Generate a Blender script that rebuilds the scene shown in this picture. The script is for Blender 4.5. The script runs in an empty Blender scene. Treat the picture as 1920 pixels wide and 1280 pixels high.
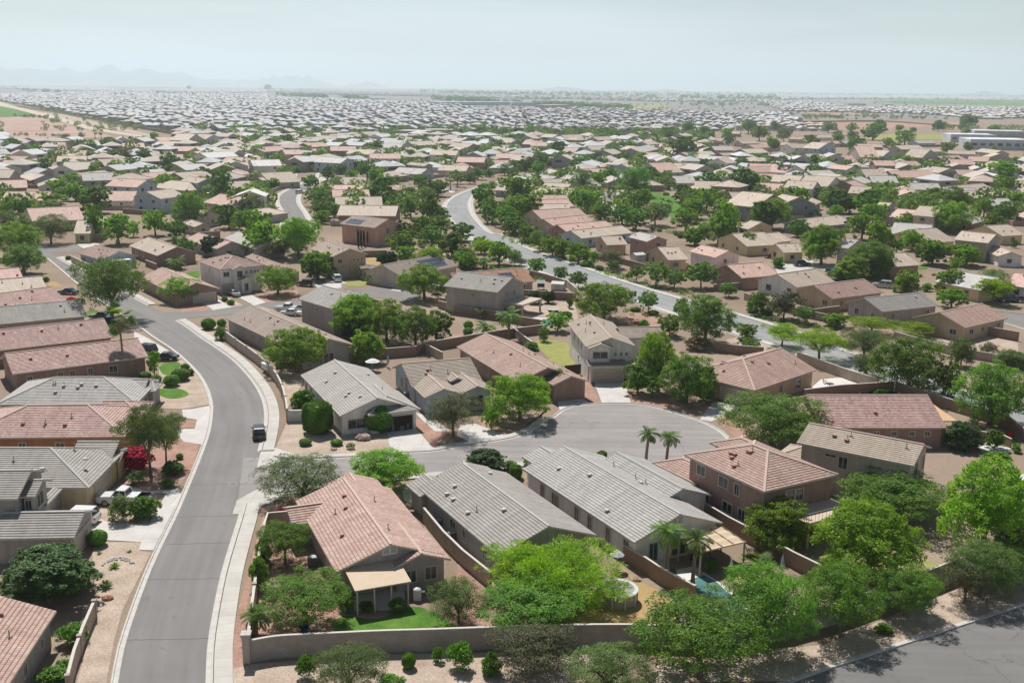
import bpy, math, random
import numpy as np
from mathutils import Matrix, Vector
R_ = math.radians
rng = random.Random(7)
SC = bpy.context.scene
COL = SC.collection

# ---------------------------------------------------------------- survey: photo measurements -> ground metres
CAM_H, FPX, HOR, ROLL = 47.0, 2000.0, 477.0, 0.011
PITCH = math.atan2(HOR, FPX)
S1_, S2_ = 690/1920, 500/1920
TILES = {'F': (0, 0, 1),
 'A1': (0, 820, S1_), 'A2': (420, 820, S1_), 'A3': (820, 820, S1_), 'A4': (1230, 820, S1_),
 'B1': (0, 420, S1_), 'B2': (420, 420, S1_), 'B3': (820, 420, S1_), 'B4': (1230, 420, S1_),
 'C1': (0, 220, S2_), 'C2': (480, 220, S2_), 'C3': (960, 220, S2_), 'C4': (1420, 220, S2_),
 'E1': (0, 100, S2_), 'E2': (480, 100, S2_), 'E3': (960, 100, S2_), 'E4': (1420, 100, S2_),
 'D1': (780, 860, 300/1920), 'D2': (1200, 800, 300/1920), 'D3': (1460, 760, 330/1920), 'D4': (970, 820, 450/1920),
 'D5': (440, 1080, 360/1920), 'D6': (340, 440, 300/1920), 'D8': (800, 480, 300/1920),
 'Z1': (700, 640, .125), 'Z2': (540, 660, 180/1280), 'Z3': (1040, 580, .125), 'Z4': (0, 840, .15625), 'Z5': (0, 680, .15625), 'Z6': (1180, 960, .15625)}
def full(t, x, y):
    a = TILES[t]
    return a[0] + x*a[2], a[1] + y*a[2]
def W(t, x, y, h=0.0):
    """ground (or height h) point surveyed from the photograph"""
    if t == 'XY': return Vector((x, y, h))
    px, py = full(t, x, y)
    u, v = px - 960, py - 640
    c, s = math.cos(ROLL), math.sin(ROLL)
    u, v = u*c + v*s, -u*s + v*c
    dy = FPX*math.cos(PITCH) - v*math.sin(PITCH)
    dz = -FPX*math.sin(PITCH) - v*math.cos(PITCH)
    if dz > -0.9: dz = -0.9
    k = (CAM_H - h)/-dz
    return Vector((u*k, dy*k, h))
def px_m(t, x, y):
    """metres per tile pixel at that ground point"""
    p = W(t, x, y)
    zc = p.y*math.cos(PITCH) + CAM_H*math.sin(PITCH)
    return zc/FPX*TILES[t][2]
def WL(t, pts, h=0.0):
    return [W(t, pts[i], pts[i+1], h) for i in range(0, len(pts), 2)]

# ---------------------------------------------------------------- objects
def link(o, parent=None):
    COL.objects.link(o)
    if parent is not None: o.parent = parent
    return o
def tag(o, label=None, cat=None, group=None, kind=None):
    if label: o['label'] = label
    if cat: o['category'] = cat
    if group: o['group'] = group
    if kind: o['kind'] = kind
    return o
def empty(name, loc=(0, 0, 0), rz=0.0, scale=None):
    o = bpy.data.objects.new(name, None)
    o.empty_display_size = 0.5
    o.location = loc; o.rotation_euler = (0, 0, rz)
    if scale: o.scale = scale
    return link(o)
def inst(name, me, parent=None, loc=(0, 0, 0), rz=0.0, scale=None):
    o = bpy.data.objects.new(name, me)
    o.location = loc; o.rotation_euler = (0, 0, rz)
    if scale: o.scale = scale
    return link(o, parent)

class MB:
    def __init__(s): s.v = []; s.f = []; s.m = []; s.uv = []
    def face(s, pts, m=0, uv=None):
        n = len(s.v); s.v.extend([tuple(p) for p in pts]); s.f.append(tuple(range(n, n+len(pts)))); s.m.append(m)
        s.uv.append(uv if uv else [(p[0], p[1]) for p in pts])
    def box(s, c, d, m=0, rz=0.0, taper=1.0):
        cx, cy, cz = c; a, b, h = d[0]/2, d[1]/2, d[2]/2
        P = []
        co, si = math.cos(rz), math.sin(rz)
        for z, k in ((-h, 1), (h, taper)):
            for x, y in ((-a, -b), (a, -b), (a, b), (-a, b)):
                x *= k; y *= k
                P.append((cx + x*co - y*si, cy + x*si + y*co, cz + z))
        for q in ((3, 2, 1, 0), (4, 5, 6, 7), (0, 1, 5, 4), (1, 2, 6, 5), (2, 3, 7, 6), (3, 0, 4, 7)):
            s.face([P[i] for i in q], m)
    def bar(s, p, q, w, h=None, m=0):
        h = h or w
        p, q = Vector(p), Vector(q); d = (q-p)
        if d.length < 1e-6: return
        d.normalize()
        up = Vector((0, 0, 1)) if abs(d.z) < .95 else Vector((0, 1, 0))
        r = d.cross(up).normalized()*(w/2); t = r.cross(d).normalized()*(h/2)
        A = [p-r-t, p+r-t, p+r+t, p-r+t]; B = [q-r-t, q+r-t, q+r+t, q-r+t]
        for i in range(4):
            j = (i+1) % 4; s.face([A[j], A[i], B[i], B[j]], m)
        s.face(A, m); s.face(B[::-1], m)
    def tube(s, pts, rad, n=7, m=0, cap=True):
        rings = []
        for i, p in enumerate(pts):
            p = Vector(p)
            a = Vector(pts[max(i-1, 0)]); b = Vector(pts[min(i+1, len(pts)-1)])
            d = (b-a).normalized()
            up = Vector((0, 0, 1)) if abs(d.z) < .9 else Vector((0, 1, 0))
            x = d.cross(up).normalized(); y = x.cross(d)
            r = rad[i] if isinstance(rad, (list, tuple)) else rad
            rings.append([p + x*math.cos(6.2832*k/n)*r + y*math.sin(6.2832*k/n)*r for k in range(n)])
        for i in range(len(rings)-1):
            for k in range(n):
                j = (k+1) % n
                s.face([rings[i][k], rings[i][j], rings[i+1][j], rings[i+1][k]], m)
        if cap:
            s.face(rings[0], m); s.face(rings[-1][::-1], m)
    def lathe(s, prof, n=16, c=(0, 0, 0), m=0, sx=1, sy=1):
        rings = [[(c[0]+r*sx*math.cos(6.2832*k/n), c[1]+r*sy*math.sin(6.2832*k/n), c[2]+z) for k in range(n)] for r, z in prof]
        for i in range(len(rings)-1):
            for k in range(n):
                j = (k+1) % n
                s.face([rings[i][k], rings[i][j], rings[i+1][j], rings[i+1][k]], m)
        if prof[-1][0] > 1e-4: s.face(rings[-1], m)
    def mesh(s, name, mats, smooth=False):
        me = bpy.data.meshes.new(name)
        me.from_pydata(s.v, [], s.f)
        for m in (mats if isinstance(mats, (list, tuple)) else [mats]): me.materials.append(m)
        me.polygons.foreach_set('material_index', s.m)
        l = me.uv_layers.new(name='UVMap')
        l.data.foreach_set('uv', [c for f in s.uv for p in f for c in p])
        if smooth: me.polygons.foreach_set('use_smooth', [True]*len(s.f))
        me.update()
        return me
    def obj(s, name, mats, parent=None, smooth=False, loc=(0, 0, 0), rz=0.0):
        return inst(name, s.mesh(name, mats, smooth), parent, loc, rz)

# ---------------------------------------------------------------- materials
MATS = {}
class NT:
    def __init__(s, name):
        s.mat = bpy.data.materials.new(name); s.mat.use_nodes = True
        s.n = s.mat.node_tree.nodes; s.l = s.mat.node_tree.links
        s.b = s.n['Principled BSDF']; s.out = s.n['Material Output']
    def add(s, t, **kw):
        n = s.n.new(t)
        for k, v in kw.items():
            if k.startswith('i_'):
                key = k[2:]
                n.inputs[int(key) if key.isdigit() else key.replace('_', ' ')].default_value = v
            else: setattr(n, k, v)
        return n
    def math(s, op, a, b=None, c=None):
        n = s.add('ShaderNodeMath', operation=op)
        for i, q in enumerate((a, b, c)):
            if q is None: continue
            if isinstance(q, (int, float)): n.inputs[i].default_value = q
            else: s.l.new(q, n.inputs[i])
        return n.outputs[0]
    def noise(s, vec, scale, detail=3, rough=.55):
        n = s.add('ShaderNodeTexNoise'); n.inputs['Scale'].default_value = scale
        n.inputs['Detail'].default_value = detail; n.inputs['Roughness'].default_value = rough
        if vec is not None: s.l.new(vec, n.inputs['Vector'])
        return n.outputs[0]
    def ramp(s, fac, stops):
        n = s.add('ShaderNodeValToRGB'); e = n.color_ramp.elements
        while len(e) < len(stops): e.new(.5)
        for k, (p, c) in zip(e, stops):
            k.position = p; k.color = (*c, 1)
        s.l.new(fac, n.inputs[0]); return n.outputs[0]
    def mix(s, fac, a, b, mode='MIX'):
        n = s.add('ShaderNodeMix', data_type='RGBA', blend_type=mode)
        for i, q in ((0, fac), (6, a), (7, b)):
            if isinstance(q, (int, float)): n.inputs[i].default_value = q
            elif isinstance(q, tuple): n.inputs[i].default_value = (*q, 1)
            else: s.l.new(q, n.inputs[i])
        return n.outputs[2]
    def bump(s, h, strength=.5, dist=.02):
        n = s.add('ShaderNodeBump'); n.inputs['Strength'].default_value = strength; n.inputs['Distance'].default_value = dist
        s.l.new(h, n.inputs['Height']); s.l.new(n.outputs[0], s.b.inputs['Normal'])
    def base(s, c):
        if isinstance(c, tuple): s.b.inputs['Base Color'].default_value = (*c, 1)
        else: s.l.new(c, s.b.inputs['Base Color'])
    def rough(s, r, spec=.3):
        s.b.inputs['Roughness'].default_value = r; s.b.inputs['Specular IOR Level'].default_value = spec
def sc(c, k): return tuple(min(.95, x*k) for x in c)

def m_plain(name, col, rough=.7, metal=0.0, spec=.3, var=.12, scale=6.0):
    if name in MATS: return MATS[name]
    t = NT(name); co = t.add('ShaderNodeTexCoord').outputs['Object']
    n = t.noise(co, scale, 4)
    t.base(t.ramp(n, [(.3, sc(col, 1-var)), (.7, sc(col, 1+var))])); t.rough(rough, spec)
    t.b.inputs['Metallic'].default_value = metal
    MATS[name] = t.mat; return t.mat
def m_stucco(name, col):
    if name in MATS: return MATS[name]
    t = NT(name); co = t.add('ShaderNodeTexCoord').outputs['Object']
    n1 = t.noise(co, .35, 4); n2 = t.noise(co, 14, 3)
    f = t.math('ADD', t.math('MULTIPLY', n1, .75), t.math('MULTIPLY', n2, .25))
    c = t.ramp(f, [(.3, sc(col, .86)), (.7, sc(col, 1.1))])
    mp = t.add('ShaderNodeMapping'); mp.inputs['Scale'].default_value = (1.6, 1.6, .12); t.l.new(co, mp.inputs['Vector'])
    c = t.mix(1.0, c, t.ramp(t.noise(mp.outputs[0], 1.0, 4, .65), [(.32, (.82, .80, .78)), (.58, (1, 1, 1))]), 'MULTIPLY')
    t.base(c); t.rough(.9, .15)
    t.bump(t.noise(co, 40, 2), .25, .02)
    MATS[name] = t.mat; return t.mat
def m_block(name, col):
    """painted concrete block wall: courses follow UV (metres)"""
    if name in MATS: return MATS[name]
    t = NT(name); uv = t.add('ShaderNodeUVMap').outputs[0]
    br = t.add('ShaderNodeTexBrick', offset=.5); br.inputs['Scale'].default_value = 1
    br.inputs['Brick Width'].default_value = .4; br.inputs['Row Height'].default_value = .2
    br.inputs['Mortar Size'].default_value = .012; br.inputs['Mortar Smooth'].default_value = .4
    br.inputs['Color1'].default_value = (*sc(col, .93), 1); br.inputs['Color2'].default_value = (*sc(col, 1.06), 1)
    br.inputs['Mortar'].default_value = (*sc(col, .78), 1)
    t.l.new(uv, br.inputs['Vector'])
    n = t.noise(uv, .6, 4)
    c = t.mix(1.0, br.outputs[0], t.ramp(n, [(.3, (.82, .8, .78)), (.7, (1, 1, 1))]), 'MULTIPLY')
    t.base(c); t.rough(.92, .15)
    MATS[name] = t.mat; return t.mat
def m_roof(name, c1, c2, c3, kind):
    """tiles from UV in metres: u along the eave, v up the slope; kind s = barrel tile, f = flat tile, far = no relief"""
    key = name
    if key in MATS: return MATS[key]
    t = NT(name); uv = t.add('ShaderNodeUVMap').outputs[0]
    sx = t.add('ShaderNodeSeparateXYZ'); t.l.new(uv, sx.inputs[0])
    row = t.math('FLOOR', t.math('DIVIDE', sx.outputs[1], .37))
    off = t.math('MULTIPLY', t.math('MODULO', row, 2.0), .5)
    uu = t.math('ADD', t.math('DIVIDE', sx.outputs[0], .31), off)
    cb = t.add('ShaderNodeCombineXYZ'); t.l.new(t.math('FLOOR', uu), cb.inputs[0]); t.l.new(row, cb.inputs[1])
    oi = t.add('ShaderNodeObjectInfo'); t.l.new(oi.outputs['Random'], cb.inputs[2])
    wn = t.add('ShaderNodeTexWhiteNoise'); t.l.new(cb.outputs[0], wn.inputs[0])
    c = t.ramp(wn.outputs['Value'], [(.0, c2), (.35, c1), (.7, c1), (1, c3)])
    if kind != 'far':
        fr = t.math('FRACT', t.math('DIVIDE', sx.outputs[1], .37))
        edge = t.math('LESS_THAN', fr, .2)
        c = t.mix(edge, c, t.mix(.48, c, (.12, .09, .075)))        # shadow line under each course's butt, painted into the tile colour
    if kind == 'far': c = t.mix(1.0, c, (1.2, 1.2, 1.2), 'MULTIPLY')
    mp = t.add('ShaderNodeMapping'); mp.inputs['Scale'].default_value = (1.3, .14, 1); t.l.new(uv, mp.inputs['Vector'])
    c = t.mix(1.0, c, t.ramp(t.noise(mp.outputs[0], 1.0, 4, .6), [(.3, (.84, .83, .82)), (.6, (1.03, 1.03, 1.03))]), 'MULTIPLY')
    n = t.noise(uv, .25, 5)
    c = t.mix(1.0, c, t.ramp(n, [(.25, (.86, .85, .84)), (.6, (1, 1, 1)), (.8, (1.0, .98, .95))]), 'MULTIPLY')
    hv = t.add('ShaderNodeHueSaturation')
    t.l.new(t.math('ADD', .88, t.math('MULTIPLY', oi.outputs['Random'], .24)), hv.inputs['Value'])
    t.l.new(c, hv.inputs['Color'])
    t.base(hv.outputs[0]); t.rough(.72, .3)
    if kind == 's':
        h = t.math('ABSOLUTE', t.math('SINE', t.math('MULTIPLY', uu, math.pi)))
        t.bump(h, .55, .05)
    elif kind == 'f':
        fr2 = t.math('FRACT', uu)
        h = t.math('GREATER_THAN', fr2, .06)
        t.bump(h, .4, .012)
    MATS[key] = t.mat; return t.mat
def m_leaf(name, col, col2, trans=.35):
    if name in MATS: return MATS[name]
    t = NT(name)
    oi = t.add('ShaderNodeObjectInfo')
    at = t.add('ShaderNodeAttribute', attribute_name='tone')
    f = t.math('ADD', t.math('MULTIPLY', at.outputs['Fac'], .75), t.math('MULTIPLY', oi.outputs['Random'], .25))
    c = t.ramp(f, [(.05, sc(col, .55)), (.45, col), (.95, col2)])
    hv = t.add('ShaderNodeHueSaturation')
    t.l.new(t.math('ADD', .485, t.math('MULTIPLY', oi.outputs['Random'], .03)), hv.inputs['Hue'])
    t.l.new(t.math('ADD', .95, t.math('MULTIPLY', oi.outputs['Random'], .22)), hv.inputs['Value'])
    t.l.new(c, hv.inputs['Color'])
    t.base(hv.outputs[0]); t.rough(.55, .25)
    tr = t.add('ShaderNodeBsdfTranslucent'); t.l.new(t.mix(1.0, hv.outputs[0], (1.1, 1.05, .5), 'MULTIPLY'), tr.inputs[0])
    mx = t.add('ShaderNodeMixShader'); mx.inputs[0].default_value = trans
    t.l.new(t.b.outputs[0], mx.inputs[1]); t.l.new(tr.outputs[0], mx.inputs[2]); t.l.new(mx.outputs[0], t.out.inputs[0])
    MATS[name] = t.mat; return t.mat
def m_ground(name, stops, scale=.08, fine=6.0, rough=.95, bump=.3, speck=.25):
    if name in MATS: return MATS[name]
    t = NT(name); co = t.add('ShaderNodeNewGeometry').outputs['Position']
    n1 = t.noise(co, scale, 6, .6); n2 = t.noise(co, fine, 3, .7)
    f = t.math('ADD', t.math('MULTIPLY', n1, 1-speck), t.math('MULTIPLY', n2, speck))
    t.base(t.ramp(f, stops)); t.rough(rough, .15)
    if bump: t.bump(n2, bump, .03)
    MATS[name] = t.mat; return t.mat

ROOFC = {  # colour sets: main, dark tile, light tile
 'T': ((.45, .297, .24), (.39, .238, .187), (.51, .375, .31)), 'P': ((.53, .345, .30), (.44, .25, .21), (.60, .45, .39)),
 'O': ((.50, .25, .15), (.44, .2, .12), (.54, .31, .2)), 't': ((.42, .345, .27), (.385, .31, .235), (.46, .39, .31)),
 'b': ((.385, .30, .245), (.34, .26, .205), (.43, .345, .28)), 'g': ((.36, .335, .30), (.325, .30, .265), (.40, .375, .335)),
 'G': ((.42, .40, .37), (.37, .35, .32), (.47, .45, .42)), 'w': ((.56, .53, .49), (.48, .45, .42), (.62, .6, .56))}
RKIND = {'T': 's', 'P': 's', 'O': 's', 't': 'f', 'b': 's', 'g': 'f', 'G': 'f', 'w': 'f'}
RNAME = {'T': 'terracotta', 'P': 'pink clay', 'O': 'orange clay', 't': 'tan', 'b': 'brown', 'g': 'grey', 'G': 'pale grey', 'w': 'whitish'}
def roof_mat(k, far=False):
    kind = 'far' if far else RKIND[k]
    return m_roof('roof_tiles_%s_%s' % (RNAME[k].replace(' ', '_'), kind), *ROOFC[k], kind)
WALLC = {'be': (.56, .48, .40), 'wh': (.80, .77, .74), 'gy': (.41, .375, .34), 'br': (.36, .235, .185), 'pk': (.74, .61, .58),
 'pr': (.60, .36, .28), 'bl': (.45, .54, .60), 'ye': (.66, .53, .32), 'tn': (.52, .39, .27), 'rd': (.42, .20, .115), 'sl': (.24, .25, .27)}
WNAME = {'be': 'beige', 'wh': 'white', 'gy': 'grey', 'br': 'brown', 'pk': 'pale pink', 'pr': 'salmon', 'bl': 'pale blue', 'ye': 'yellow', 'tn': 'tan', 'rd': 'brick red', 'sl': 'slate grey'}
def wall_mat(k): return m_stucco('stucco_' + WNAME[k].replace(' ', '_'), WALLC[k])
M_TRIM = m_plain('painted_trim', (.55, .5, .44), .7)
M_WHITE = m_plain('white_paint', (.8, .79, .76), .55)
M_DARK = m_plain('dark_paint', (.05, .045, .04), .6)
M_CAP = m_plain('ridge_mortar', (.52, .40, .33), .85)
M_CAPG = m_plain('ridge_mortar_grey', (.45, .43, .40), .85)
M_VENT = m_plain('red_vent_paint', (.40, .20, .165), .6)
M_VENTG = m_plain('grey_vent_metal', (.50, .49, .47), .5)
M_PIPE = m_plain('vent_pipe_metal', (.25, .2, .18), .5)
def m_glass():
    t = NT('window_glass'); co = t.add('ShaderNodeTexCoord').outputs['Object']
    t.base(t.ramp(t.noise(co, .7, 2), [(.35, (.02, .025, .03)), (.7, (.09, .10, .10))])); t.rough(.08, .6)
    return t.mat
M_GLASS = m_glass()
def m_solar():
    t = NT('solar_cells'); uv = t.add('ShaderNodeUVMap').outputs[0]
    br = t.add('ShaderNodeTexBrick', offset=0); br.inputs['Brick Width'].default_value = 1; br.inputs['Row Height'].default_value = 1.65
    br.inputs['Scale'].default_value = 1; br.inputs['Mortar Size'].default_value = .03
    br.inputs['Color1'].default_value = (.02, .03, .06, 1); br.inputs['Color2'].default_value = (.025, .035, .07, 1); br.inputs['Mortar'].default_value = (.25, .26, .28, 1)
    t.l.new(uv, br.inputs['Vector']); t.base(br.outputs[0]); t.rough(.22, .5); return t.mat
M_SOLAR = m_solar()
# ---------------------------------------------------------------- houses
def roof_polys(x0, y0, x1, y1, z, s, kind):
    """slopes as polygons, first edge = the eave; returns polys, gable flags (l, r, n, f), ridge height, cap lines"""
    w, d = x1-x0, y1-y0
    if kind == 's':      # shed, high at the far side
        zr = z + d*s
        return [[(x0, y0, z), (x1, y0, z), (x1, y1, zr), (x0, y1, zr)]], '', zr, []
    if kind == 'sx':
        zr = z + w*s
        return [[(x1, y0, z), (x1, y1, z), (x0, y1, zr), (x0, y0, zr)]], '', zr, []
    if kind == 'p':
        ym = (y0+y1)/2; zr = z + d/2*s
        return [[(x0, y0, z), (x1, y0, z), (x1, ym, zr), (x0, ym, zr)], [(x1, y1, z), (x0, y1, z), (x0, ym, zr), (x1, ym, zr)]], 'lr', zr, [((x0, ym, zr), (x1, ym, zr))]
    if kind == 'g':
        xm = (x0+x1)/2; zr = z + w/2*s
        return [[(x1, y0, z), (x1, y1, z), (xm, y1, zr), (xm, y0, zr)], [(x0, y1, z), (x0, y0, z), (xm, y0, zr), (xm, y1, zr)]], 'nf', zr, [((xm, y0, zr), (xm, y1, zr))]
    if kind in ('h', 'hl', 'hr'):
        if w >= d or kind in ('hl', 'hr'):
            h = min(d/2, w/2.02); ym = (y0+y1)/2; zr = z + d/2*s
            a = x0 + (h if kind != 'hr' else 0); b = x1 - (h if kind != 'hl' else 0)
            P = [[(x0, y0, z), (x1, y0, z), (b, ym, zr), (a, ym, zr)], [(x1, y1, z), (x0, y1, z), (a, ym, zr), (b, ym, zr)]]
            L = [((a, ym, zr), (b, ym, zr))]
            if kind != 'hr':
                P.append([(x0, y1, z), (x0, y0, z), (a, ym, zr)]); L += [((x0, y0, z), (a, ym, zr)), ((x0, y1, z), (a, ym, zr))]
            if kind != 'hl':
                P.append([(x1, y0, z), (x1, y1, z), (b, ym, zr)]); L += [((x1, y0, z), (b, ym, zr)), ((x1, y1, z), (b, ym, zr))]
            return P, {'h': '', 'hl': 'r', 'hr': 'l'}[kind], zr, L
        h = w/2; xm = (x0+x1)/2; zr = z + w/2*s; a, b = y0+h, y1-h
        P = [[(x1, y0, z), (x1, y1, z), (xm, b, zr), (xm, a, zr)], [(x0, y1, z), (x0, y0, z), (xm, a, zr), (xm, b, zr)],
             [(x0, y0, z), (x1, y0, z), (xm, a, zr)], [(x1, y1, z), (x0, y1, z), (xm, b, zr)]]
        L = [((xm, a, zr), (xm, b, zr))] + [(q, (xm, a, zr)) for q in ((x0, y0, z), (x1, y0, z))] + [(q, (xm, b, zr)) for q in ((x0, y1, z), (x1, y1, z))]
        return P, '', zr, L
def clip_v(poly, lo, hi):
    for sgn, lim in ((1, lo), (-1, hi)):
        out = []
        for i, a in enumerate(poly):
            b = poly[(i+1) % len(poly)]
            fa, fb = sgn*(a[1]-lim), sgn*(b[1]-lim)
            if fa >= 0: out.append(a)
            if fa*fb < 0:
                k = fa/(fa-fb); out.append((a[0]+(b[0]-a[0])*k, a[1]+(b[1]-a[1])*k))
        poly = out
        if len(poly) < 3: return []
    return poly
def add_slope(mb, P, det, kind, sides):
    """one roof slope: courses of tiles on top (det), soffit under, fascia along its free edges"""
    P = [Vector(p) for p in P]
    o = P[0]; e = (P[1]-P[0]).normalized()
    n = (P[1]-P[0]).cross(P[-1]-P[0]).normalized(); vdir = n.cross(e)
    q = [((p-o).dot(e), (p-o).dot(vdir)) for p in P]
    uo = o.x*1.7 + o.y*.9
    if det >= 2:
        vm = max(b for a, b in q); k = 0; st = .37
        while k*st < vm - 1e-4:
            lo, hi = k*st, min(vm, (k+1)*st)
            c = clip_v(q, lo, hi)
            if c:
                pts = [o + e*a + vdir*b + n*(.045*(1-(b-lo)/st)+.004) for a, b in c]
                mb.face(pts, 0, [(a+uo, b) for a, b in c])
                low = [(a, b) for a, b in c if abs(b-lo) < 1e-4]
                if len(low) == 2:
                    (a0, b0), (a1, b1) = sorted(low)
                    if a1-a0 > .05:
                        A = o + e*a0 + vdir*b0; B = o + e*a1 + vdir*b1
                        mb.face([A-n*.0, B-n*.0, B+n*.049, A+n*.049], 0, [(a0+uo, b0+.01), (a1+uo, b0+.01), (a1+uo, b0+.02), (a0+uo, b0+.02)])
            k += 1
    else:
        mb.face(P, 0, [(a+uo, b) for a, b in q])
    t = Vector((0, 0, -.16))
    D = [p+t for p in P]
    mb.face(D[::-1], 2)
    for i in sides:
        j = (i+1) % len(P)
        mb.face([D[i], D[j], P[j]+n*.02, P[i]+n*.02], 2)
def wall_quad(mb, a, b, z0, z1, peak=None):
    a, b = Vector((*a, 0)), Vector((*b, 0))
    pts = [(a.x, a.y, z0), (b.x, b.y, z0), (b.x, b.y, z1)]
    if peak is not None: pts.append(((a.x+b.x)/2, (a.y+b.y)/2, peak))
    pts.append((a.x, a.y, z1))
    mb.face(pts, 0)
YARDS = []
HOUSES = []       # (key, empty, L, D, info)
_win = {}
def window_mesh(w, h):
    k = (round(w, 2), round(h, 2))
    if k not in _win:
        f = MB(); t = .11
        for c, d in (((0, -.03, h/2-t/2), (w, .09, t)), ((0, -.04, -h/2+t/2), (w+.12, .12, t)), ((-w/2+t/2, -.03, 0), (t, .09, h-2*t)), ((w/2-t/2, -.03, 0), (t, .09, h-2*t)), ((0, -.02, 0), (.06, .05, h-2*t))):
            f.box(c, d)
        p = MB(); p.face([(-w/2+.05, -.012, -h/2+.05), (w/2-.05, -.012, -h/2+.05), (w/2-.05, -.012, h/2-.05), (-w/2+.05, -.012, h/2-.05)])
        b = MB()
        b.face([(-w/2, -.03, -h/2), (w/2, -.03, -h/2), (w/2, -.03, h/2), (-w/2, -.03, h/2)], 0)
        for c, d in (((0, -.05, h/2), (w+.1, .1, .1)), ((0, -.05, -h/2), (w+.1, .1, .1)), ((-w/2, -.05, 0), (.1, .1, h)), ((w/2, -.05, 0), (.1, .1, h))): b.box(c, d, 1)
        _win[k] = (f.mesh('window_frame', M_TRIM), p.mesh('window_pane', M_GLASS), b.mesh('window', [M_GLASS, M_TRIM]))
    return _win[k]
def garage_mesh(w, h=2.15):
    k = ('g', round(w, 1))
    if k not in _win:
        b = MB()
        for i in range(4): b.box((0, -.05, h*(i+.5)/4), (w, .06, h/4-.03), 0)
        b.box((0, -.025, h/2), (w, .04, h), 1)
        b.box((0, -.06, h+.07), (w+.3, .12, .14), 2); b.box((-w/2-.08, -.06, h/2), (.14, .12, h), 2); b.box((w/2+.08, -.06, h/2), (.14, .12, h), 2)
        _win[k] = b.mesh('garage_door', [m_plain('garage_paint', (.5, .42, .34), .6), M_DARK, M_TRIM])
    return _win[k]
_vb = MB(); _vb.box((0, 0, .1), (.42, .38, .2), 0, taper=.8); _vb.box((0, -.04, .2), (.48, .46, .05), 0)
VENT_R = _vb.mesh('roof_vent', M_VENT); VENT_G = VENT_R.copy(); VENT_G.materials[0] = M_VENTG
_vp = MB(); _vp.tube([(0, 0, -.1), (0, 0, .55)], .045, 7); _vp.tube([(0, 0, .55), (0, 0, .6)], .075, 7); _vp.box((0, 0, .02), (.35, .35, .05))
PIPE = _vp.mesh('vent_pipe', M_PIPE)
SUB_ROW = {}
def garage_open_mesh(w, h=2.15):
    k = ('go', round(w, 1))
    if k not in _win:
        b = MB(); b.face([(-w/2, -.03, 0), (w/2, -.03, 0), (w/2, -.03, h), (-w/2, -.03, h)], 0)  # flat near-black sheet, painted as the shade inside the open garage
        b.box((0, -.06, h+.07), (w+.3, .12, .14), 1); b.box((-w/2-.08, -.06, h/2), (.14, .12, h), 1); b.box((w/2+.08, -.06, h/2), (.14, .12, h), 1)
        for i, (x, z, s) in enumerate(((-.32, .4, .5), (-.1, .55, .35), (.18, .35, .6), (.36, .5, .3))): b.box((x*w, -.05, z), (s, .03, z*1.6), 2)
        _win[k] = b.mesh('garage_opening', [m_plain('garage_shade', (.02, .018, .016), .9), M_TRIM, m_plain('garage_clutter', (.2, .17, .14), .8, var=.5, scale=3)])
    return _win[k]
def place_on_wall(name, me, par, side, t, z, rect):
    x0, y0, x1, y1 = rect
    if side == 'n': loc, rz = (x0+(x1-x0)*t, y0, z), 0
    elif side == 'f': loc, rz = (x0+(x1-x0)*t, y1, z), math.pi
    elif side == 'l': loc, rz = (x0, y0+(y1-y0)*t, z), -math.pi/2
    else: loc, rz = (x1, y0+(y1-y0)*t, z), math.pi/2
    return inst(name, me, par, loc, rz)
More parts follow.
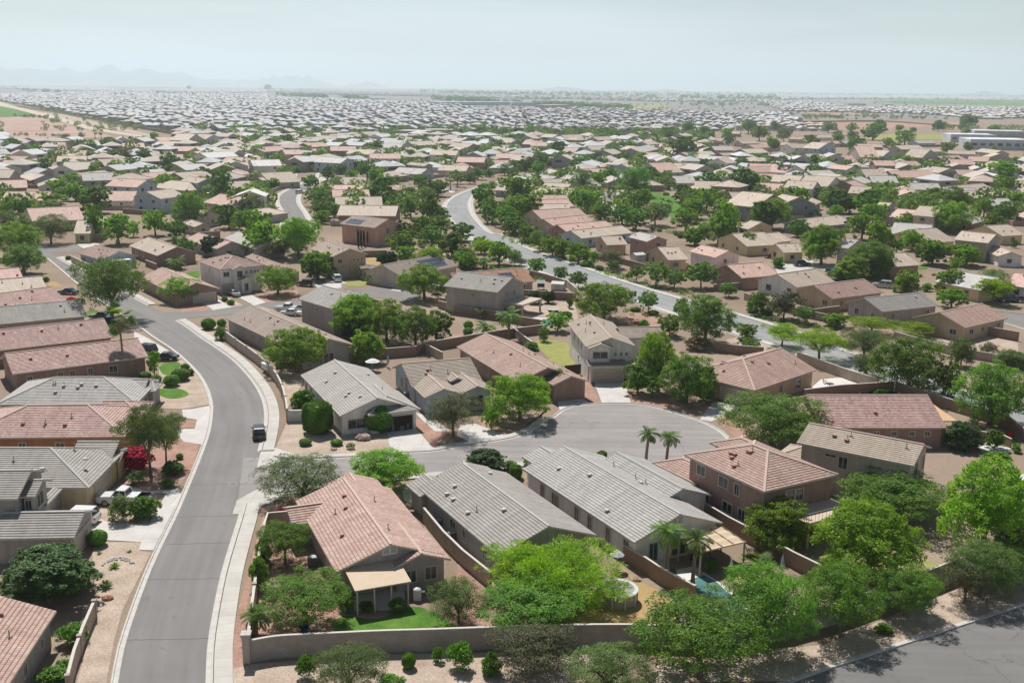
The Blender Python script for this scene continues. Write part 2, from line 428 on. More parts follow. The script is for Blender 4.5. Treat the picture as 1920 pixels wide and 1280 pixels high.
def house(key, t, xl, yl, xr, yr, d, st=1, rt='p', rc='T', wc='be', det=None, eave=None, ext=(), win=None, gar=None, vents=None, pitch=.36, o=.5, label=None, solar=None, name=None, gopen=False):
    h = eave or (2.9 if st == 1 else 5.6)
    A, B = W(t, xl, yl, h), W(t, xr, yr, h)
    a = (B-A); L = math.hypot(a.x, a.y); ux, uy = a.x/L, a.y/L
    if isinstance(d, tuple):
        Rr = W(d[0], d[1], d[2], h); d = abs((Rr.x-A.x)*-uy + (Rr.y-A.y)*ux)
    D = d
    yaw = math.atan2(uy, ux)
    if det is None: det = 2 if full(t, xl, yl)[1] > 560 else 1
    nm = name or ('two_storey_house' if st == 2 else 'house')
    e = empty(nm, (A.x, A.y, 0), yaw)
    r = random.Random(hash_(key))
    roof, wall = MB(), MB()
    blocks = [(0, 0, L, D, h, rt)]
    for x in ext:
        if isinstance(x[0], str) and x[0] in TILES:     # surveyed: near eave left, right, depth, eave height, kind
            tt, ax, ay, bx, by, dd, ez, kk = x
            Q = [W(tt, ax, ay, ez), W(tt, bx, by, ez)]
            lo = [((q.x-A.x)*ux+(q.y-A.y)*uy, -(q.x-A.x)*uy+(q.y-A.y)*ux) for q in Q]
            x0, x1 = sorted((lo[0][0], lo[1][0])); y0 = (lo[0][1]+lo[1][1])/2
            blocks.append((x0, y0, x1, y0+dd, ez, kk))
        else: blocks.append(tuple(L*float(v[1:]) if isinstance(v, str) and v[0] == 'L' and len(v) > 1 and v[1] != '+' and v[1] != '-' else (L+float(v[1:] or 0) if isinstance(v, str) and v[0] == 'L' else (D+float(v[1:] or 0) if isinstance(v, str) and v[0] == 'D' else v)) for v in x))
    infos = []
    for bi, (x0, y0, x1, y1, z, k) in enumerate(blocks):
        polys, gab, zr, caps = roof_polys(x0, y0, x1, y1, z, pitch if k not in ('s', 'sx') else .14, k)
        for P in polys:
            if k in ('p', 'g'): sides = (0, 1, 3)
            elif k in ('s', 'sx'): sides = (0, 1, 2, 3)
            elif k == 'hr' and len(P) == 4: sides = (0, 3) if P is polys[0] else (0, 1)
            elif k == 'hl' and len(P) == 4: sides = (0, 1) if P is polys[0] else (0, 3)
            else: sides = (0,)
            add_slope(roof, P, det, k, sides)
        if det >= 1:
            for p, q in caps: roof.bar((p[0], p[1], p[2]+.03), (q[0], q[1], q[2]+.03), .26 if det > 1 else .3, .12, 1)
        e_ = o + .013*bi
        X0, Y0, X1, Y1 = x0+e_, y0+e_, x1-e_, y1-e_
        zt = z - .02 + (e_*pitch if k in ('p', 'g') else 0) - .12
        zp = zr - .14
        zw = z - .1
        def wz(s): return zw
        if k == 's':
            zw = z - .12
        # gable walls follow the slope, so they are raised at mid-span
        zl = z - .14 + e_*pitch
        for s, a_, b_ in (('n', (X0, Y0), (X1, Y0)), ('r', (X1, Y0), (X1, Y1)), ('f', (X1, Y1), (X0, Y1)), ('l', (X0, Y1), (X0, Y0))):
            if s in gab: wall_quad(wall, a_, b_, -.05, zl, zp)
            else: wall_quad(wall, a_, b_, -.05, zl)
        infos.append((X0, Y0, X1, Y1, z, k, zr, gab))
    par = e
    wall.obj('wall', wall_mat(wc), par)
    cap = M_CAPG if rc in 'gGw' else M_CAP
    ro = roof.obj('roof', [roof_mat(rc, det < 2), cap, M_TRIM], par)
    X0, Y0, X1, Y1, z, k, zr, gab = infos[0]
    # which walls look towards the camera
    cx, cy = A.x, A.y
    cd = Vector((-(A.x+ux*L/2-uy*D/2), -(A.y+uy*L/2+ux*D/2))).normalized()
    nrm = {'n': (uy, -ux), 'r': (ux, uy), 'l': (-ux, -uy), 'f': (-uy, ux)}
    vis = [s for s in 'nrl' if nrm[s][0]*cd.x + nrm[s][1]*cd.y > .12]
    if win is None:
        win = []
        for s in vis:
            ln = (X1-X0) if s == 'n' else (Y1-Y0)
            n = max(1, int(ln/(4.2 if det > 1 else 5.5)))
            for lev in range(st):
                for i in range(n):
                    if gar and s == gar[0] and lev == 0 and abs((i+.5)/n-gar[1])*ln < gar[2]/2+1: continue
                    if r.random() < .2: continue
                    w_ = r.choice((1.0, 1.3, 1.6)); hh = r.choice((1.2, 1.4))
                    win.append((s, (i+.5+r.uniform(-.15, .15))/n, (1.55 if lev == 0 else 4.35), w_, hh))
    for q in win:
        s, tt, zc, w_, hh = q[:5]
        rect = infos[q[5]][:4] if len(q) > 5 else (X0, Y0, X1, Y1)
        fm, pm, bm = window_mesh(w_, hh)
        if det >= 2:
            wo = place_on_wall('window', fm, par, s, tt, zc, rect); inst('pane', pm, wo)
        else: place_on_wall('window', bm, par, s, tt, zc, rect)
    if gar:
        rect = infos[gar[3]][:4] if len(gar) > 3 else (X0, Y0, X1, Y1)
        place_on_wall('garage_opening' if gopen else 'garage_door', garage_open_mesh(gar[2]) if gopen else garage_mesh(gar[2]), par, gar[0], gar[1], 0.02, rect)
    # vents on the slopes
    nv = vents if vents is not None else (7 if det > 1 else (2 if r.random() < .6 else 0))
    vm = VENT_G if rc in 'gGw' else VENT_R
    for i in range(nv):
        fx, fy = r.uniform(.12, .88), r.uniform(.12, .42)
        if k == 'g':
            side = r.choice((0, 1)) if det > 1 else 0
            x = L*fy if side == 0 else L*(1-fy); y = D*fx; zz = h + L*fy*pitch
        else:
            y = D*fy; x = L*(.25+.5*fx) if k == 'h' else L*fx; zz = h + D*fy*pitch
            if k == 'h':
                if min(x, L-x) < y+.5: continue
            if det > 1 and r.random() < .3 and k != 'h': y = D-y
        isv = r.random() < .62
        inst('roof_vent' if isv else 'vent_pipe', vm if isv else PIPE, par, (x, y, zz+.03), 0 if y < D/2 else math.pi)
    if solar:
        x0f, x1f, y0f, y1f = solar
        sm = MB()
        ya, yb = D*y0f, D*y1f; xa, xb = L*x0f, L*x1f
        za, zb = h+ya*pitch+.12, h+yb*pitch+.12
        if k == 'g': pass
        P = [(xa, ya, za), (xb, ya, za), (xb, yb, zb), (xa, yb, zb)]
        sm.face(P, 0); Q = [(x, y, zz-.05) for x, y, zz in P]
        sm.face(Q[::-1], 1)
        for i in range(4): sm.face([Q[i], Q[(i+1) % 4], P[(i+1) % 4], P[i]], 1)
        sm.obj('solar_panel', [M_SOLAR, M_VENTG], par)
    if (key[0] == 'C' and r.random() < .7): YARDS.append((e, L, D, wc, r.random()))
    HOUSES.append(dict(key=key, e=e, L=L, D=D, yaw=yaw, A=A, st=st, rc=rc, wc=wc, rt=rt, label=label, c=Vector((A.x+ux*L/2-uy*D/2, A.y+uy*L/2+ux*D/2, 0)), u=(ux, uy), det=det))
    return e
def hash_(s):
    h = 5381
    for c in str(s): h = (h*33 + ord(c)) & 0xffffffff
    return h
def inside_house(p, pad=1.0):
    for q in HOUSES:
        dx, dy = p.x-q['A'].x, p.y-q['A'].y; u = q['u']
        x, y = dx*u[0]+dy*u[1], -dx*u[1]+dy*u[0]
        if -pad < x < q['L']+pad and -pad < y < q['D']+pad: return True
    return False
# ---------------------------------------------------------------- the near houses
GABLE_VENT = MB()
GABLE_VENT.box((0, -.03, 0), (1.5, .08, .95), 0)
for _i in range(2): GABLE_VENT.box((-.36+.72*_i, -.075, 0), (.58, .03, .7), 1)
GABLE_VENT = GABLE_VENT.mesh('gable_vent', [M_WHITE, m_plain('grey_louvre', (.45, .45, .46), .6)])
def gable_vent(e, q, side='r', z=None):
    h = [x for x in HOUSES if x['e'] is e][0]
    zz = z or 4.1
    if side == 'r': inst('gable_vent', GABLE_VENT, e, (h['L']-.5, h['D']/2, zz), math.pi/2)
    else: inst('gable_vent', GABLE_VENT, e, (.5, h['D']/2, zz), -math.pi/2)
K = {}
K['F1'] = house('F1', 'A2', 372, 330, 583, 703, ('A2', 1180, 645), 1, 'p', 'T', 'gy', vents=6, label='terracotta tiled house with plain tan patio cover behind the front garden wall',
    ext=[('L-7', 'D-5.5', 'L1.045', 'D+.3', 2.75, 'p'), (1.0, -1.6, 6.2, 4, 2.75, 'g'), (-3.6, 'D-7', 4, 'D-.6', 2.8, 'p')],
    win=[('n', .3, 1.5, 1.2, 1.2), ('n', .65, 1.5, 1.2, 1.2), ('r', .72, 1.45, 1.3, 1.5, 1), ('r', .3, 1.4, 1.2, 1.4, 1), ('r', .3, 1.15, 2.4, 2.0)])
gable_vent(K['F1'], 0)
K['H2'] = house('H2', 'D1', 20, 345, 985, 1165, ('A3', 935, 580), 1, 'p', 'g', 'gy', vents=7, label='grey tiled house beside the round above-ground pool',
    ext=[(-3.0, 'D-7.5', 4, 'D-1', 2.8, 'p'), (-2.2, -.6, 2, 4.2, 2.6, 'p')], win=[('n', .42, 1.5, 1.5, 1.4), ('n', .57, 1.5, 1.0, 1.4), ('n', .83, 1.5, 1.2, 1.2), ('r', .4, 1.4, 2.2, 1.9)])
K['H3'] = house('H3', 'F', 979.4, 878.6, 1189, 1017.3, ('F', 1356.7, 981), 1, 'p', 'G', 'wh', vents=7, label='pale grey tiled white house beside the swimming pool with tan slatted awning',
    ext=[(-4.2, 2.2, 4, 7.5, 2.7, 'p'), (3.2, 'D-4', 16.5, 'D+4.2', 2.75, 'p')],
    win=[('n', .16, 1.35, 1.0, 2.0), ('n', .29, 1.4, 1.6, 1.5), ('n', .5, 1.5, 1.0, 1.7), ('n', .62, 1.5, 1.0, 1.7), ('n', .78, 1.5, 1.0, 1.7), ('n', .93, 1.5, 1.1, 1.8), ('r', .22, 1.2, 1.2, 2.1), ('r', .55, 1.2, 2.2, 2.0)])
gable_vent(K['H3'], 0)
K['BR'] = house('BR', 'F', 1282.8, 852.3, 1432.8, 921.9, ('F', 1578.6, 892.3), 2, 'h', 'T', 'br', eave=5.9, vents=8, label='brown two-storey house with hipped terracotta roof and rear balcony',
    ext=[(-6.2, .25, 2, 5.4, 2.9, 'hl'), (-3.5, 6.8, 3, 12, 5.2, 'hl')],
    win=[('n', .17, 4.75, 1.6, 1.3), ('n', .48, 4.6, 1.7, 1.35), ('n', .66, 4.5, .9, 1.5), ('n', .24, 2.0, 1.6, 1.4), ('n', .55, 1.9, 1.7, 1.4), ('n', .74, 1.9, 1.2, 1.5),
         ('r', .38, 4.2, 1.4, 2.1), ('r', .52, 4.4, 1.3, 1.5), ('r', .75, 1.3, 2.2, 2.0)])
K['H4'] = house('H4', 'F', 1493.5, 829.6, 1713.5, 873.4, ('F', 1777.6, 844.2), 2, 'p', 't', 'be', eave=5.8, vents=6, label='beige two-storey house with long tan gabled roof behind the acacia',
    ext=[(-3.2, 1.6, 2, 7.0, 3.0, 'hl')], win=[('n', .28, 4.9, 1.5, .5), ('n', .4, 4.3, 1.2, 1.6), ('n', .7, 1.6, 1.4, 1.3), ('r', .42, 4.3, 1.1, 1.8), ('r', .85, 4.3, 1.0, 1.7), ('r', .5, 1.3, 2.0, 2.0)])
K['R1'] = house('R1', 'B4', 515, 868, 840, 760, 13.5, 1, 'hl', 'T', 'tn', vents=7, label='terracotta tiled tan house with garage facing the round street end',
    ext=[], gar=('l', .27, 4.9), win=[('n', .45, 1.5, 1.2, 1.3), ('n', .75, 1.4, 1.8, 1.8), ('r', .3, 1.4, 1.8, 1.8), ('r', .7, 1.5, 1.4, 1.4)])
K['R2'] = house('R2', 'B4', 860, 1062, 1520, 1062, 14, 1, 'p', 'P', 'br', vents=4, label='long low pink clay tiled house behind the beige two-storey house',
    ext=[(-5.5, 6, 4, 13, 2.9, 'hl')], win=[('n', .45, 1.9, .9, .8), ('n', .6, 1.9, .9, .8), ('n', .75, 1.9, .9, .8), ('n', .88, 1.9, .9, .8)])
K['L1'] = house('L1', 'A1', 20, 1330, 295, 905, 11, 1, 'p', 'T', 'gy', vents=5, label='terracotta tiled house nearest the camera on the left side of the curving street', win=[('n', .2, 1.4, 1, 1.2), ('n', .45, 1.4, 1, 1.2), ('n', .8, 1.4, .8, 1)])
K['L2'] = house('L2', 'Z4', -600, 620, 208, 610, 8.5, 2, 'p', 'g', 'gy', vents=0, label='grey two-storey house with grey tiled garage wing beside the dark round tree',
    ext=[('Z4', -150, 1105, 900, 1062, 7.2, 2.9, 'p'), ('Z4', 190, 590, 428, 575, 5.0, 5.2, 'p'), ('Z4', 425, 700, 560, 690, 6.5, 2.8, 'sx')], gar=('r', .5, 4.9, 1),
    win=[('r', .5, 4.0, 1.9, 1.6, 2), ('n', .5, 4.1, .8, 1.2, 2)])
K['L3'] = house('L3', 'Z4', -500, 475, 1070, 475, 13.3, 1, 'hr', 'g', 'ye', vents=6, label='yellow walled house with grey tiles behind the white pickup truck',
    ext=[('Z4', 820, 128, 1345, 122, 6.2, 3.1, 'p'), ('Z4', 1340, 160, 1440, 155, 4, 2.5, 'p')], gar=('r', .4, 4.9), win=[('n', .3, 1.5, 1.2, 1.2)])
K['L4'] = house('L4', 'Z5', -500, 905, 1500, 885, 13, 1, 'h', 'P', 'rd', vents=5, label='pink clay tiled house with orange brick walls behind the pale olive street tree',
    ext=[('Z5', 1150, 655, 1690, 650, 7, 3.0, 'hr')], win=[('n', .36, 1.5, 1.0, 1.2), ('n', .6, 1.5, 1.2, 1.2), ('n', .77, 1.6, 1.6, 1.3)])
K['L5'] = house('L5', 'Z5', -60, 505, 1640, 490, 12.5, 1, 'h', 'G', 'gy', vents=8, label='pale grey streaked roof house behind the pink clay tiled one with orange walls',
    ext=[('Z5', 1400, 345, 1720, 350, 6, 2.9, 'p'), ('Z5', 1700, 345, 1860, 345, 5, 2.6, 'hr')], win=[('r', .5, 1.5, 1.4, 1.3)])
K['L6'] = house('L6', 'B1', 65, 783, 775, 692, 11.5, 1, 'p', 'P', 'br', vents=6, label='long pinkish roofed brown house behind the tall fan palm trunk',
    win=[('n', .1, 1.6, .9, 1.2), ('n', .33, 1.6, .9, 1.2), ('n', .42, 1.6, .9, 1.2), ('n', .56, 1.6, .9, 1.2), ('n', .74, 1.5, 1.4, 1.3)])
K['L7'] = house('L7', 'B1', -60, 666, 595, 590, 12.5, 1, 'p', 'P', 'br', vents=6, label='pinkish clay roofed house next behind the palm trunk house', win=[('n', .9, 1.5, 1, 1.2)])
K['L8'] = house('L8', 'B1', -60, 528, 455, 480, 12, 1, 'p', 'g', 'gy', vents=6, label='flat looking grey roofed house with two small shrubs in front of its roof')
K['L9'] = house('L9', 'B1', -80, 460, 345, 398, 12, 1, 'p', 'P', 'br', vents=4, label='pink clay roofed house beside the big willowy tree on the left')
K['L10'] = house('L10', 'B1', -80, 372, 250, 342, 12, 1, 'p', 't', 'gy', vents=3, label='tan roofed house second from the left corner trees')
K['L11'] = house('L11', 'B1', -80, 305, 125, 288, 11, 1, 'p', 'P', 'be', vents=2, label='small pink clay roof showing beside the dark corner tree')
K['M1'] = house('M1', 'B2', 5, 490, 400, 678, ('B2', 556, 575), 1, 'p', 'b', 'gy', vents=7, label='brown grey tiled house with long side wall at the first street corner',
    ext=[(-3.5, 5, 3, 11, 2.8, 'p')], win=[('n', .2, 1.5, 1.1, 1.2), ('n', .36, 1.5, .9, 1.2), ('n', .47, 1.5, .9, 1.2), ('n', .8, 1.5, 1.2, 1.2), ('r', .5, 1.3, 2, 2)])
K['M2'] = house('M2', 'B2', 385, 390, 565, 443, 11.5, 2, 'p', 'g', 'gy', vents=6, label='grey taupe two-storey house beside the two white parked trucks', win=[('n', .5, 4.4, .7, 1.0), ('r', .3, 4.4, 1.2, 1.4), ('r', .7, 1.5, 1.6, 1.4)])
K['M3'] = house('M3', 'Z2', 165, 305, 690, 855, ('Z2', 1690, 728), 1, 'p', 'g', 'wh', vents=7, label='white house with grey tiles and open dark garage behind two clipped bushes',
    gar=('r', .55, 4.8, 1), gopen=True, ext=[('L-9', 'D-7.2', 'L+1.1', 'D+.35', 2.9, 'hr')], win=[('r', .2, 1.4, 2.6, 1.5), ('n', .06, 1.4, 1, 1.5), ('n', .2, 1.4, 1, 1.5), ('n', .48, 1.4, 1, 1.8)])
K['M4'] = house('M4', 'Z1', 575, 685, 1640, 590, ('Z1', 165, 402), 1, 'p', 't', 'bl', vents=5, label='pale blue house with many gabled tan roof next to the white garage house',
    ext=[(.25, -6.0, 6.3, 5, 2.85, 'g'), ('L-5.4', -5.6, 'L', 4, 2.8, 'g'), ('L.52', -.6, 'L.74', 5, 3.4, 'g')],
    win=[('l', .4, 1.7, .9, 1.5), ('l', .65, 1.6, .9, 1.5), ('n', .5, 1.4, 2.2, 1.9, 2)])
K['M5'] = house('M5', 'B3', 100, 640, 410, 830, ('B3', 690, 768), 1, 'p', 'T', 'br', vents=7, label='terracotta tiled brown house between the gabled tan roof and the white two-storey',
    ext=[('L-6', 'D-6', 'L+3', 'D+.3', 2.85, 'p')])
K['M6'] = house('M6', 'Z3', 190, 205, 470, 565, ('Z3', 1225, 560), 2, 'p', 't', 'wh', vents=7, label='off-white two-storey house with garage at the head of the round street end',
    gar=('r', .5, 4.9, 4), ext=[('L', .1, 'L+2.6', 'D.8', 3.0, 'sx'), ('L-3', .2, 'L+1.1', 4.4, 5.55, 'p'), ('L.3', 'D-1', 'L.66', 'D+6.5', 5.5, 'g'), ('L', 'D-1.6', 'L+2.8', 'D+2.2', 2.9, 'p'), ('L-.6', .1, 'L+2.2', 'D-1.7', 2.9, 'sx')][1:],
    win=[('r', .5, 4.35, 2.6, 1.25, 1), ('r', .62, 4.2, .5, .6), ('r', .75, 4.2, .5, .6), ('r', .88, 4.2, .5, .6), ('n', .25, 4.4, .7, 1.3), ('n', .48, 4.4, .7, 1.3), ('n', .64, 4.4, .7, 1.3), ('n', .5, 1.6, .8, .9)])
K['G'] = house('G', 'F', 831, 536, 932.8, 548.3, ('F', 973, 529.7), 2, 'p', 'g', 'gy', det=2, vents=6, label='taupe two-storey house with grey gabled roof beside the gravel yard fire pit',
    ext=[(-2.4, 3, 2, 9, 2.9, 's')], win=[('n', .53, 4.3, .8, 1.0), ('n', .55, 1.5, .7, 1.0), ('r', .35, 4.3, 1.0, 1.6), ('r', .62, 4.3, 1.0, 1.6), ('r', .3, 1.5, 1.2, 1.5)])
K['G2'] = house('G2', 'D8', 420, 380, 1305, 303, 12.5, 1, 'p', 'O', 'gy', det=2, vents=5, label='bright orange tiled house behind the taupe two-storey one', win=[('n', .84, 1.4, 2.2, 2.0)], solar=(.6, .78, .08, .36))
K['N1'] = house('N1', 'C2', 1050, 1150, 1462, 1068, 12.5, 1, 'p', 'b', 'be', det=2, vents=5, label='brown roofed house with dark solar panels and small left gable wing', solar=(.52, .86, .1, .42),
    ext=[('C2', 880, 1098, 1048, 1100, 9, 2.8, 'g')], win=[('n', .5, 1.5, 1.3, 1.2, 1)])
K['N2'] = house('N2', 'C2', 385, 945, 548, 1005, ('C2', 768, 972), 2, 'p', 'b', 'tn', det=2, vents=5, label='tan two-storey house with dark windows and porch behind the white van',
    ext=[('C2', 680, 1085, 808, 1085, 6, 2.9, 'g')], gar=('r', .2, 4.0), win=[('r', .2, 4.3, 1.3, 1.2), ('r', .62, 4.4, .7, .8), ('r', .75, 4.4, .7, .8), ('r', .88, 4.4, .7, .8), ('n', .5, 1.5, 1.6, 1.5, 1)])
K['N3'] = house('N3', 'C2', 602, 766, 855, 797, ('C2', 1000, 765), 2, 'p', 'b', 'pr', det=2, vents=4, label='salmon two-storey house with solar panels and a row of thin cypresses', solar=(.1, .5, .06, .3),
    ext=[('C2', 990, 792, 1142, 786, 9, 2.9, 'p')], win=[('n', .45, 4.2, .7, 1.8), ('r', .5, 4.1, 1.5, 1.9), ('r', .2, 4.2, .6, .9), ('r', .5, 1.4, 2, 1.8)])
K['W2'] = house('W2', 'D6', 190, 318, 462, 417, ('D6', 970, 362), 2, 'h', 'T', 'wh', det=2, eave=5.8, vents=6, label='white two-storey house with arched windows and hipped terracotta roof',
    ext=[('L-5', 2.6, 'L+1.0', 6.4, 5.6, 'p'), ('L-2', 'D-6.8', 'L+2.2', 'D-3.4', 3.2, 'p')], gar=('r', .25, 4.9), win=[('r', .12, 4.4, 1.5, 1.2), ('r', .5, 4.4, 1.4, 1.6, 1), ('r', .62, 4.5, .6, .8), ('r', .75, 4.5, .6, .8), ('r', .84, 4.5, .6, .8), ('r', .93, 4.5, .6, .8), ('n', .45, 4.5, .5, 1.2), ('r', .5, 1.4, 1.0, 2.0, 2)])
K['W1'] = house('W1', 'B1', 730, 278, 905, 362, ('B1', 1122, 326), 1, 'p', 'T', 'br', det=2, vents=5, label='terracotta roofed brown house with garage at the first street corner', gar=('r', .68, 4.9), ext=[('L-3', 'D-7', 'L+1.6', 'D+.2', 2.9, 'p')][:0])
K['W3'] = house('W3', 'D6', 760, 268, 1185, 432, ('D6', 1470, 455), 1, 'p', 'T', 'be', det=2, vents=6, label='terracotta roofed beige house next right of the white arched window house', gar=('r', .7, 4.6))
K['W4'] = house('W4', 'B1', 405, 152, 530, 187, ('B1', 755, 176), 1, 'p', 'T', 'bl', det=2, vents=4, label='pale walled terracotta roofed house inside the long grey side wall', ext=[('L-1', 4, 'L+3.0', 9.5, 2.7, 's')][:0])
K['W5'] = house('W5', 'B1', 672, 113, 820, 166, ('B1', 910, 108), 1, 'p', 't', 'br', vents=4, label='tan gravel coloured roof on a brown house behind the pale walled one')
K['W6'] = house('W6', 'B1', 960, 80, 1130, 130, ('B1', 1250, 106), 1, 'p', 'T', 'gy', vents=3, label='terracotta roofed grey house behind the round dark tree')
K['W7'] = house('W7', 'B1', 1165, 74, 1330, 130, ('B1', 1410, 90), 1, 'p', 'g', 'gy', vents=3, label='grey green roofed house in front of the twin tall green trees')
# along the collector road, right-hand side
for q in (('E1', 'C3', 970-135, 862, 970, 895, ('C3', 1125, 884), 2, 'p', 'g', 'br', 'brown two-storey house with grey roof and small white patio cover'),
  ('E2', 'C3', 1125, 1028, 1272, 1022, ('C3', 985, 972), 1, 'p', 't', 'tn', 'tan low house between the brown and the pale pink two-storey ones'),
  ('E3', 'C3', 1270, 965, 1462, 1010, ('C3', 1606, 985), 2, 'p', 'T', 'pk', 'pale pink two-storey house with blue solar wing beside the collector road'),
  ('E4', 'C3', 1655, 1157, 1925, 1135, ('C3', 1440, 1097), 1, 'p', 'T', 'br', 'terracotta roofed brown house in front of the pale pink two-storey'),
  ('E5', 'B4', 735, 331, 935, 300, ('B4', 540, 287), 1, 'p', 't', 'wh', 'white walled tan roofed house with patio door beside the collector road'),
  ('E6', 'B4', 920, 390, 1190, 356, ('B4', 735, 342), 1, 'p', 'T', 'tn', 'terracotta roofed orange tan house beside the collector road wall'),
  ('E7', 'B4', 1180, 458, 1478, 426, ('B4', 955, 412), 1, 'p', 'g', 'gy', 'grey house with plain grey roof beside the collector road wall'),
  ('E8', 'B4', 1612, 541, 1837, 490, ('B4', 1312, 492), 1, 'p', 'T', 'tn', 'terracotta roofed tan house at the right with dark patio opening'),
  ('E9', 'C3', 395, 827, 745, 796, ('C3', 322, 795), 1, 'p', 'T', 'br', 'terracotta roofed brown house left of the pale blue gabled one'),
  ('E10', 'C3', 500, 872, 872, 832, ('C3', 432, 835), 1, 'p', 't', 'bl', 'pale blue gabled house with tan roof facing the collector road'),
  ('E11', 'C3', 682, 920, 835, 915, ('C3', 572, 885), 1, 'p', 't', 'tn', 'tan gabled house left of the brown two-storey house'),
  ('E12', 'C3', 300, 783, 592, 752, ('C3', 232, 752), 1, 'p', 'T', 'be', 'terracotta house with small patio two left of the pale blue gable'),
  ('E13', 'B4', 1450, 300, 1690, 346, 13, 1, 'p', 'G', 'ye', 'long pale grey roofed yellow house at right'),
  ('E14', 'B4', 1800, 312, 1960, 338, 12, 1, 'p', 'P', 'wh', 'pink clay roofed white house at the right edge'),
  ('E15', 'C4', 960, 1078, 1180, 1062, 13, 1, 'p', 't', 'br', 'tan hipped roof house behind the dark leafy tree at right'),
  ('E16', 'C4', 1410, 880, 1662, 906, ('C4', 1757, 878), 2, 'p', 't', 'gy', 'grey two-storey house with tan roof at right of the solar roofs'),
  ('E17', 'C4', 560, 932, 655, 944, ('C4', 792, 918), 2, 'p', 'g', 'gy', 'grey two-storey house half hidden by the tall pale green tree'),
  ('E18', 'C4', 390, 795, 685, 762, 12, 1, 'p', 't', 'sl', 'tan roofed dark grey house beside the parked cars driveway'),
  ('E19', 'C4', 190, 975, 345, 970, 10, 1, 'p', 't', 'ye', 'yellow house with tan roof and arched porch beside the parked cars'),
  ('E20', 'C4', -20, 918, 255, 888, 11, 1, 'p', 't', 'ye', 'tan roofed house behind the arched porch house'),
  ('E21', 'C4', 1730, 1000, 1925, 1005, 12, 1, 'g', 't', 'wh', 'white gabled house at the right edge with cluttered yard')):
    key = q[0]
    K[key] = house(key, q[1], q[2], q[3], q[4], q[5], q[6], q[7], q[8], q[9], q[10], vents=3, label=q[11])
LANDMARK_HOUSES = {'BR': 'the brown two-storey house', 'N3': 'the salmon house with cypresses', 'W2': 'the white arched window house', 'E3': 'the pale pink two-storey house', 'M6': 'the white house at the street end',
  'G': 'the taupe two-storey house', 'L6': 'the palm trunk house', 'E8': 'the tan house with dark patio', 'E16': 'the grey house beside solar roofs', 'W4': 'the house inside the grey wall', 'E10': 'the pale blue gabled house', 'R1': 'the round street end garage house',
  'F1': 'the house with tan patio cover', 'H3': 'the house with slatted awning', 'L3': 'the yellow walled house', 'E19': 'the arched porch house', 'L9': 'the house beside the willowy tree'}
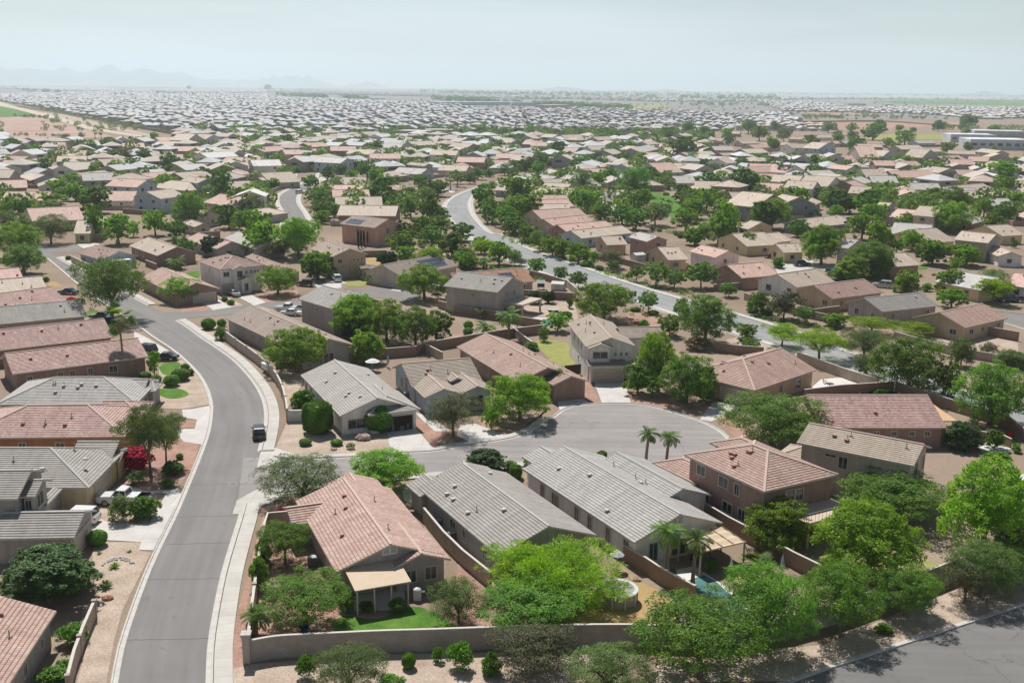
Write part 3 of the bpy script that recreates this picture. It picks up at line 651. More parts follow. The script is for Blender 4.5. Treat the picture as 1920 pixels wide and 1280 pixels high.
# ---------------------------------------------------------------- houses farther off (near eave left, near eave right, depth, storeys, roof kind, roof, wall)
MID = {
'C1': """955 575 1156 588 T1265,560 2 g t bl|752 494 985 505 T1040,480 2 p T bl|670 602 955 602 12 1 p T wh|0 600 330 600 11 1 p T be|235 756 612 736 14 1 p T be|-20 512 200 506 11 1 p T br|
20 456 216 456 14 1 g t br|240 450 416 442 14 1 g t bl|455 441 656 450 14 1 g t gy|945 441 1086 456 13 1 g T rd|1165 441 1346 456 13 1 g t gy|1350 468 1440 470 12 1 p T be|1418 476 1570 468 12 2 g t bl|
1680 571 1912 571 9 2 g w wh|1636 414 1798 412 11 2 h T be|1460 612 1645 642 11 1 p T be|525 838 652 836 12 1 p t ye|630 800 752 798 11 1 p b be|1400 790 1522 782 11 1 g t be|390 276 612 276 11 1 p T be|
330 232 482 230 11 1 p T be|205 188 300 190 11 1 p t be|300 212 446 214 11 1 p T be|405 320 622 318 11 1 p t gy|440 366 642 366 11 1 p t be|640 352 776 372 12 1 g b br|-20 266 82 262 11 1 p g be|-20 318 152 322 11 1 p T be|-20 352 192 356 11 1 p T br|
885 218 1046 216 11 1 p T rd|1150 172 1296 168 11 1 p T pk|1100 202 1366 208 11 1 p t be|1180 244 1446 244 11 1 p T br|1330 270 1450 272 12 1 g T rd|1110 290 1276 284 11 1 p t be|1350 168 1472 158 11 2 g t be|1480 158 1602 152 11 2 g t bl|
1460 250 1602 242 10 1 p w wh|1500 294 1722 282 11 2 p w wh|1560 326 1852 332 11 1 p T be|1650 364 1842 372 11 1 p t br|1280 378 1492 380 11 1 p P bl|1120 308 1322 306 11 1 p T rd|1620 192 1760 184 11 1 p t be|1790 186 1892 192 11 1 h t be|
1700 222 1902 218 11 1 p t be|1850 352 1962 350 11 2 p w wh|1790 464 1926 474 11 1 g t be|1700 700 1856 716 11 1 h t be|360 170 470 168 10 1 p g sl|210 170 300 172 10 1 g t be|1050 500 1345 530 11 1 h t tn|1250 735 1400 745 11 1 p T pk""",
'C2': """-20 352 190 348 11 2 p w wh|60 250 222 236 10 2 p T be|-30 448 102 474 11 1 g t be|410 322 606 332 10 2 p G bl|350 306 472 312 10 1 p t be|225 308 342 316 10 1 p T be|210 268 332 266 10 2 p T be|
395 216 532 208 10 2 p T br|440 258 532 254 10 1 p T pk|535 242 722 242 10 2 p T br|645 262 832 268 10 2 p t wh|700 304 822 304 10 1 g T be|820 298 1042 298 10 2 p T wh|975 400 1180 412 10 1 p g bl|1080 340 1210 352 T1302,350 2 p b gy|
1305 382 1512 388 10 1 p t be|1245 270 1442 274 10 2 p t wh|1440 322 1642 326 10 2 p T br|1640 304 1722 306 10 2 g t bl|1720 346 1846 344 10 1 p T wh|1720 294 1926 298 10 2 p T br|1500 374 1602 356 10 1 p T be|1200 232 1372 224 10 1 p t be|
1140 204 1302 198 10 2 p t bl|1380 210 1522 218 10 2 p t gy|1400 262 1612 258 10 1 g t be|890 214 1042 218 10 1 p t be|830 188 922 182 10 1 g G bl|1000 164 1116 166 9 1 p T br|640 146 722 152 9 1 g t be|720 154 870 158 9 1 g b br|
450 152 562 154 9 1 p t be|170 146 262 148 9 1 p T pk|230 170 366 174 9 1 p t be|370 164 482 162 9 1 p t ye|40 176 162 172 9 1 g t be|500 546 796 548 11 1 p P be|550 578 822 576 10 1 p T be|570 640 912 638 11 1 p t be|580 706 1006 712 11 1 p t br|
1620 142 1742 138 9 1 p T br|1705 168 1832 172 9 1 p T rd|1640 182 1720 176 9 1 p w wh|1800 228 1925 224 10 1 p t be|1040 238 1130 244 9 1 p T be|560 205 650 203 9 1 p t be|280 205 380 206 9 1 p t be|-20 212 60 214 9 1 p t be|700 190 800 186 9 1 p t be""",
'C3': """120 556 402 572 11 1 p t br|180 566 396 572 10 1 g O gy|140 614 418 612 9 1 p T be|180 652 452 642 9 1 p T be|205 682 432 680 9 1 p t be|215 736 552 718 10 1 p T be|-20 308 112 314 11 2 p t br|70 194 202 198 10 2 p T br|130 206 252 208 10 2 p T tn|
240 250 372 258 10 1 p T br|355 248 452 252 10 2 p T br|330 210 552 208 10 1 p T gy|390 152 522 148 10 2 p T br|440 166 562 164 10 1 p T rd|620 166 742 162 10 2 p t be|572 236 702 234 10 2 p t wh|690 262 762 254 10 1 p t be|770 232 862 240 10 2 p t gy|
880 206 1112 218 10 1 p T be|935 256 1060 228 11 2 p g gy|950 284 1142 284 10 1 p T rd|1100 246 1272 248 10 1 p T br|1280 284 1392 274 10 1 p T tn|490 414 702 410 10 1 p T gy|690 372 882 386 10 2 g t bl|890 376 1072 400 10 2 g T bl|275 450 372 446 11 1 g g bl|
1150 366 1302 368 10 1 p t tn|1180 474 1332 474 11 1 p g pk|1450 364 1542 366 10 1 p T br|1545 332 1622 328 10 2 p t wh|1705 372 1902 378 10 2 p T wh|1560 434 1722 428 10 1 h t gy|1545 494 1742 498 11 1 g t gy|1740 446 1902 452 10 1 p T be|1750 524 1926 534 11 1 p P tn|
1515 640 1640 655 T1720,645 1 p t br|1600 600 1840 600 11 1 p t be|1815 608 1930 632 11 2 p t sl|1620 792 1700 806 T1785,775 2 p t tn|1690 930 1925 916 11 1 p t ye|1460 238 1602 238 10 2 p g gy|1600 264 1702 268 10 1 p T be|1700 260 1852 254 10 2 p t sl|1450 272 1522 278 10 1 g T rd|
1660 190 1780 188 9 1 p t be|1255 210 1370 212 9 1 p T be|1430 170 1520 172 9 1 p T be|1560 118 1640 120 9 1 p T br|930 120 1010 118 9 1 p T br|1080 168 1170 170 9 1 p t br|720 185 810 183 9 1 p T be|1790 205 1925 208 9 1 p t be|600 200 690 198 9 1 p T be|280 175 390 178 9 1 p t be""",
'C4': """140 302 300 302 10 1 p T br|380 302 500 302 T570,290 2 p t be|258 222 418 218 10 2 p t wh|440 228 572 222 10 2 g t bl|165 202 256 198 9 1 p t tn|-20 222 102 216 9 1 p T be|-20 396 200 392 10 2 p T wh|200 402 352 390 10 2 g T wh|495 366 640 380 T735,375 2 p T bl|
570 308 752 308 10 1 p T be|740 288 880 290 T920,268 2 p T gy|690 332 832 334 10 1 p T br|850 348 1002 350 10 2 p T br|900 284 1002 276 10 1 g t bl|1030 352 1192 350 10 1 p T gy|1190 330 1312 334 10 1 g t gy|1355 312 1512 304 10 1 p T sl|1395 338 1562 342 10 2 p T br|
1510 314 1662 320 10 2 p T br|1640 296 1842 300 10 2 g t gy|1690 378 1912 374 10 1 g t gy|790 442 960 444 T1010,420 2 p t wh|1010 436 1312 428 11 2 p T wh|1305 402 1462 400 10 2 g t be|1450 414 1580 416 T1685,405 2 p T be|370 486 502 494 10 1 g T be|505 500 620 478 10 2 g t wh|600 480 712 470 10 1 p t be|
650 545 800 553 T855,535 2 p t br|1010 566 1192 570 10 1 g P rd|840 644 930 652 T1000,640 2 p t gy|940 716 1122 734 10 1 p P pk|1110 704 1280 718 T1360,690 2 p t be|1090 520 1332 524 10 1 p g be|1330 552 1562 562 10 1 p g be|1550 584 1692 580 10 1 p t be|1460 548 1722 522 10 1 p b br|
1790 498 1925 504 10 1 p t gy|-20 648 240 620 10 2 g t sl|355 664 465 608 10 1 p t be|1230 905 1432 892 12 1 p t ye|950 836 1232 856 11 1 p G ye|1765 856 1925 846 10 1 p t ye|1545 768 1645 742 10 1 p g br|1690 640 1856 642 10 1 p g be|1850 704 1925 724 9 1 p T br|
1040 232 1210 228 10 2 p t gy|1210 250 1340 246 9 1 p t be|1370 262 1570 268 9 1 p t be|640 192 780 188 9 1 p g gy|790 194 900 190 9 1 p T gy|740 216 910 216 9 2 p t br|230 158 340 160 8 1 p T be|400 148 545 146 9 1 p t wh|560 190 640 190 8 1 p T be|1160 188 1290 186 9 1 p g bl|1185 292 1300 280 9 2 g t gy|1560 245 1700 262 9 1 p t be"""}
for t_, txt in MID.items():
    for i_, row in enumerate(txt.replace('\n', '').split('|')):
        f_ = row.split()
        d_ = (t_, *[float(v) for v in f_[4][1:].split(',')]) if f_[4][0] == 'T' else float(f_[4])
        st_ = int(f_[5])
        if not isinstance(d_, tuple): d_ = d_*1.4
        key = t_ + '_' + str(i_)
        house(key, t_, float(f_[0]), float(f_[1]), float(f_[2]), float(f_[3]), d_, st_, f_[6], f_[7], f_[8], det=1)
# ---------------------------------------------------------------- trees, palms, shrubs
M_BARK = m_plain('bark', (.17, .13, .10), .9, scale=9, var=.3)
M_PALMBARK = m_plain('palm_bark', (.30, .22, .16), .9, scale=5, var=.25)
LEAFM = {'ash': m_leaf('leaf_bright_green', (.17, .33, .018), (.40, .58, .06), .55), 'mesq': m_leaf('leaf_mesquite', (.12, .20, .05), (.25, .34, .10), .45),
 'oak': m_leaf('leaf_mid_green', (.125, .255, .03), (.26, .42, .06), .5), 'ficus': m_leaf('leaf_dark_glossy', (.05, .105, .022), (.11, .19, .04), .25),
 'pv': m_leaf('leaf_palo_verde', (.22, .37, .012), (.42, .58, .03), .55), 'olive': m_leaf('leaf_olive_brown', (.125, .14, .062), (.22, .23, .11), .3),
 'citrus': m_leaf('leaf_citrus', (.17, .29, .022), (.34, .46, .045), .5), 'palm': m_leaf('leaf_palm', (.11, .21, .035), (.25, .37, .08), .45),
 'dead': m_leaf('leaf_dry_frond', (.22, .15, .08), (.3, .22, .12), .2), 'red': m_leaf('leaf_bougainvillea', (.55, .015, .045), (.8, .04, .11), .4),
 'yellow': m_leaf('leaf_yellow_bloom', (.38, .33, .03), (.5, .45, .05), .3), 'clip': m_leaf('leaf_clipped', (.10, .23, .018), (.20, .38, .035), .35),
 'cyp': m_leaf('leaf_cypress', (.028, .05, .02), (.05, .08, .03), .1)}
def quads_mesh(name, C, N, U, hw, hl, tone, mat):
    """many leaf quads at once: centres C, normals N, long axis U, half sizes"""
    U = U/np.linalg.norm(U, axis=1, keepdims=True)
    V = np.cross(N, U); V /= np.maximum(np.linalg.norm(V, axis=1, keepdims=True), 1e-6)
    hw = hw[:, None]; hl = hl[:, None]
    P = np.stack([C-U*hl, C+V*hw*.9, C+U*hl, C-V*hw*.9], 1)
    n = len(C)
    me = bpy.data.meshes.new(name)
    me.vertices.add(n*4); me.vertices.foreach_set('co', P.reshape(-1).astype(np.float32))
    me.loops.add(n*4); me.loops.foreach_set('vertex_index', np.arange(n*4, dtype=np.int32))
    me.polygons.add(n); me.polygons.foreach_set('loop_start', np.arange(0, n*4, 4, dtype=np.int32))
    try: me.polygons.foreach_set('loop_total', np.full(n, 4, dtype=np.int32))
    except Exception: pass
    at = me.attributes.new('tone', 'FLOAT', 'FACE'); at.data.foreach_set('value', tone.astype(np.float32))
    me.materials.append(mat); me.update(calc_edges=True); me.validate()
    return me
def crown_mesh(name, seed, n, z0, lobes, leaf, mat, shell=.55, clump=.06, per=18, squash=1.0, updir=.0, aspect=.55, wisp=0.0, top=1.0, rl=(.2, .34), open_=0.0):
    """unit crown (width 1, ground 0, top 1): leaf clumps on overlapping lobes"""
    g = np.random.default_rng(seed)
    hc = (z0+top)/2; hh = (top-z0)/2
    L = []
    for i in range(lobes):
        a = 2*math.pi*(i*.618+g.random()*.2); k = math.sqrt((i+.5)/lobes)
        zz = g.uniform(-.8, .7) if i > 2 else .6
        r = g.uniform(*rl)
        rad = max(.05, .5-r)*k*math.sqrt(max(.15, 1-(zz*.8)**2))/.8
        rad = min(rad, .5-r*.9)
        L.append((math.cos(a)*rad, math.sin(a)*rad, hc+zz*hh*(1-r*1.1), r))
    L = np.array(L); w = L[:, 3]**2; w /= w.sum()
    vz = min(1.6, hh*2*squash)
    nt = max(30, int(n/(62 if n > 6000 else 30 if n > 2500 else 12)))
    nt = min(nt, 420)
    T, TD, TR = [], [], []
    tries = 0
    while len(T) < nt and tries < nt*40:
        tries += 1
        k = g.choice(len(L), p=w); d = g.normal(size=3); d /= np.linalg.norm(d)
        if d[2] < -.35 and g.random() < .6: continue
        p = L[k, :3] + d*L[k, 3]*g.uniform(.72, 1.04)*np.array([1, 1, vz])
        if p[2] < z0: continue
        q = (p-L[:, :3])/(L[:, 3:4]*np.array([1, 1, vz])); q = np.linalg.norm(q, axis=1); q[k] = 9
        if q.min() < .7 and g.random() < .85: continue
        if open_ and g.random() < open_*.5: continue
        T.append(p); TD.append(d); TR.append(g.uniform(.7, 1.35)*(clump*1.55 if n > 6000 else clump*1.9))
    T, TD, TR = np.array(T), np.array(TD), np.array(TR); nt = len(T)
    wt = TR**2; wt /= wt.sum()
    ni = int(n*.16)
    ti = g.choice(nt, n-ni, p=wt)
    du = g.normal(size=(n-ni, 3)) + TD[ti]*.5 + np.array([0, 0, .35]); du /= np.linalg.norm(du, axis=1, keepdims=True)
    T = T + g.normal(size=T.shape)*.012
    C = T[ti] + g.normal(size=(n-ni, 3))*clump*.22 + du*(TR[ti]*(.35+.65*g.random(n-ni)**.5))[:, None]*np.array([1, 1, .85*max(.6, vz)])
    li = g.choice(len(L), ni, p=w); di = g.normal(size=(ni, 3)); di /= np.linalg.norm(di, axis=1, keepdims=True)
    C = np.concatenate([C, L[li, :3]+di*(L[li, 3]*.75*g.random(ni)**.4)[:, None]*np.array([1, 1, vz])])
    D = np.concatenate([du*.6+TD[ti]*.4, di])
    ct = g.random(nt)
    N = g.normal(size=C.shape)*.55 + D*.6 + np.array([0, 0, .4]); N /= np.linalg.norm(N, axis=1, keepdims=True)
    U = np.cross(N, g.normal(size=C.shape)) + (D*1.6+np.array([0, 0, updir]))*wisp
    s = leaf*(.7+.6*g.random(len(C)))
    tone = np.clip(np.concatenate([ct[ti]*.6, np.full(ni, .1)]) + g.random(len(C))*.4, 0, 1)  # filler leaves get a low tone: inner crown shade put into the colour
    C[:, 2] = np.maximum(C[:, 2], z0*.7)
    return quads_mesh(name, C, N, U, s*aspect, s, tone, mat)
def trunk_mesh(name, seed, fork=.3, top=.72, spread=.26, r=.028, limbs=5, lean=.02, mat=None):
    g = random.Random(seed); mb = MB()
    f = (g.uniform(-lean, lean), g.uniform(-lean, lean), fork)
    mb.tube([(0, 0, -.02), (f[0]*.4, f[1]*.4, fork*.5), f], [r*1.35, r*1.05, r*.95], 8)
    for i in range(limbs):
        a = 6.283*i/limbs + g.uniform(-.4, .4); k = g.uniform(.6, 1)
        q = (f[0]+math.cos(a)*spread*.45*k, f[1]+math.sin(a)*spread*.45*k, fork+(top-fork)*.5)
        e = (f[0]+math.cos(a+.2)*spread*k, f[1]+math.sin(a+.2)*spread*k, top*g.uniform(.85, 1.05))
        mb.tube([f, q, e], [r*.7, r*.5, r*.2], 6)
        a2 = a+g.choice((-.7, .7))
        mb.tube([q, (q[0]+math.cos(a2)*spread*.45, q[1]+math.sin(a2)*spread*.45, q[2]+(top-fork)*.3)], [r*.42, r*.15], 5)
    return mb.mesh(name, mat or M_BARK, True)
def frond(C, N, U, hw, hl, tone, base, az, el, ln, droop, nleaf, width, g, tn):
    p = np.array(base, float); dirh = np.array([math.cos(az), math.sin(az), 0]); side = np.array([-math.sin(az), math.cos(az), 0])
    e = el
    for i in range(nleaf):
        k = i/(nleaf-1)
        d = dirh*math.cos(e) + np.array([0, 0, 1])*math.sin(e)
        p = p + d*ln/nleaf; e -= droop/nleaf
        w = width*math.sin(math.pi*min(1, .12+k*.9))
        for sg in (-1, 1):
            u = side*sg*.85 + d*.55 + np.array([0, 0, -.25])
            u /= np.linalg.norm(u)
            C.append(p+u*w*.5); U.append(u); N.append(np.cross(u, d)+np.array([0, 0, .2])); hl.append(w*.55); hw.append(ln/nleaf*.5); tone.append(tn+g.random()*.3)
        C.append(p-d*ln/nleaf*.5); U.append(d); N.append(np.array([0, 0, 1.])+d*.01); hl.append(ln/nleaf*.6); hw.append(ln*.012); tone.append(.2)
def palm_crown(name, seed, kind):
    g = random.Random(seed); C, N, U, hw, hl, tn = [], [], [], [], [], []
    if kind == 'feather':
        for i in range(26):
            frond(C, N, U, hw, hl, tn, (0, 0, 0), 6.283*i*.618, g.uniform(-.2, 1.25), g.uniform(.85, 1.05), g.uniform(1.3, 2.0), 14, .26, g, g.uniform(0, .6))
    else:
        for i in range(34):
            az = 6.283*i*.618; el = -1.0+2.2*((i*.37) % 1)
            d = np.array([math.cos(az)*math.cos(el), math.sin(az)*math.cos(el), math.sin(el)])
            c = d*g.uniform(.45, .62); t0 = g.uniform(0, .7)
            side = np.array([-math.sin(az), math.cos(az), 0]); up = np.cross(d, side)
            C.append(d*.25); U.append(d); N.append(up); hl.append(.27); hw.append(.012); tn.append(.5)
            for j in range(11):
                a = -1.25+2.5*j/10
                u = d*math.cos(a)+side*math.sin(a)+np.array([0, 0, -.12]); u /= np.linalg.norm(u)
                C.append(c+u*.2); U.append(u); N.append(up+np.array([g.uniform(-.2, .2), 0, .1])); hl.append(.24); hw.append(.045); tn.append(t0+g.random()*.3)
    return quads_mesh(name, np.array(C), np.array(N), np.array(U), np.array(hw), np.array(hl), np.clip(np.array(tn), 0, 1), LEAFM['palm'])
def clip_mesh(name, seed, shape, n, mat=None, leaf=.035):
    g = np.random.default_rng(seed)
    d = g.normal(size=(n, 3)); d /= np.linalg.norm(d, axis=1, keepdims=True)
    if shape == 'box':
        q = d/np.max(np.abs(d)*np.array([1, 1, 1]), axis=1, keepdims=True)
        q = q*.5+d*.5
        C = q*np.array([.48, .48, .5])*.98 + np.array([0, 0, .5])
    else:
        C = d*np.array([.5, .5, .5]) + np.array([0, 0, .5])
    C += g.normal(size=C.shape)*.012 + .02*np.sin(C[:, [1, 2, 0]]*11+seed)
    N = d + g.normal(size=C.shape)*.45; N /= np.linalg.norm(N, axis=1, keepdims=True)
    U = np.cross(N, g.normal(size=C.shape))
    s = leaf*(.7+.6*g.random(n))
    t = np.clip(.35+.3*g.random(n)+.25*np.sin(C[:, 0]*9+C[:, 2]*7+seed), 0, 1)
    return quads_mesh(name, C, N, U, s*.7, s, t, mat or LEAFM['clip'])
PROTO = {}
def proto(kind):
    if kind in PROTO: return PROTO[kind]
    k, lod = kind.split('/')
    m = {'h': 1.7, 'm': .5, 'l': .16}[lod]; lf = {'h': .92, 'm': 1.6, 'l': 2.7}[lod]
    out = []
    for s in range(3 if lod != 'l' else 2):
        sd = hash_(kind) % 1000 + s*17
        per = 18 if lod == 'h' else (10 if lod == 'm' else 5)
        if lod != 'h': lf *= 1.12
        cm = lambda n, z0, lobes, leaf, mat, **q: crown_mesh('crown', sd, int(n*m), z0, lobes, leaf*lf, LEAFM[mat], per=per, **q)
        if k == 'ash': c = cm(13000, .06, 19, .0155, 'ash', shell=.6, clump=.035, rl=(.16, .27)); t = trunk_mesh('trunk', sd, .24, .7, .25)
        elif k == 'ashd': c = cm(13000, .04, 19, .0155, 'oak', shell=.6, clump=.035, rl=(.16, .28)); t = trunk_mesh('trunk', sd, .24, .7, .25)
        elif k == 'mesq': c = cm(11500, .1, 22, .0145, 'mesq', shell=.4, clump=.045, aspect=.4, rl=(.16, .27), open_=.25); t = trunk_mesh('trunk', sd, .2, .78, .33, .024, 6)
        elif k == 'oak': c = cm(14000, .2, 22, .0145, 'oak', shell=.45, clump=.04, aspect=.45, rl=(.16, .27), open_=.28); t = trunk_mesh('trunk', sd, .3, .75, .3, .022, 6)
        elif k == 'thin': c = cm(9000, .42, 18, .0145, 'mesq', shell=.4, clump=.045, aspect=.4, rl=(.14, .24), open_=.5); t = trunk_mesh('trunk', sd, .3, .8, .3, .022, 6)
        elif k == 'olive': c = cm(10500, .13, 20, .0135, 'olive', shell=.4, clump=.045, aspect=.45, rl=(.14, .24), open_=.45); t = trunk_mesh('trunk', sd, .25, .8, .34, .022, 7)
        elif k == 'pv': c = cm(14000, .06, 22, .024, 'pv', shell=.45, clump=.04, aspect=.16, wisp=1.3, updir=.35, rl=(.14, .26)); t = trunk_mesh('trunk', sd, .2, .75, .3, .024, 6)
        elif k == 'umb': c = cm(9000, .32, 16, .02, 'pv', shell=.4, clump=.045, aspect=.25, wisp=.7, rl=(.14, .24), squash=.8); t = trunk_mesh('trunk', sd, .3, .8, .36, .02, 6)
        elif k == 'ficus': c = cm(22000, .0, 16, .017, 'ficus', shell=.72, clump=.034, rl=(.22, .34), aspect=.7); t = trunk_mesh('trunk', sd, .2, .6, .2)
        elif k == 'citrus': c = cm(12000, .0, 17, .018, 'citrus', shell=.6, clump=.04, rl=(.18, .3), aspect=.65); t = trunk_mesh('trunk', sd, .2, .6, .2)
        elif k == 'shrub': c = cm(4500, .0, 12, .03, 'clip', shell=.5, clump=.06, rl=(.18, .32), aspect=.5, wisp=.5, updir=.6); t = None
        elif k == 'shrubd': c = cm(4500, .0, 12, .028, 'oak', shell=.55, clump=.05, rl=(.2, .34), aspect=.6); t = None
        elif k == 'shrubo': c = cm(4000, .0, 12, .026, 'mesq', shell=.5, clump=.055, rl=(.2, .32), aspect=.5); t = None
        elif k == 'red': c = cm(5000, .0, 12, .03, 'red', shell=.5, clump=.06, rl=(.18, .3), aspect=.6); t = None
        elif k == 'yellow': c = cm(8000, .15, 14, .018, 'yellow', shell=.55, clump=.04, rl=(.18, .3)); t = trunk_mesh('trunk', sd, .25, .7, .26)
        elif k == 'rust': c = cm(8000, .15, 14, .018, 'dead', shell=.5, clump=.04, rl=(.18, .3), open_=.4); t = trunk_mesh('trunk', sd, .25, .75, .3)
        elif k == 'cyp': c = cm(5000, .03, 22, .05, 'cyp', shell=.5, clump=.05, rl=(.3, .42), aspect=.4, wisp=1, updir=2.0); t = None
        elif k == 'ball': c = clip_mesh('foliage', sd, 'ball', int(6000*m), leaf=.03*lf); t = None
        elif k == 'balld': c = clip_mesh('foliage', sd, 'ball', int(6000*m), LEAFM['oak'], leaf=.032*lf); t = None
        elif k == 'box': c = clip_mesh('foliage', sd, 'box', int(11000*m), leaf=.03*lf); t = None
        elif k in ('fpalm', 'qpalm', 'dpalm', 'lowpalm'): c = palm_crown('fronds', sd, 'fan' if k in ('fpalm', 'lowpalm') else 'feather'); t = None
        elif k in ('agave', 'yucca'):
            g = np.random.default_rng(sd); n = 70 if k == 'yucca' else 46
            az = g.random(n)*6.283; el = g.uniform(.15, 1.35, n)
            d = np.stack([np.cos(az)*np.cos(el), np.sin(az)*np.cos(el), np.sin(el)], 1)
            c = quads_mesh('leaves', d*.25+np.array([0, 0, .05]), np.cross(d, np.array([0, 0, 1.]))*.2+np.array([0, 0, 1.])*.9+.1*g.normal(size=d.shape), d, np.full(n, .045), np.full(n, .28), g.random(n), LEAFM['shrubo' if 0 else ('oak' if k == 'agave' else 'mesq')]); t = None
        out.append((c, t))
    PROTO[kind] = out
    return out
PLANTS = []
KNAME = {'ash': 'ash_tree', 'ashd': 'broadleaf_tree', 'mesq': 'mesquite_tree', 'thin': 'mesquite_tree', 'oak': 'shade_tree', 'olive': 'olive_tree', 'pv': 'palo_verde_tree', 'umb': 'palo_verde_tree', 'ficus': 'ficus_tree', 'citrus': 'citrus_tree',
 'shrub': 'shrub', 'shrubd': 'shrub', 'shrubo': 'shrub', 'red': 'bougainvillea', 'yellow': 'flowering_tree', 'rust': 'dry_tree', 'cyp': 'cypress_tree', 'ball': 'clipped_bush', 'balld': 'round_bush', 'box': 'clipped_bush',
 'fpalm': 'fan_palm', 'qpalm': 'queen_palm', 'dpalm': 'date_palm', 'lowpalm': 'fan_palm', 'agave': 'agave_plant', 'yucca': 'yucca_plant'}
KDESC = {'ash': 'bright green', 'ashd': 'full green', 'mesq': 'loose grey green', 'thin': 'thin grey green', 'oak': 'dark feathery', 'olive': 'olive brown', 'pv': 'wispy lime green', 'umb': 'flat topped light green', 'ficus': 'dense dark', 'citrus': 'yellow green',
 'shrub': 'bright leafy', 'shrubd': 'dark leafy', 'shrubo': 'dull green', 'red': 'crimson', 'yellow': 'yellow blooming', 'rust': 'rust coloured', 'cyp': 'thin dark', 'ball': 'clipped round', 'balld': 'dark rounded', 'box': 'clipped boxy',
 'fpalm': 'fan leaved', 'qpalm': 'feathery', 'dpalm': 'arching', 'lowpalm': 'low', 'agave': 'spiky grey', 'yucca': 'spiky'}
SHRUBS = ('shrub', 'shrubd', 'shrubo', 'red', 'ball', 'balld', 'box', 'agave', 'yucca', 'cyp')
def plant_at(k, p, wm, hm, lod, label=None, group=None, trunk_col=None):
    r = random.Random(hash_((k, round(p.x, 1), round(p.y, 1))))
    V = proto(k+'/'+lod); c, t = V[r.randrange(len(V))]
    e = empty(KNAME[k], (p.x, p.y, 0), 0)
    rz = r.uniform(0, 6.28)
    if k in ('fpalm', 'qpalm', 'dpalm', 'lowpalm'):
        cr = wm*(.66 if k == 'fpalm' else .56)
        th = max(.3, hm-cr*.55)
        mb = MB(); lx, ly = r.uniform(-.3, .3), r.uniform(-.3, .3)
        rr = .2 if k != 'dpalm' else .26
        if p.length > 350: rr = .3
        pts = [(lx*(i/6)**2, ly*(i/6)**2, th*i/6) for i in range(7)]
        mb.tube(pts, [rr*1.5]+[rr*(1.0-.03*i) for i in range(6)], 8)
        mb.obj('trunk', M_PALMBARK, e, True)
        inst('fronds', c, e, (lx, ly, th), rz, (cr, cr, cr))
        if k == 'fpalm':
            sk = MB()
            for i in range(40):
                a = r.uniform(0, 6.28); z = th-r.uniform(.0, 1.3)
                sk.bar((lx+math.cos(a)*.15, ly+math.sin(a)*.15, z), (lx+math.cos(a)*.42, ly+math.sin(a)*.42, z-.8), .16, .03)
            sk.obj('dry_skirt', m_plain('dry_frond', (.28, .2, .12), .9), e)
    elif t is None:
        inst('foliage', c, e, (0, 0, 0), rz, (wm, wm, hm))
    else:
        inst('trunk', t, e, (0, 0, 0), rz, (wm, wm, hm))
        inst('crown', c, e, (0, 0, 0), rz, (wm, wm, hm))
    PLANTS.append(dict(e=e, k=k, w=wm, h=hm, p=Vector((p.x, p.y, 0)), label=label, group=group))
    return e
def plant(k, t, x, y, w, h, label=None, lod=None, **kw):
    """surveyed plant: tile pixel of its foot, width and height in tile pixels"""
    s = px_m(t, x, y); p = W(t, x, y)
    dep = math.atan2(CAM_H, p.y)
    wm = w*s*(1.0 if k in SHRUBS else 1.12)
    hm = max(.3, (h*s - (wm*.35*math.sin(dep) if k not in ('fpalm', 'qpalm', 'dpalm') else 0))/math.cos(dep))
    if full(t, x, y)[1] < 560 and k in ('ash', 'ashd', 'mesq', 'oak', 'ficus', 'citrus', 'olive'): hm = max(hm, .74*wm)
    if lod is None:
        ap = w*TILES[t][2]
        lod = 'h' if ap > 62 else ('m' if ap > 22 else 'l')
    return plant_at(k, p, wm, hm, lod, label, **kw)
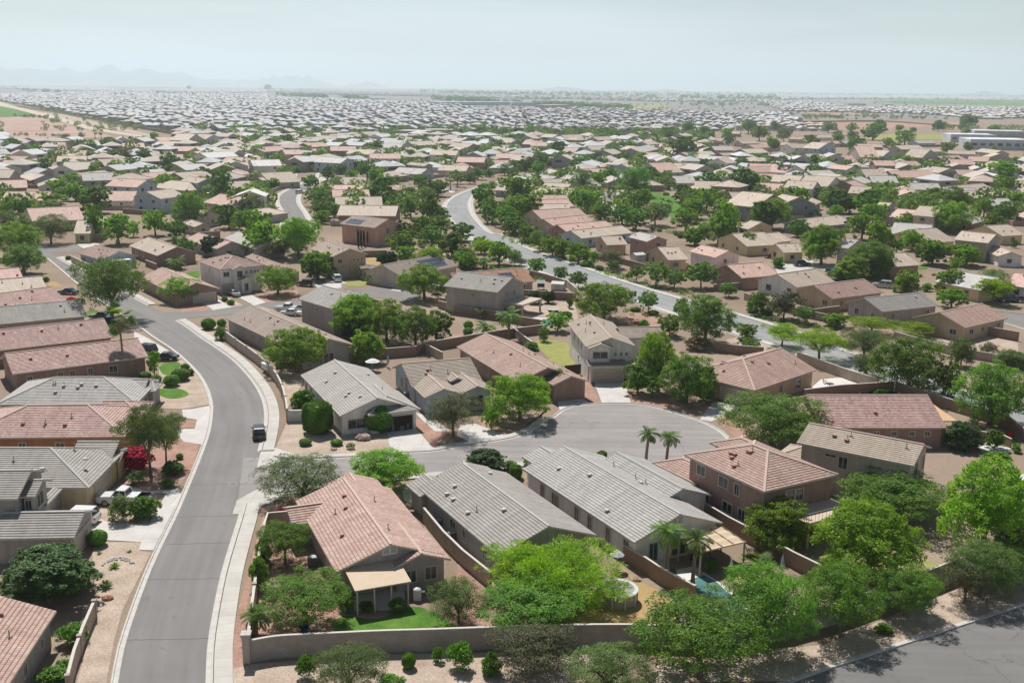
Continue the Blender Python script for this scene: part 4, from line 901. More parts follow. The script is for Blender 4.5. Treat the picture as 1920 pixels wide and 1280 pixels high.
NEAR = [
# --- bottom left
('ficus','A1',262,850,480,335,'big dense dark round tree at lower left beside the grey two-storey house'),
('thin','A1',790,212,290,420,'tall pale olive street tree over the crimson bougainvillea'),
('thin','A1',868,140,190,290,'thinner grey tree just right of the olive street tree'),
('red','A1',712,165,160,130,'crimson bougainvillea beside the yellow house garage'),
('shrubo','A1',635,435,130,140,'tall dull green shrub in front of the white pickup truck'),
('shrubd','A1',757,415,150,125,'dark rounded shrub beside the white pickup truck tailgate'),
('shrubd','A1',905,190,105,75,'dark shrub right of the olive street tree trunk'),
('shrubd','A1',875,258,75,50,'low dark shrub nearest the kerb below the olive street tree'),
('shrubo','A1',722,235,105,70,'olive shrub at the foot of the crimson bougainvillea'),
('balld','A1',938,112,36,32,'tiny round shrub by the left kerb'),
('ball','A1',511,560,96,88,'round lollipop bush beside the concrete driveway at lower left'),
('agave','A1',597,678,88,55,'grey agave among white stones beside the left kerb'),
('yucca','A1',550,785,95,85,'pale spiky yucca near the orange boulder'),
('agave','A1',675,597,40,25,'small grey agave beside the white stones'),
('agave','A1',517,607,45,28,'small agave below the lollipop bush'),
('shrub','A1',380,1075,150,110,'bright frilly shrub inside the left garden wall'),
('shrub','A1',285,1275,160,95,'bright shrub at the bottom left inside the garden wall'),
('shrubd','A1',330,1210,80,60,'dark shrub beside the bottom left bright shrub'),
# --- house with the patio cover
('oak','A2',320,655,250,240,'upper of the two leafy trees left of the patio cover house'),
('oak','A2',430,985,430,320,'broad leafy tree left of the tan patio cover'),
('shrubd','A2',185,790,95,170,'tall dark shrub along the side garden wall'),
('shrubd','A2',205,640,80,120,'dark shrub behind the tall one along the side wall'),
('shrubd','A2',640,900,90,110,'small leafy tree at the left patio post'),
('qpalm','A2',168,1035,170,150,'young feathery palm in the corner behind the wall column'),
('mesq','A2',415,325,415,265,'grey green spreading tree at the street corner behind the terracotta house'),
('ash','A2',830,270,365,240,'light green airy tree beside the side street left of the dark bush'),
('ficus','A2',1365,178,190,135,'dark glossy bush tree beside the cul-de-sac street'),
('box','A2',1522,210,66,72,'clipped green cylinder bush at the grey house front corner'),
('shrub','A2',1616,140,100,42,'flat bright green mound at the cul-de-sac kerb'),
('shrubd','A2',1490,170,75,55,'leafy shrub behind the clipped cylinder bush'),
('box','A3',858,112,46,45,'small clipped square bush beside the cul-de-sac kerb'),
('red','A2',318,408,110,42,'red flowering shrub in the small walled front bed'),
('shrubd','A2',240,412,40,38,'little round shrub beside the red flowering one'),
('mesq','A2',1225,965,270,270,'loose tree at the right end of the green back lawn'),
('shrubd','A2',905,905,90,75,'bush at the right patio post'),
('shrubd','A2',745,905,80,60,'white flowering bush under the patio cover'),
# --- front strip outside the wall
('shrub','A2',430,1255,105,125,'bright shrub nearest the wall column in the gravel strip'),
('mesq','A2',655,1330,350,290,'leafy tree in front of the garden wall at lower middle'),
('ball','A2',964,1200,70,82,'neat round bush in the gravel strip before the wall'),
('shrub','A2',1117,1165,60,75,'smallest bright shrub against the garden wall'),
('shrub','A2',1230,1205,130,140,'largest bright shrub in front of the garden wall'),
('shrub','A2',1396,1230,105,118,'bright shrub just left of the olive brown tree'),
('shrub','A2',870,1285,130,60,'low bright shrub at the bottom edge right of the leafy tree'),
('olive','A3',490,1205,420,290,'olive brown sparse tree in front of the wall at lower middle'),
('mesq','A3',890,1330,410,300,'bushy grey green tree at the bottom edge right of the olive brown one'),
# --- back yards
('pv','A3',610,850,650,380,'huge wispy lime green palo verde over the grey roof'),
('oak','A3',500,1005,500,320,'dark feathery tree in front of the huge lime palo verde'),
('oak','A3',1370,1250,620,490,'large feathery tree with bare trunk at lower right of the pool'),
('oak','A4',570,1115,440,490,'feathery tree second along the bottom right wall'),
('oak','A4',955,1025,390,410,'feathery tree third along the bottom right wall'),
('oak','A4',1300,925,320,290,'low feathery tree fourth along the bottom right wall'),
('olive','A4',1610,865,240,260,'olive grey tree with dark trunk beside the arterial road'),
('mesq','A4',1690,830,340,340,'leafy tree farthest right along the arterial road'),
('ash','A4',1110,742,520,470,'big lime green ash left of the tallest lime ash at right'),
('ash','A4',1690,640,470,580,'tallest lime green ash at the right side'),
('oak','A4',1240,425,520,290,'dark spreading acacia in front of the beige two-storey'),
('citrus','A4',622,575,310,270,'yellow green citrus tree beside the brown two-storey house'),
('qpalm','A4',55,725,200,290,'thin feathery palm at the pool deck left side'),
('qpalm','A4',190,775,190,295,'feathery palm standing at the pool edge'),
('lowpalm','A4',515,690,190,120,'low fan palm beside the slatted awning'),
('lowpalm','A4',880,735,190,85,'low fan palm behind the grey furled umbrella'),
('shrub','A4',1185,1015,90,55,'bright shrub on the gravel beside the arterial kerb'),
('shrubd','A4',445,500,60,50,'small bush at the awning far corner'),
('shrub','A4',285,700,70,70,'bright plant beside the pool deck'),
('shrubd','A4',1850,640,180,200,'dark tree at the far right edge behind the tallest ash'),
# --- left street
('oak','B1',585,500,330,345,'big willowy grey green tree left of the curving street'),
('fpalm','B1',648,778,140,335,'tall lone fan palm with bare trunk left of the curving street'),
('ash','B1',1550,772,300,275,'round bright green tree inside the side wall of the curving street'),
('box','B1',1660,1085,142,170,'big clipped boxy bush left of the white house front window'),
('shrub','B1',1580,962,120,105,'bright leafy shrub behind the big boxy bush'),
('balld','B1',1088,548,72,60,'round dark bush on the corner island by the side wall'),
('balld','B1',1157,533,46,40,'smaller round bush behind the corner island'),
('shrubd','B1',1155,602,70,70,'leafy shrub at the start of the long side wall'),
('balld','B1',895,842,80,62,'round bush nearest the lower curved lawn'),
('balld','B1',943,812,92,66,'largest round bush between the two curved lawns'),
('balld','B1',966,757,46,32,'small brownish bush above the large round bush'),
('balld','B1',991,787,40,34,'small round bush right of the large round bush'),
('ball','B1',755,805,62,40,'clipped mound by the palm trunk house porch'),
('balld','B1',815,832,52,48,'round bush left of the lower lawn'),
('shrub','B1',590,787,85,40,'bright shrubs behind the pale grey streaked roof'),
('shrubo','B1',789,652,40,35,'grey shrub beside the parked dark cars'),
('ash','B1',806,785,62,135,'slim young tree beside the upper curved lawn'),
('ash','B1',946,408,195,150,'rounded green tree before the terracotta corner house'),
('ash','B1',1450,368,190,148,'rounded green tree in front of the white arched window house'),
('ash','B1',1663,290,155,142,'light green tree beside the white van driveway'),
('ash','B1',1365,165,165,190,'left of the twin tall green trees in the middle'),
('ash','B1',1560,180,215,225,'right and larger of the twin tall green trees in the middle'),
('ficus','B1',1120,165,120,95,'round dark tree behind the white arched window house'),
('ashd','B1',962,190,122,132,'dark full tree left of the round dark tree'),
('ash','B1',856,203,90,75,'bright bushy tree beside the tan roof and grey wall'),
('dpalm','B1',920,235,120,75,'small palm inside the wall left of the white arched house'),
('ash','B1',95,175,230,150,'large bright green tree at the far left street corner'),
('ashd','B1',128,258,185,145,'dark full tree on the left kerb below the bright corner tree'),
('shrubo','B1',160,527,95,45,'left of two grey shrubs in front of the flat grey roof'),
('shrubo','B1',272,512,60,28,'right of two grey shrubs in front of the flat grey roof'),
('red','B1',372,410,50,32,'reddish shrub beside the parked dark car at left'),
('shrub','B1',420,415,50,30,'bright shrub beside the reddish one at left'),
('balld','B1',357,188,28,24,'small dark bush outside the grey wall corner'),
('balld','B1',242,300,30,26,'small bush on the lawn by the left street'),
('balld','B1',1172,402,32,24,'small round bush left between the two driveways'),
('balld','B1',1205,420,36,28,'small round bush right between the two driveways'),
# --- middle
('ash','B2',700,590,260,245,'leftmost bright tree of the green clump behind the grey two-storey'),
('ash','B2',850,615,230,245,'central bright tree of the green clump'),
('ashd','B2',1000,645,210,240,'darker right tree of the green clump'),
('ashd','B2',1110,610,170,180,'rightmost tree of the green clump beside the palms'),
('ficus','B2',690,605,140,125,'dark bluish tree low in the green clump'),
('citrus','B2',740,718,172,168,'round glossy tree in front of the green clump'),
('olive','B2',1195,1102,270,250,'olive brown tree in front of the pale blue gabled house'),
('ash','B2',1395,1072,95,130,'small round young tree at the cul-de-sac kerb'),
('ash','B2',1545,1025,320,290,'big full bright tree left of the cul-de-sac'),
('mesq','B2',1735,895,130,150,'dull grey tree behind the big bright cul-de-sac tree'),
('ash','B2',1045,392,245,205,'light green tree over the far end of the side street'),
('dpalm','B2',1485,605,150,175,'arching date palm in front of the gravel yard'),
('dpalm','B2',1360,585,140,90,'low spreading palm left of the date palm'),
('dpalm','B2',1340,492,65,60,'small young palm against the taupe house wall'),
('ball','B2',810,1078,150,142,'round clipped bush in front of the white house garage'),
('ball','B2',425,1152,64,40,'small clipped bush in the white house gravel yard'),
('balld','B2',588,1152,60,36,'low dark bush in front of the boxy bush'),
('shrubo','B2',662,1172,46,36,'grey green shrub right of the low dark bush'),
('balld','B2',1275,545,48,42,'upper round bush beside the taupe house back wall'),
('balld','B2',1272,578,48,40,'lower round bush beside the taupe house back wall'),
('balld','B2',1785,488,58,36,'dark round bush by the gravel yard pool fence'),
('ficus','B2',1620,415,76,72,'left clipped tree in the gravel yard'),
('ficus','B2',1695,412,62,66,'right clipped tree in the gravel yard'),
('shrub','B2',1712,420,42,14,'low mound behind the fire pit'),
('shrub','B2',1805,440,36,52,'small pot tree right of the fire pit'),
('ash','B2',1740,560,140,110,'bright bushy tree beside the green umbrella'),
('ashd','B2',1668,612,55,85,'slim dark tree in the dry back lawn'),
('shrubd','B2',1605,655,80,45,'leafy bush beside the terracotta roof back lawn'),
('shrub','B2',530,720,50,26,'small shrub by the side yard wall'),
# --- cul-de-sac right and collector
('ash','B3',870,500,300,225,'wide bright tree behind the white two-storey beside the collector road'),
('ashd','B3',1395,620,275,275,'tall full tree between the collector road and the cul-de-sac'),
('ash','B3',1150,870,210,330,'tall bright tree beside the white two-storey garage'),
('ashd','B3',1045,885,155,165,'darker tree in front of the white two-storey garage'),
('ashd','B3',1300,935,260,285,'full tree left of the terracotta garage house'),
('ashd','B3',1212,585,130,125,'tree left of the tall full tree beside the collector'),
('rust','B3',1350,655,110,75,'sparse purple brown tree below the tall full tree'),
('ash','B3',1625,655,105,70,'round bush tree behind the terracotta garage house'),
('oak','B4',600,1140,480,290,'dark pecan like tree in front of the terracotta garage house'),
('citrus','B4',985,1030,205,130,'bright tree against the low pink roof'),
('ashd','B4',1310,885,370,320,'large green tree beside the collector road at right'),
('ashd','B4',1740,1045,350,360,'massive dark tree at the right edge beside the collector'),
('ashd','B4',1520,915,130,215,'slimmer tree between the two large trees at right'),
('ficus','B4',1590,1168,180,150,'round dark tree behind the beige two-storey gable'),
('ashd','B4',1765,1170,105,110,'small tree in the walled garden at right'),
('red','B4',1845,1115,40,34,'red flowering bush by the right garden wall'),
('shrubd','B4',1880,1190,50,45,'round bush in the walled garden at right'),
('shrub','B4',1780,1218,120,40,'low bright mound in the walled garden at right'),
('shrub','B4',1180,890,110,35,'ivy mound behind the patio wall'),
('shrub','B4',375,1005,42,28,'small bright bush by the cul-de-sac driveway'),
('umb','B4',655,640,200,140,'flat topped light tree left along the collector road'),
('umb','B4',850,712,270,190,'larger flat topped light tree along the collector road'),
('mesq','B4',1092,788,112,115,'sparse small tree beside the collector pavement'),
('mesq','B4',1085,700,230,170,'grey green tree behind the sparse small one'),
('umb','B4',1125,570,230,105,'flat topped tree before the grey plain house'),
('ash','B4',942,535,142,85,'low bright tree left of the flat topped tree before the grey house'),
('umb','B4',1330,585,210,90,'flat topped tree in front of the dark patio house'),
('oak','B4',527,472,112,130,'dark lollipop street tree by the orange tan house'),
('olive','B4',665,495,165,160,'olive brown street tree before the orange tan house'),
('oak','B4',772,522,112,108,'dark street tree right of the olive brown one'),
('mesq','B4',1590,740,125,155,'grey green tree on the right gravel verge'),
('olive','B4',1730,692,90,88,'bare looking tree on the dry right lot'),
('mesq','B4',1850,745,150,100,'grey tree at the right edge verge'),
('balld','B4',505,460,60,30,'dark low bush under the lollipop street tree'),
('balld','B4',575,470,70,34,'dark low bush right of the lollipop street tree'),
('balld','B4',1130,470,0.1+52,30,'low bush before the grey plain house wall'),
('oak','B4',125,490,75,110,'dark slim street tree beside the collector kerb'),
('ash','B4',470,595,120,85,'small bright tree right of the tall full tree'),
# --- collector road street trees
('oak','B3',515,268,92,98,'dark lollipop street tree first along the collector verge'),
('oak','B3',640,302,76,86,'second lollipop street tree along the collector verge'),
('oak','B3',735,335,92,90,'third lollipop street tree along the collector verge'),
('oak','B3',1100,462,100,125,'lone lollipop tree beside the blue sign on the verge'),
('balld','B3',1127,475,52,28,'round dark bush right of the lone lollipop tree'),
('balld','B3',1035,455,52,26,'low bush left of the lone lollipop tree'),
('red','B3',1040,520,36,16,'red flowers beside the white two-storey roof'),
('shrub','B3',1075,540,62,44,'bright bush behind the white two-storey roof'),
('umb','B3',245,182,112,105,'flat topped tree upper on the collector verge'),
('umb','B3',325,210,108,105,'flat topped tree second on the collector verge'),
('oak','B3',405,215,60,70,'small dark tree right of the second flat topped tree'),
('olive','B3',440,220,52,50,'small brown tree right of the small dark one'),
('ashd','B3',130,215,110,80,'leafy tree left of the flat topped trees'),
('shrub','B3',165,230,110,50,'bright shrubs behind the solar roof'),
('dpalm','B3',240,232,80,62,'small palm on the verge behind the solar roof'),
('ash','B3',600,165,125,105,'first of three round trees across the collector road'),
('ash','B3',660,180,120,110,'second of three round trees across the collector road'),
('ash','B3',735,205,130,115,'third of three round trees across the collector road'),
('olive','B3',905,230,130,110,'pale olive tree beside the white shed'),
('oak','B3',920,250,70,70,'small dark tree in front of the pale olive tree'),
('oak','B3',815,225,48,85,'thin dark tree left of the pale olive tree'),
('oak','B3',1038,300,75,95,'thin street tree right of the white shed'),
('oak','B3',1140,322,140,140,'leafy street tree before the tan low house'),
('oak','B3',1235,335,130,110,'leafy street tree left of the pink walled house'),
('oak','B3',1375,335,160,105,'spreading street tree before the pale pink house'),
('balld','B3',775,222,60,30,'dark round bush by the collector kerb left'),
('balld','B3',845,240,42,26,'dark round bush by the collector kerb middle'),
('balld','B3',1000,275,36,20,'dark round bush by the collector kerb right'),
('oak','B3',1520,380,90,65,'grey leafy tree before the white walled house'),
('ash','B3',1465,110,190,165,'tall pale green tree before the terracotta two-storey'),
('ash','B3',1340,110,115,70,'round bright tree right of the park path'),
('ash','B3',1610,150,100,95,'feathery light tree left of the yellow house'),
('shrub','B4',635,230,55,55,'clipped bush tree beside the parked cars'),
('ash','B4',860,212,190,195,'tall pale weeping tree beside the grey two-storey'),
('ashd','B4',1120,280,235,135,'dark leafy tree before the tan hipped roof'),
('ash','B4',1440,210,160,80,'flat bright tree left behind the pale grey roof'),
('ash','B4',1620,222,130,90,'flat bright tree right behind the pale grey roof'),
('ash','B4',1540,435,150,110,'rounded bright tree by the round street end at right'),
('umb','B4',1755,415,170,140,'flat topped light tree at the far right street'),
('citrus','B4',1300,355,120,58,'low green tree between roofs at right'),
('citrus','B4',1010,300,160,65,'low leafy tree beside the orange tan roof'),
('qpalm','B3',1085,1292,118,235,'left of two feathery palms at the near edge of the round street end'),
('qpalm','B3',1192,1290,122,218,'right of two feathery palms at the near edge of the round street end'),
('oak','A4',1800,770,300,260,'dark feathery tree at the right edge beside the arterial road'),
('oak','B3',1120,905,110,140,'dark low tree between the white two-storey garage and the cul-de-sac'),
('ashd','B3',1385,915,130,180,'dark tree touching the terracotta garage house'),
('shrubd','B4',1410,350,55,40,'small bush before the pale grey roof'),
]
for q in NEAR: plant(q[0], q[1], q[2], q[3], q[4], q[5], q[6])
for i_ in range(6): plant('cyp', 'C2', 738+20*i_+(i_ > 2)*8, 945-8*i_, 15, 120-8*i_, None, 'm', group='cypresses beside the salmon house')
MIDT = {
'C1': """ash 1110 170 60 60|ashd 790 245 150 90|ashd 110 270 160 110|ash 270 290 95 95|ficus 330 310 70 65|ashd 480 215 110 75|ash 590 215 70 60|ashd 660 240 80 75|ashd 610 280 90 60|ash 670 300 70 45|rust 910 310 90 85|ashd 1040 320 110 95|ash 960 400 160 95|ash 1065 380 80 60|ashd 1220 410 115 140|
ashd 830 330 130 85|ash 700 460 90 110|ash 850 450 130 110|mesq 590 370 90 65|mesq 210 400 130 85|ash 310 390 130 85|ashd 265 400 60 40|ash 530 500 95 90|ash 420 560 110 100|ash 470 565 70 60|ash 545 600 160 105|ashd 690 690 230 145|ashd 150 750 170 180|ash 60 720 80 120|fpalm 375 725 90 130|fpalm 445 745 85 150|
ash 690 880 110 220|ash 855 910 215 195|ash 960 860 70 100|ash 1120 850 190 165|ashd 1270 880 140 110|ashd 1360 800 240 230|ashd 1650 800 180 150|ash 1430 640 80 60|ashd 1610 570 120 190|ash 1200 540 160 80|ash 1085 670 110 90|mesq 60 850 220 110|mesq 370 910 260 160|ashd 200 840 110 90|ash 1580 220 60 50|ficus 1650 240 60 50|ash 1750 290 70 60|ash 1865 300 100 100|
ash 1520 420 90 65|ash 1640 390 80 50|balld 1385 420 60 40|fpalm 685 155 32 55|fpalm 730 160 36 60|mesq 585 155 55 45|shrubd 880 175 40 35|ash 1000 170 40 25|ash 1045 195 70 60|shrubd 940 165 40 25|shrub 1800 155 130 55|mesq 1480 200 90 50|ashd 1700 460 90 80|ash 1890 560 110 70|ash 1780 830 210 110|shrub 1460 140 80 22|shrub 1560 700 70 60|fpalm 1665 690 60 100|ash 30 120 1 1""",
'C2': """ash 20 310 80 110|ashd 185 320 90 80|ash 380 275 100 50|ashd 60 410 80 50|ash 215 460 150 110|ashd 290 400 80 60|ashd 130 520 110 95|ash 70 580 110 80|ashd 390 515 140 95|ashd 440 640 230 120|ashd 470 740 250 160|ash 475 765 140 110|ashd 560 720 110 110|ashd 520 455 110 110|ashd 610 410 110 70|ashd 690 390 110 70|ash 690 460 80 60|ashd 800 430 110 80|
ashd 855 470 90 70|ashd 940 460 55 70|mesq 1015 480 60 55|mesq 1050 460 60 50|ashd 1180 500 95 75|ash 1000 355 90 50|mesq 770 350 70 40|ashd 880 390 60 40|ash 800 240 110 65|ash 870 260 120 70|ashd 1060 290 80 70|ash 1110 300 90 55|ash 1180 320 70 55|ashd 1365 340 80 75|mesq 1535 290 60 45|ashd 920 610 210 155|ashd 990 650 90 80|mesq 1115 590 90 75|ashd 1115 720 150 130|
mesq 1230 610 110 75|ashd 1250 750 150 170|ashd 1320 740 110 75|ashd 1310 570 150 100|ash 1210 860 180 120|ash 1330 850 180 120|ashd 1270 950 190 150|ashd 1060 900 170 80|ash 1060 1000 230 150|ash 1080 1040 120 80|ashd 1410 1000 210 140|ashd 1480 890 140 120|ash 1620 980 150 110|ash 1750 1060 150 150|oak 1860 1040 80 80|mesq 1500 1060 150 100|ash 1520 1095 160 75|
ficus 940 1075 110 75|shrubd 845 1190 90 70|ash 1250 1130 240 130|ash 30 960 230 240|ashd 300 980 260 270|olive 160 1020 140 90|ash 440 1160 210 180|fpalm 110 690 75 90|ashd 30 830 1 1|ash 120 640 1 1|mesq 190 310 90 65|ash 240 215 120 45|mesq 170 200 40 30|ash 400 180 80 22|ash 1700 80 1 1|ash 1620 120 90 50|mesq 1690 100 60 40|ash 1880 140 90 60|ash 1720 240 110 70|ashd 1640 280 90 60|
ash 1560 220 100 65|ash 1330 210 60 55|ash 1260 175 60 40|ashd 1210 160 60 25|ash 985 185 70 55|mesq 600 195 35 45|ash 1850 210 120 45|ashd 1840 265 90 40|ashd 1080 225 70 45|mesq 1790 420 90 65|ashd 1600 450 90 55|ashd 1540 480 80 65|mesq 1450 480 80 60|fpalm 1400 520 60 100|fpalm 1450 500 60 90|ashd 1850 450 80 50|ashd 1680 430 60 40|oak 1700 530 50 60|
ashd 1640 680 170 180|ashd 1700 760 190 160|ashd 1790 790 170 140|ash 1800 560 130 100|ash 1870 590 140 140|ash 1870 720 130 130|ashd 1850 850 130 110|ashd 560 390 70 50|ashd 780 380 70 45""",
'C3': """ash 50 600 140 150|ash 110 750 230 180|ash 40 140 90 65|ash 50 200 110 50|ash 130 120 90 40|ash 340 190 100 75|ashd 220 170 60 40|ash 30 215 80 45|ash 620 150 90 55|ash 680 140 90 50|ashd 760 170 80 65|ash 1120 180 140 85|ashd 1020 175 80 50|ash 900 130 80 40|ash 850 250 80 85|ash 740 220 80 45|ashd 1270 200 80 60|ashd 1210 190 70 55|ash 1360 215 110 60|ash 1270 120 120 50|
ash 1380 130 90 60|ashd 1430 170 60 60|ash 1540 160 80 80|ash 1700 120 150 80|ash 1780 170 140 70|ashd 1560 200 100 50|ash 1860 230 60 90|ashd 1410 290 80 65|ash 1770 300 80 55|ashd 1230 300 240 60|ash 1290 330 90 50|yellow 1300 430 135 85|ash 1390 380 110 55|ash 1430 340 60 50|ashd 1120 400 90 95|mesq 1440 430 100 60|ashd 700 310 160 60|fpalm 660 340 40 60|fpalm 730 330 45 55|ashd 330 290 160 55|
ashd 210 360 140 70|ashd 360 360 170 65|ashd 500 370 150 60|ashd 120 390 140 50|ashd 190 440 150 80|ash 30 560 150 110|mesq 500 540 160 140|ash 420 500 80 50|ash 620 500 110 80|ashd 700 480 120 100|ashd 870 450 140 80|ashd 880 570 260 130|ashd 990 490 160 100|ashd 1120 490 110 95|ashd 1420 530 160 100|ashd 1230 610 150 110|ash 1300 640 130 110|ash 1400 680 160 150|ash 1310 730 140 130|
ash 540 680 200 130|ashd 640 740 160 110|ashd 790 770 170 110|ashd 890 810 190 130|ash 920 650 140 90|mesq 800 650 100 90|mesq 1030 780 200 150|ash 1250 820 200 150|fpalm 1070 660 40 60|fpalm 1130 680 45 65|ashd 1660 560 230 80|ashd 1810 810 230 180|ash 1320 920 155 90|ash 1530 920 200 270|ash 1690 970 125 130|ash 1340 480 60 40|ashd 1660 380 110 90|
balld 1015 815 30 24|balld 1060 822 30 20|balld 1212 868 36 30|balld 1180 850 24 20|balld 1110 560 40 18|mesq 60 330 90 40|ashd 20 830 140 120|ashd 110 900 110 120|mesq 200 960 110 130|ashd 870 1090 1 1|shrubd 540 1075 70 40|shrubd 150 910 80 40|ash 1050 170 1 1|fpalm 1860 300 60 130|ashd 560 235 50 40|fpalm 545 260 30 40|mesq 1890 100 70 70""",
'C4': """mesq 190 175 110 95|ash 110 95 60 30|ash 20 130 90 60|ash 510 110 100 45|ashd 580 165 90 55|ash 680 110 90 45|ashd 680 165 90 60|ash 390 210 110 65|ash 830 165 180 50|ash 940 220 90 70|ash 1060 200 140 80|ash 990 240 80 45|ash 690 220 90 40|ash 580 180 80 40|mesq 885 80 80 50|ashd 1520 75 110 85|ash 1120 110 50 30|ash 1020 100 60 30|ashd 830 105 45 30|ashd 1300 100 100 40|ash 1500 130 70 50|ash 1710 120 90 40|
ash 1370 270 120 50|ash 1330 300 60 40|ash 1100 310 100 75|ashd 1510 240 70 60|mesq 1700 250 60 40|ash 1860 330 60 40|ashd 700 260 180 60|mesq 340 250 90 50|ash 270 270 90 50|ashd 120 240 90 80|fpalm 165 470 60 150|fpalm 230 470 60 170|ashd 300 530 110 120|ashd 400 370 130 90|ashd 430 440 90 60|ash 370 400 40 40|ashd 580 420 90 45|ash 700 430 90 40|ashd 720 500 70 50|ash 1165 500 80 55|
ash 1250 390 110 50|ash 1360 520 90 60|ash 1760 470 200 70|ashd 1350 440 90 40|ash 930 590 160 100|ash 1040 540 110 40|ash 600 570 120 65|ashd 560 690 200 130|ash 660 690 160 120|ashd 800 710 230 120|ash 300 690 110 160|ash 380 590 80 70|ashd 430 550 90 70|fpalm 210 570 70 90|ashd 1070 660 110 55|ash 1250 630 130 80|ashd 1400 690 240 140|ash 1240 660 110 80|ash 1630 720 150 130|ashd 1780 760 120 140|
ash 1790 570 180 90|ash 1880 650 120 100|ash 100 800 260 180|ash 750 880 230 150|ash 830 770 190 70|ash 880 970 190 200|ash 1000 980 90 90|ash 1110 960 180 110|ash 1200 800 120 120|ash 1400 830 280 140|ash 1070 800 120 30|ash 1690 840 150 140|ash 460 1060 250 250|ashd 820 1140 280 170|ash 1260 1060 220 120|ash 1500 1060 180 110|ash 1420 1100 90 60|shrub 620 1170 200 80|mesq 1700 1270 220 120|ash 1380 1270 220 60|
shrub 150 1080 70 60|ash 560 730 100 40|fpalm 420 740 60 50|shrub 1850 940 40 50|ashd 290 860 150 60|ash 1080 1220 160 60"""}
HEDGEROWS = 0
for t_, txt in MIDT.items():
    for row in txt.replace('\n', '').split('|'):
        f_ = row.split(); x_, y_, w_, h_ = [float(v) for v in f_[1:5]]
        if w_ < 5: continue
        far_ = full(t_, x_, y_)[1] < 325
        if t_ == 'C2' and 30 < x_ < 620 and 380 < y_ < 990: w_, h_ = w_*.72, h_*.78
        plant(f_[0], t_, x_, y_, w_*((.95 if far_ else 1.2) if w_ < 150 else (.85 if far_ else 1.0)), h_*(1.08 if far_ else 1.2))
# ---------------------------------------------------------------- ground, roads, paving
M_DIRT = m_ground('desert_ground', [(.25, (.30, .215, .155)), (.5, (.38, .28, .205)), (.75, (.45, .345, .265))], .06, 3.0)
M_GRAVELT = m_ground('tan_gravel', [(.34, (.27, .2, .15)), (.5, (.43, .335, .26)), (.64, (.58, .48, .39))], .35, 5.0, speck=.62)
M_GRAVELR = m_ground('red_gravel', [(.34, (.24, .135, .1)), (.5, (.37, .225, .17)), (.64, (.5, .34, .27))], .35, 5.0, speck=.62)
M_LAWN = m_ground('lawn_turf', [(.34, (.04, .1, .012)), (.5, (.085, .185, .025)), (.66, (.16, .27, .05))], .45, 6.0, speck=.5)
M_LAWNY = m_ground('dry_lawn_turf', [(.3, (.20, .22, .06)), (.55, (.30, .30, .10)), (.75, (.40, .34, .16))], .5, 8.0, speck=.4)
M_DRYG = m_ground('straw_grass', [(.3, (.30, .20, .09)), (.55, (.42, .29, .135)), (.75, (.50, .38, .2))], .5, 8.0, speck=.4)
def m_asphalt(name, c, cracks=True):
    t = NT(name); co = t.add('ShaderNodeNewGeometry').outputs['Position']
    n1 = t.noise(co, .12, 5, .6); n2 = t.noise(co, 14, 2)
    f = t.math('ADD', t.math('MULTIPLY', n1, .7), t.math('MULTIPLY', n2, .3))
    col = t.ramp(f, [(.3, sc(c, .86)), (.5, c), (.72, sc(c, 1.14))])
    if cracks:
        vo = t.add('ShaderNodeTexVoronoi', feature='DISTANCE_TO_EDGE'); vo.inputs['Scale'].default_value = .11
        ad = t.add('ShaderNodeVectorMath', operation='ADD'); t.l.new(co, ad.inputs[0])
        no = t.add('ShaderNodeTexNoise'); no.inputs['Scale'].default_value = .35; no.inputs['Detail'].default_value = 4; t.l.new(co, no.inputs['Vector'])
        vm = t.add('ShaderNodeVectorMath', operation='SCALE'); vm.inputs['Scale'].default_value = 5; t.l.new(no.outputs['Color'], vm.inputs[0]); t.l.new(vm.outputs[0], ad.inputs[1])
        t.l.new(ad.outputs[0], vo.inputs['Vector'])
        cr = t.math('LESS_THAN', vo.outputs['Distance'], .006)
        cr = t.math('MULTIPLY', cr, t.math('GREATER_THAN', t.noise(co, .09, 2), .47))
        col = t.mix(t.math('MULTIPLY', cr, .6), col, sc(c, .55))
    uv = t.add('ShaderNodeUVMap').outputs[0]
    mp = t.add('ShaderNodeMapping'); mp.inputs['Scale'].default_value = (.035, .75, 1); t.l.new(uv if not cracks else co, mp.inputs['Vector'])
    col = t.mix(1.0, col, t.ramp(t.noise(mp.outputs[0], 1.0, 3, .55), [(.3, (.86, .86, .86)), (.7, (1.08, 1.08, 1.08))]), 'MULTIPLY')
    sp = t.noise(co, .9, 2, .4); col = t.mix(t.math('MULTIPLY', t.math('GREATER_THAN', sp, .70), .35), col, sc(c, .6))
    t.base(col); t.rough(.9, .2); t.bump(n2, .25, .01); return t.mat
M_ROAD = m_asphalt('worn_asphalt', (.225, .21, .198), False)
M_ROADC = m_asphalt('cracked_asphalt', (.30, .275, .26))
M_ARTERIAL = m_asphalt('arterial_asphalt', (.185, .178, .168))
M_COLLECT = m_asphalt('collector_asphalt', (.29, .29, .285), False)
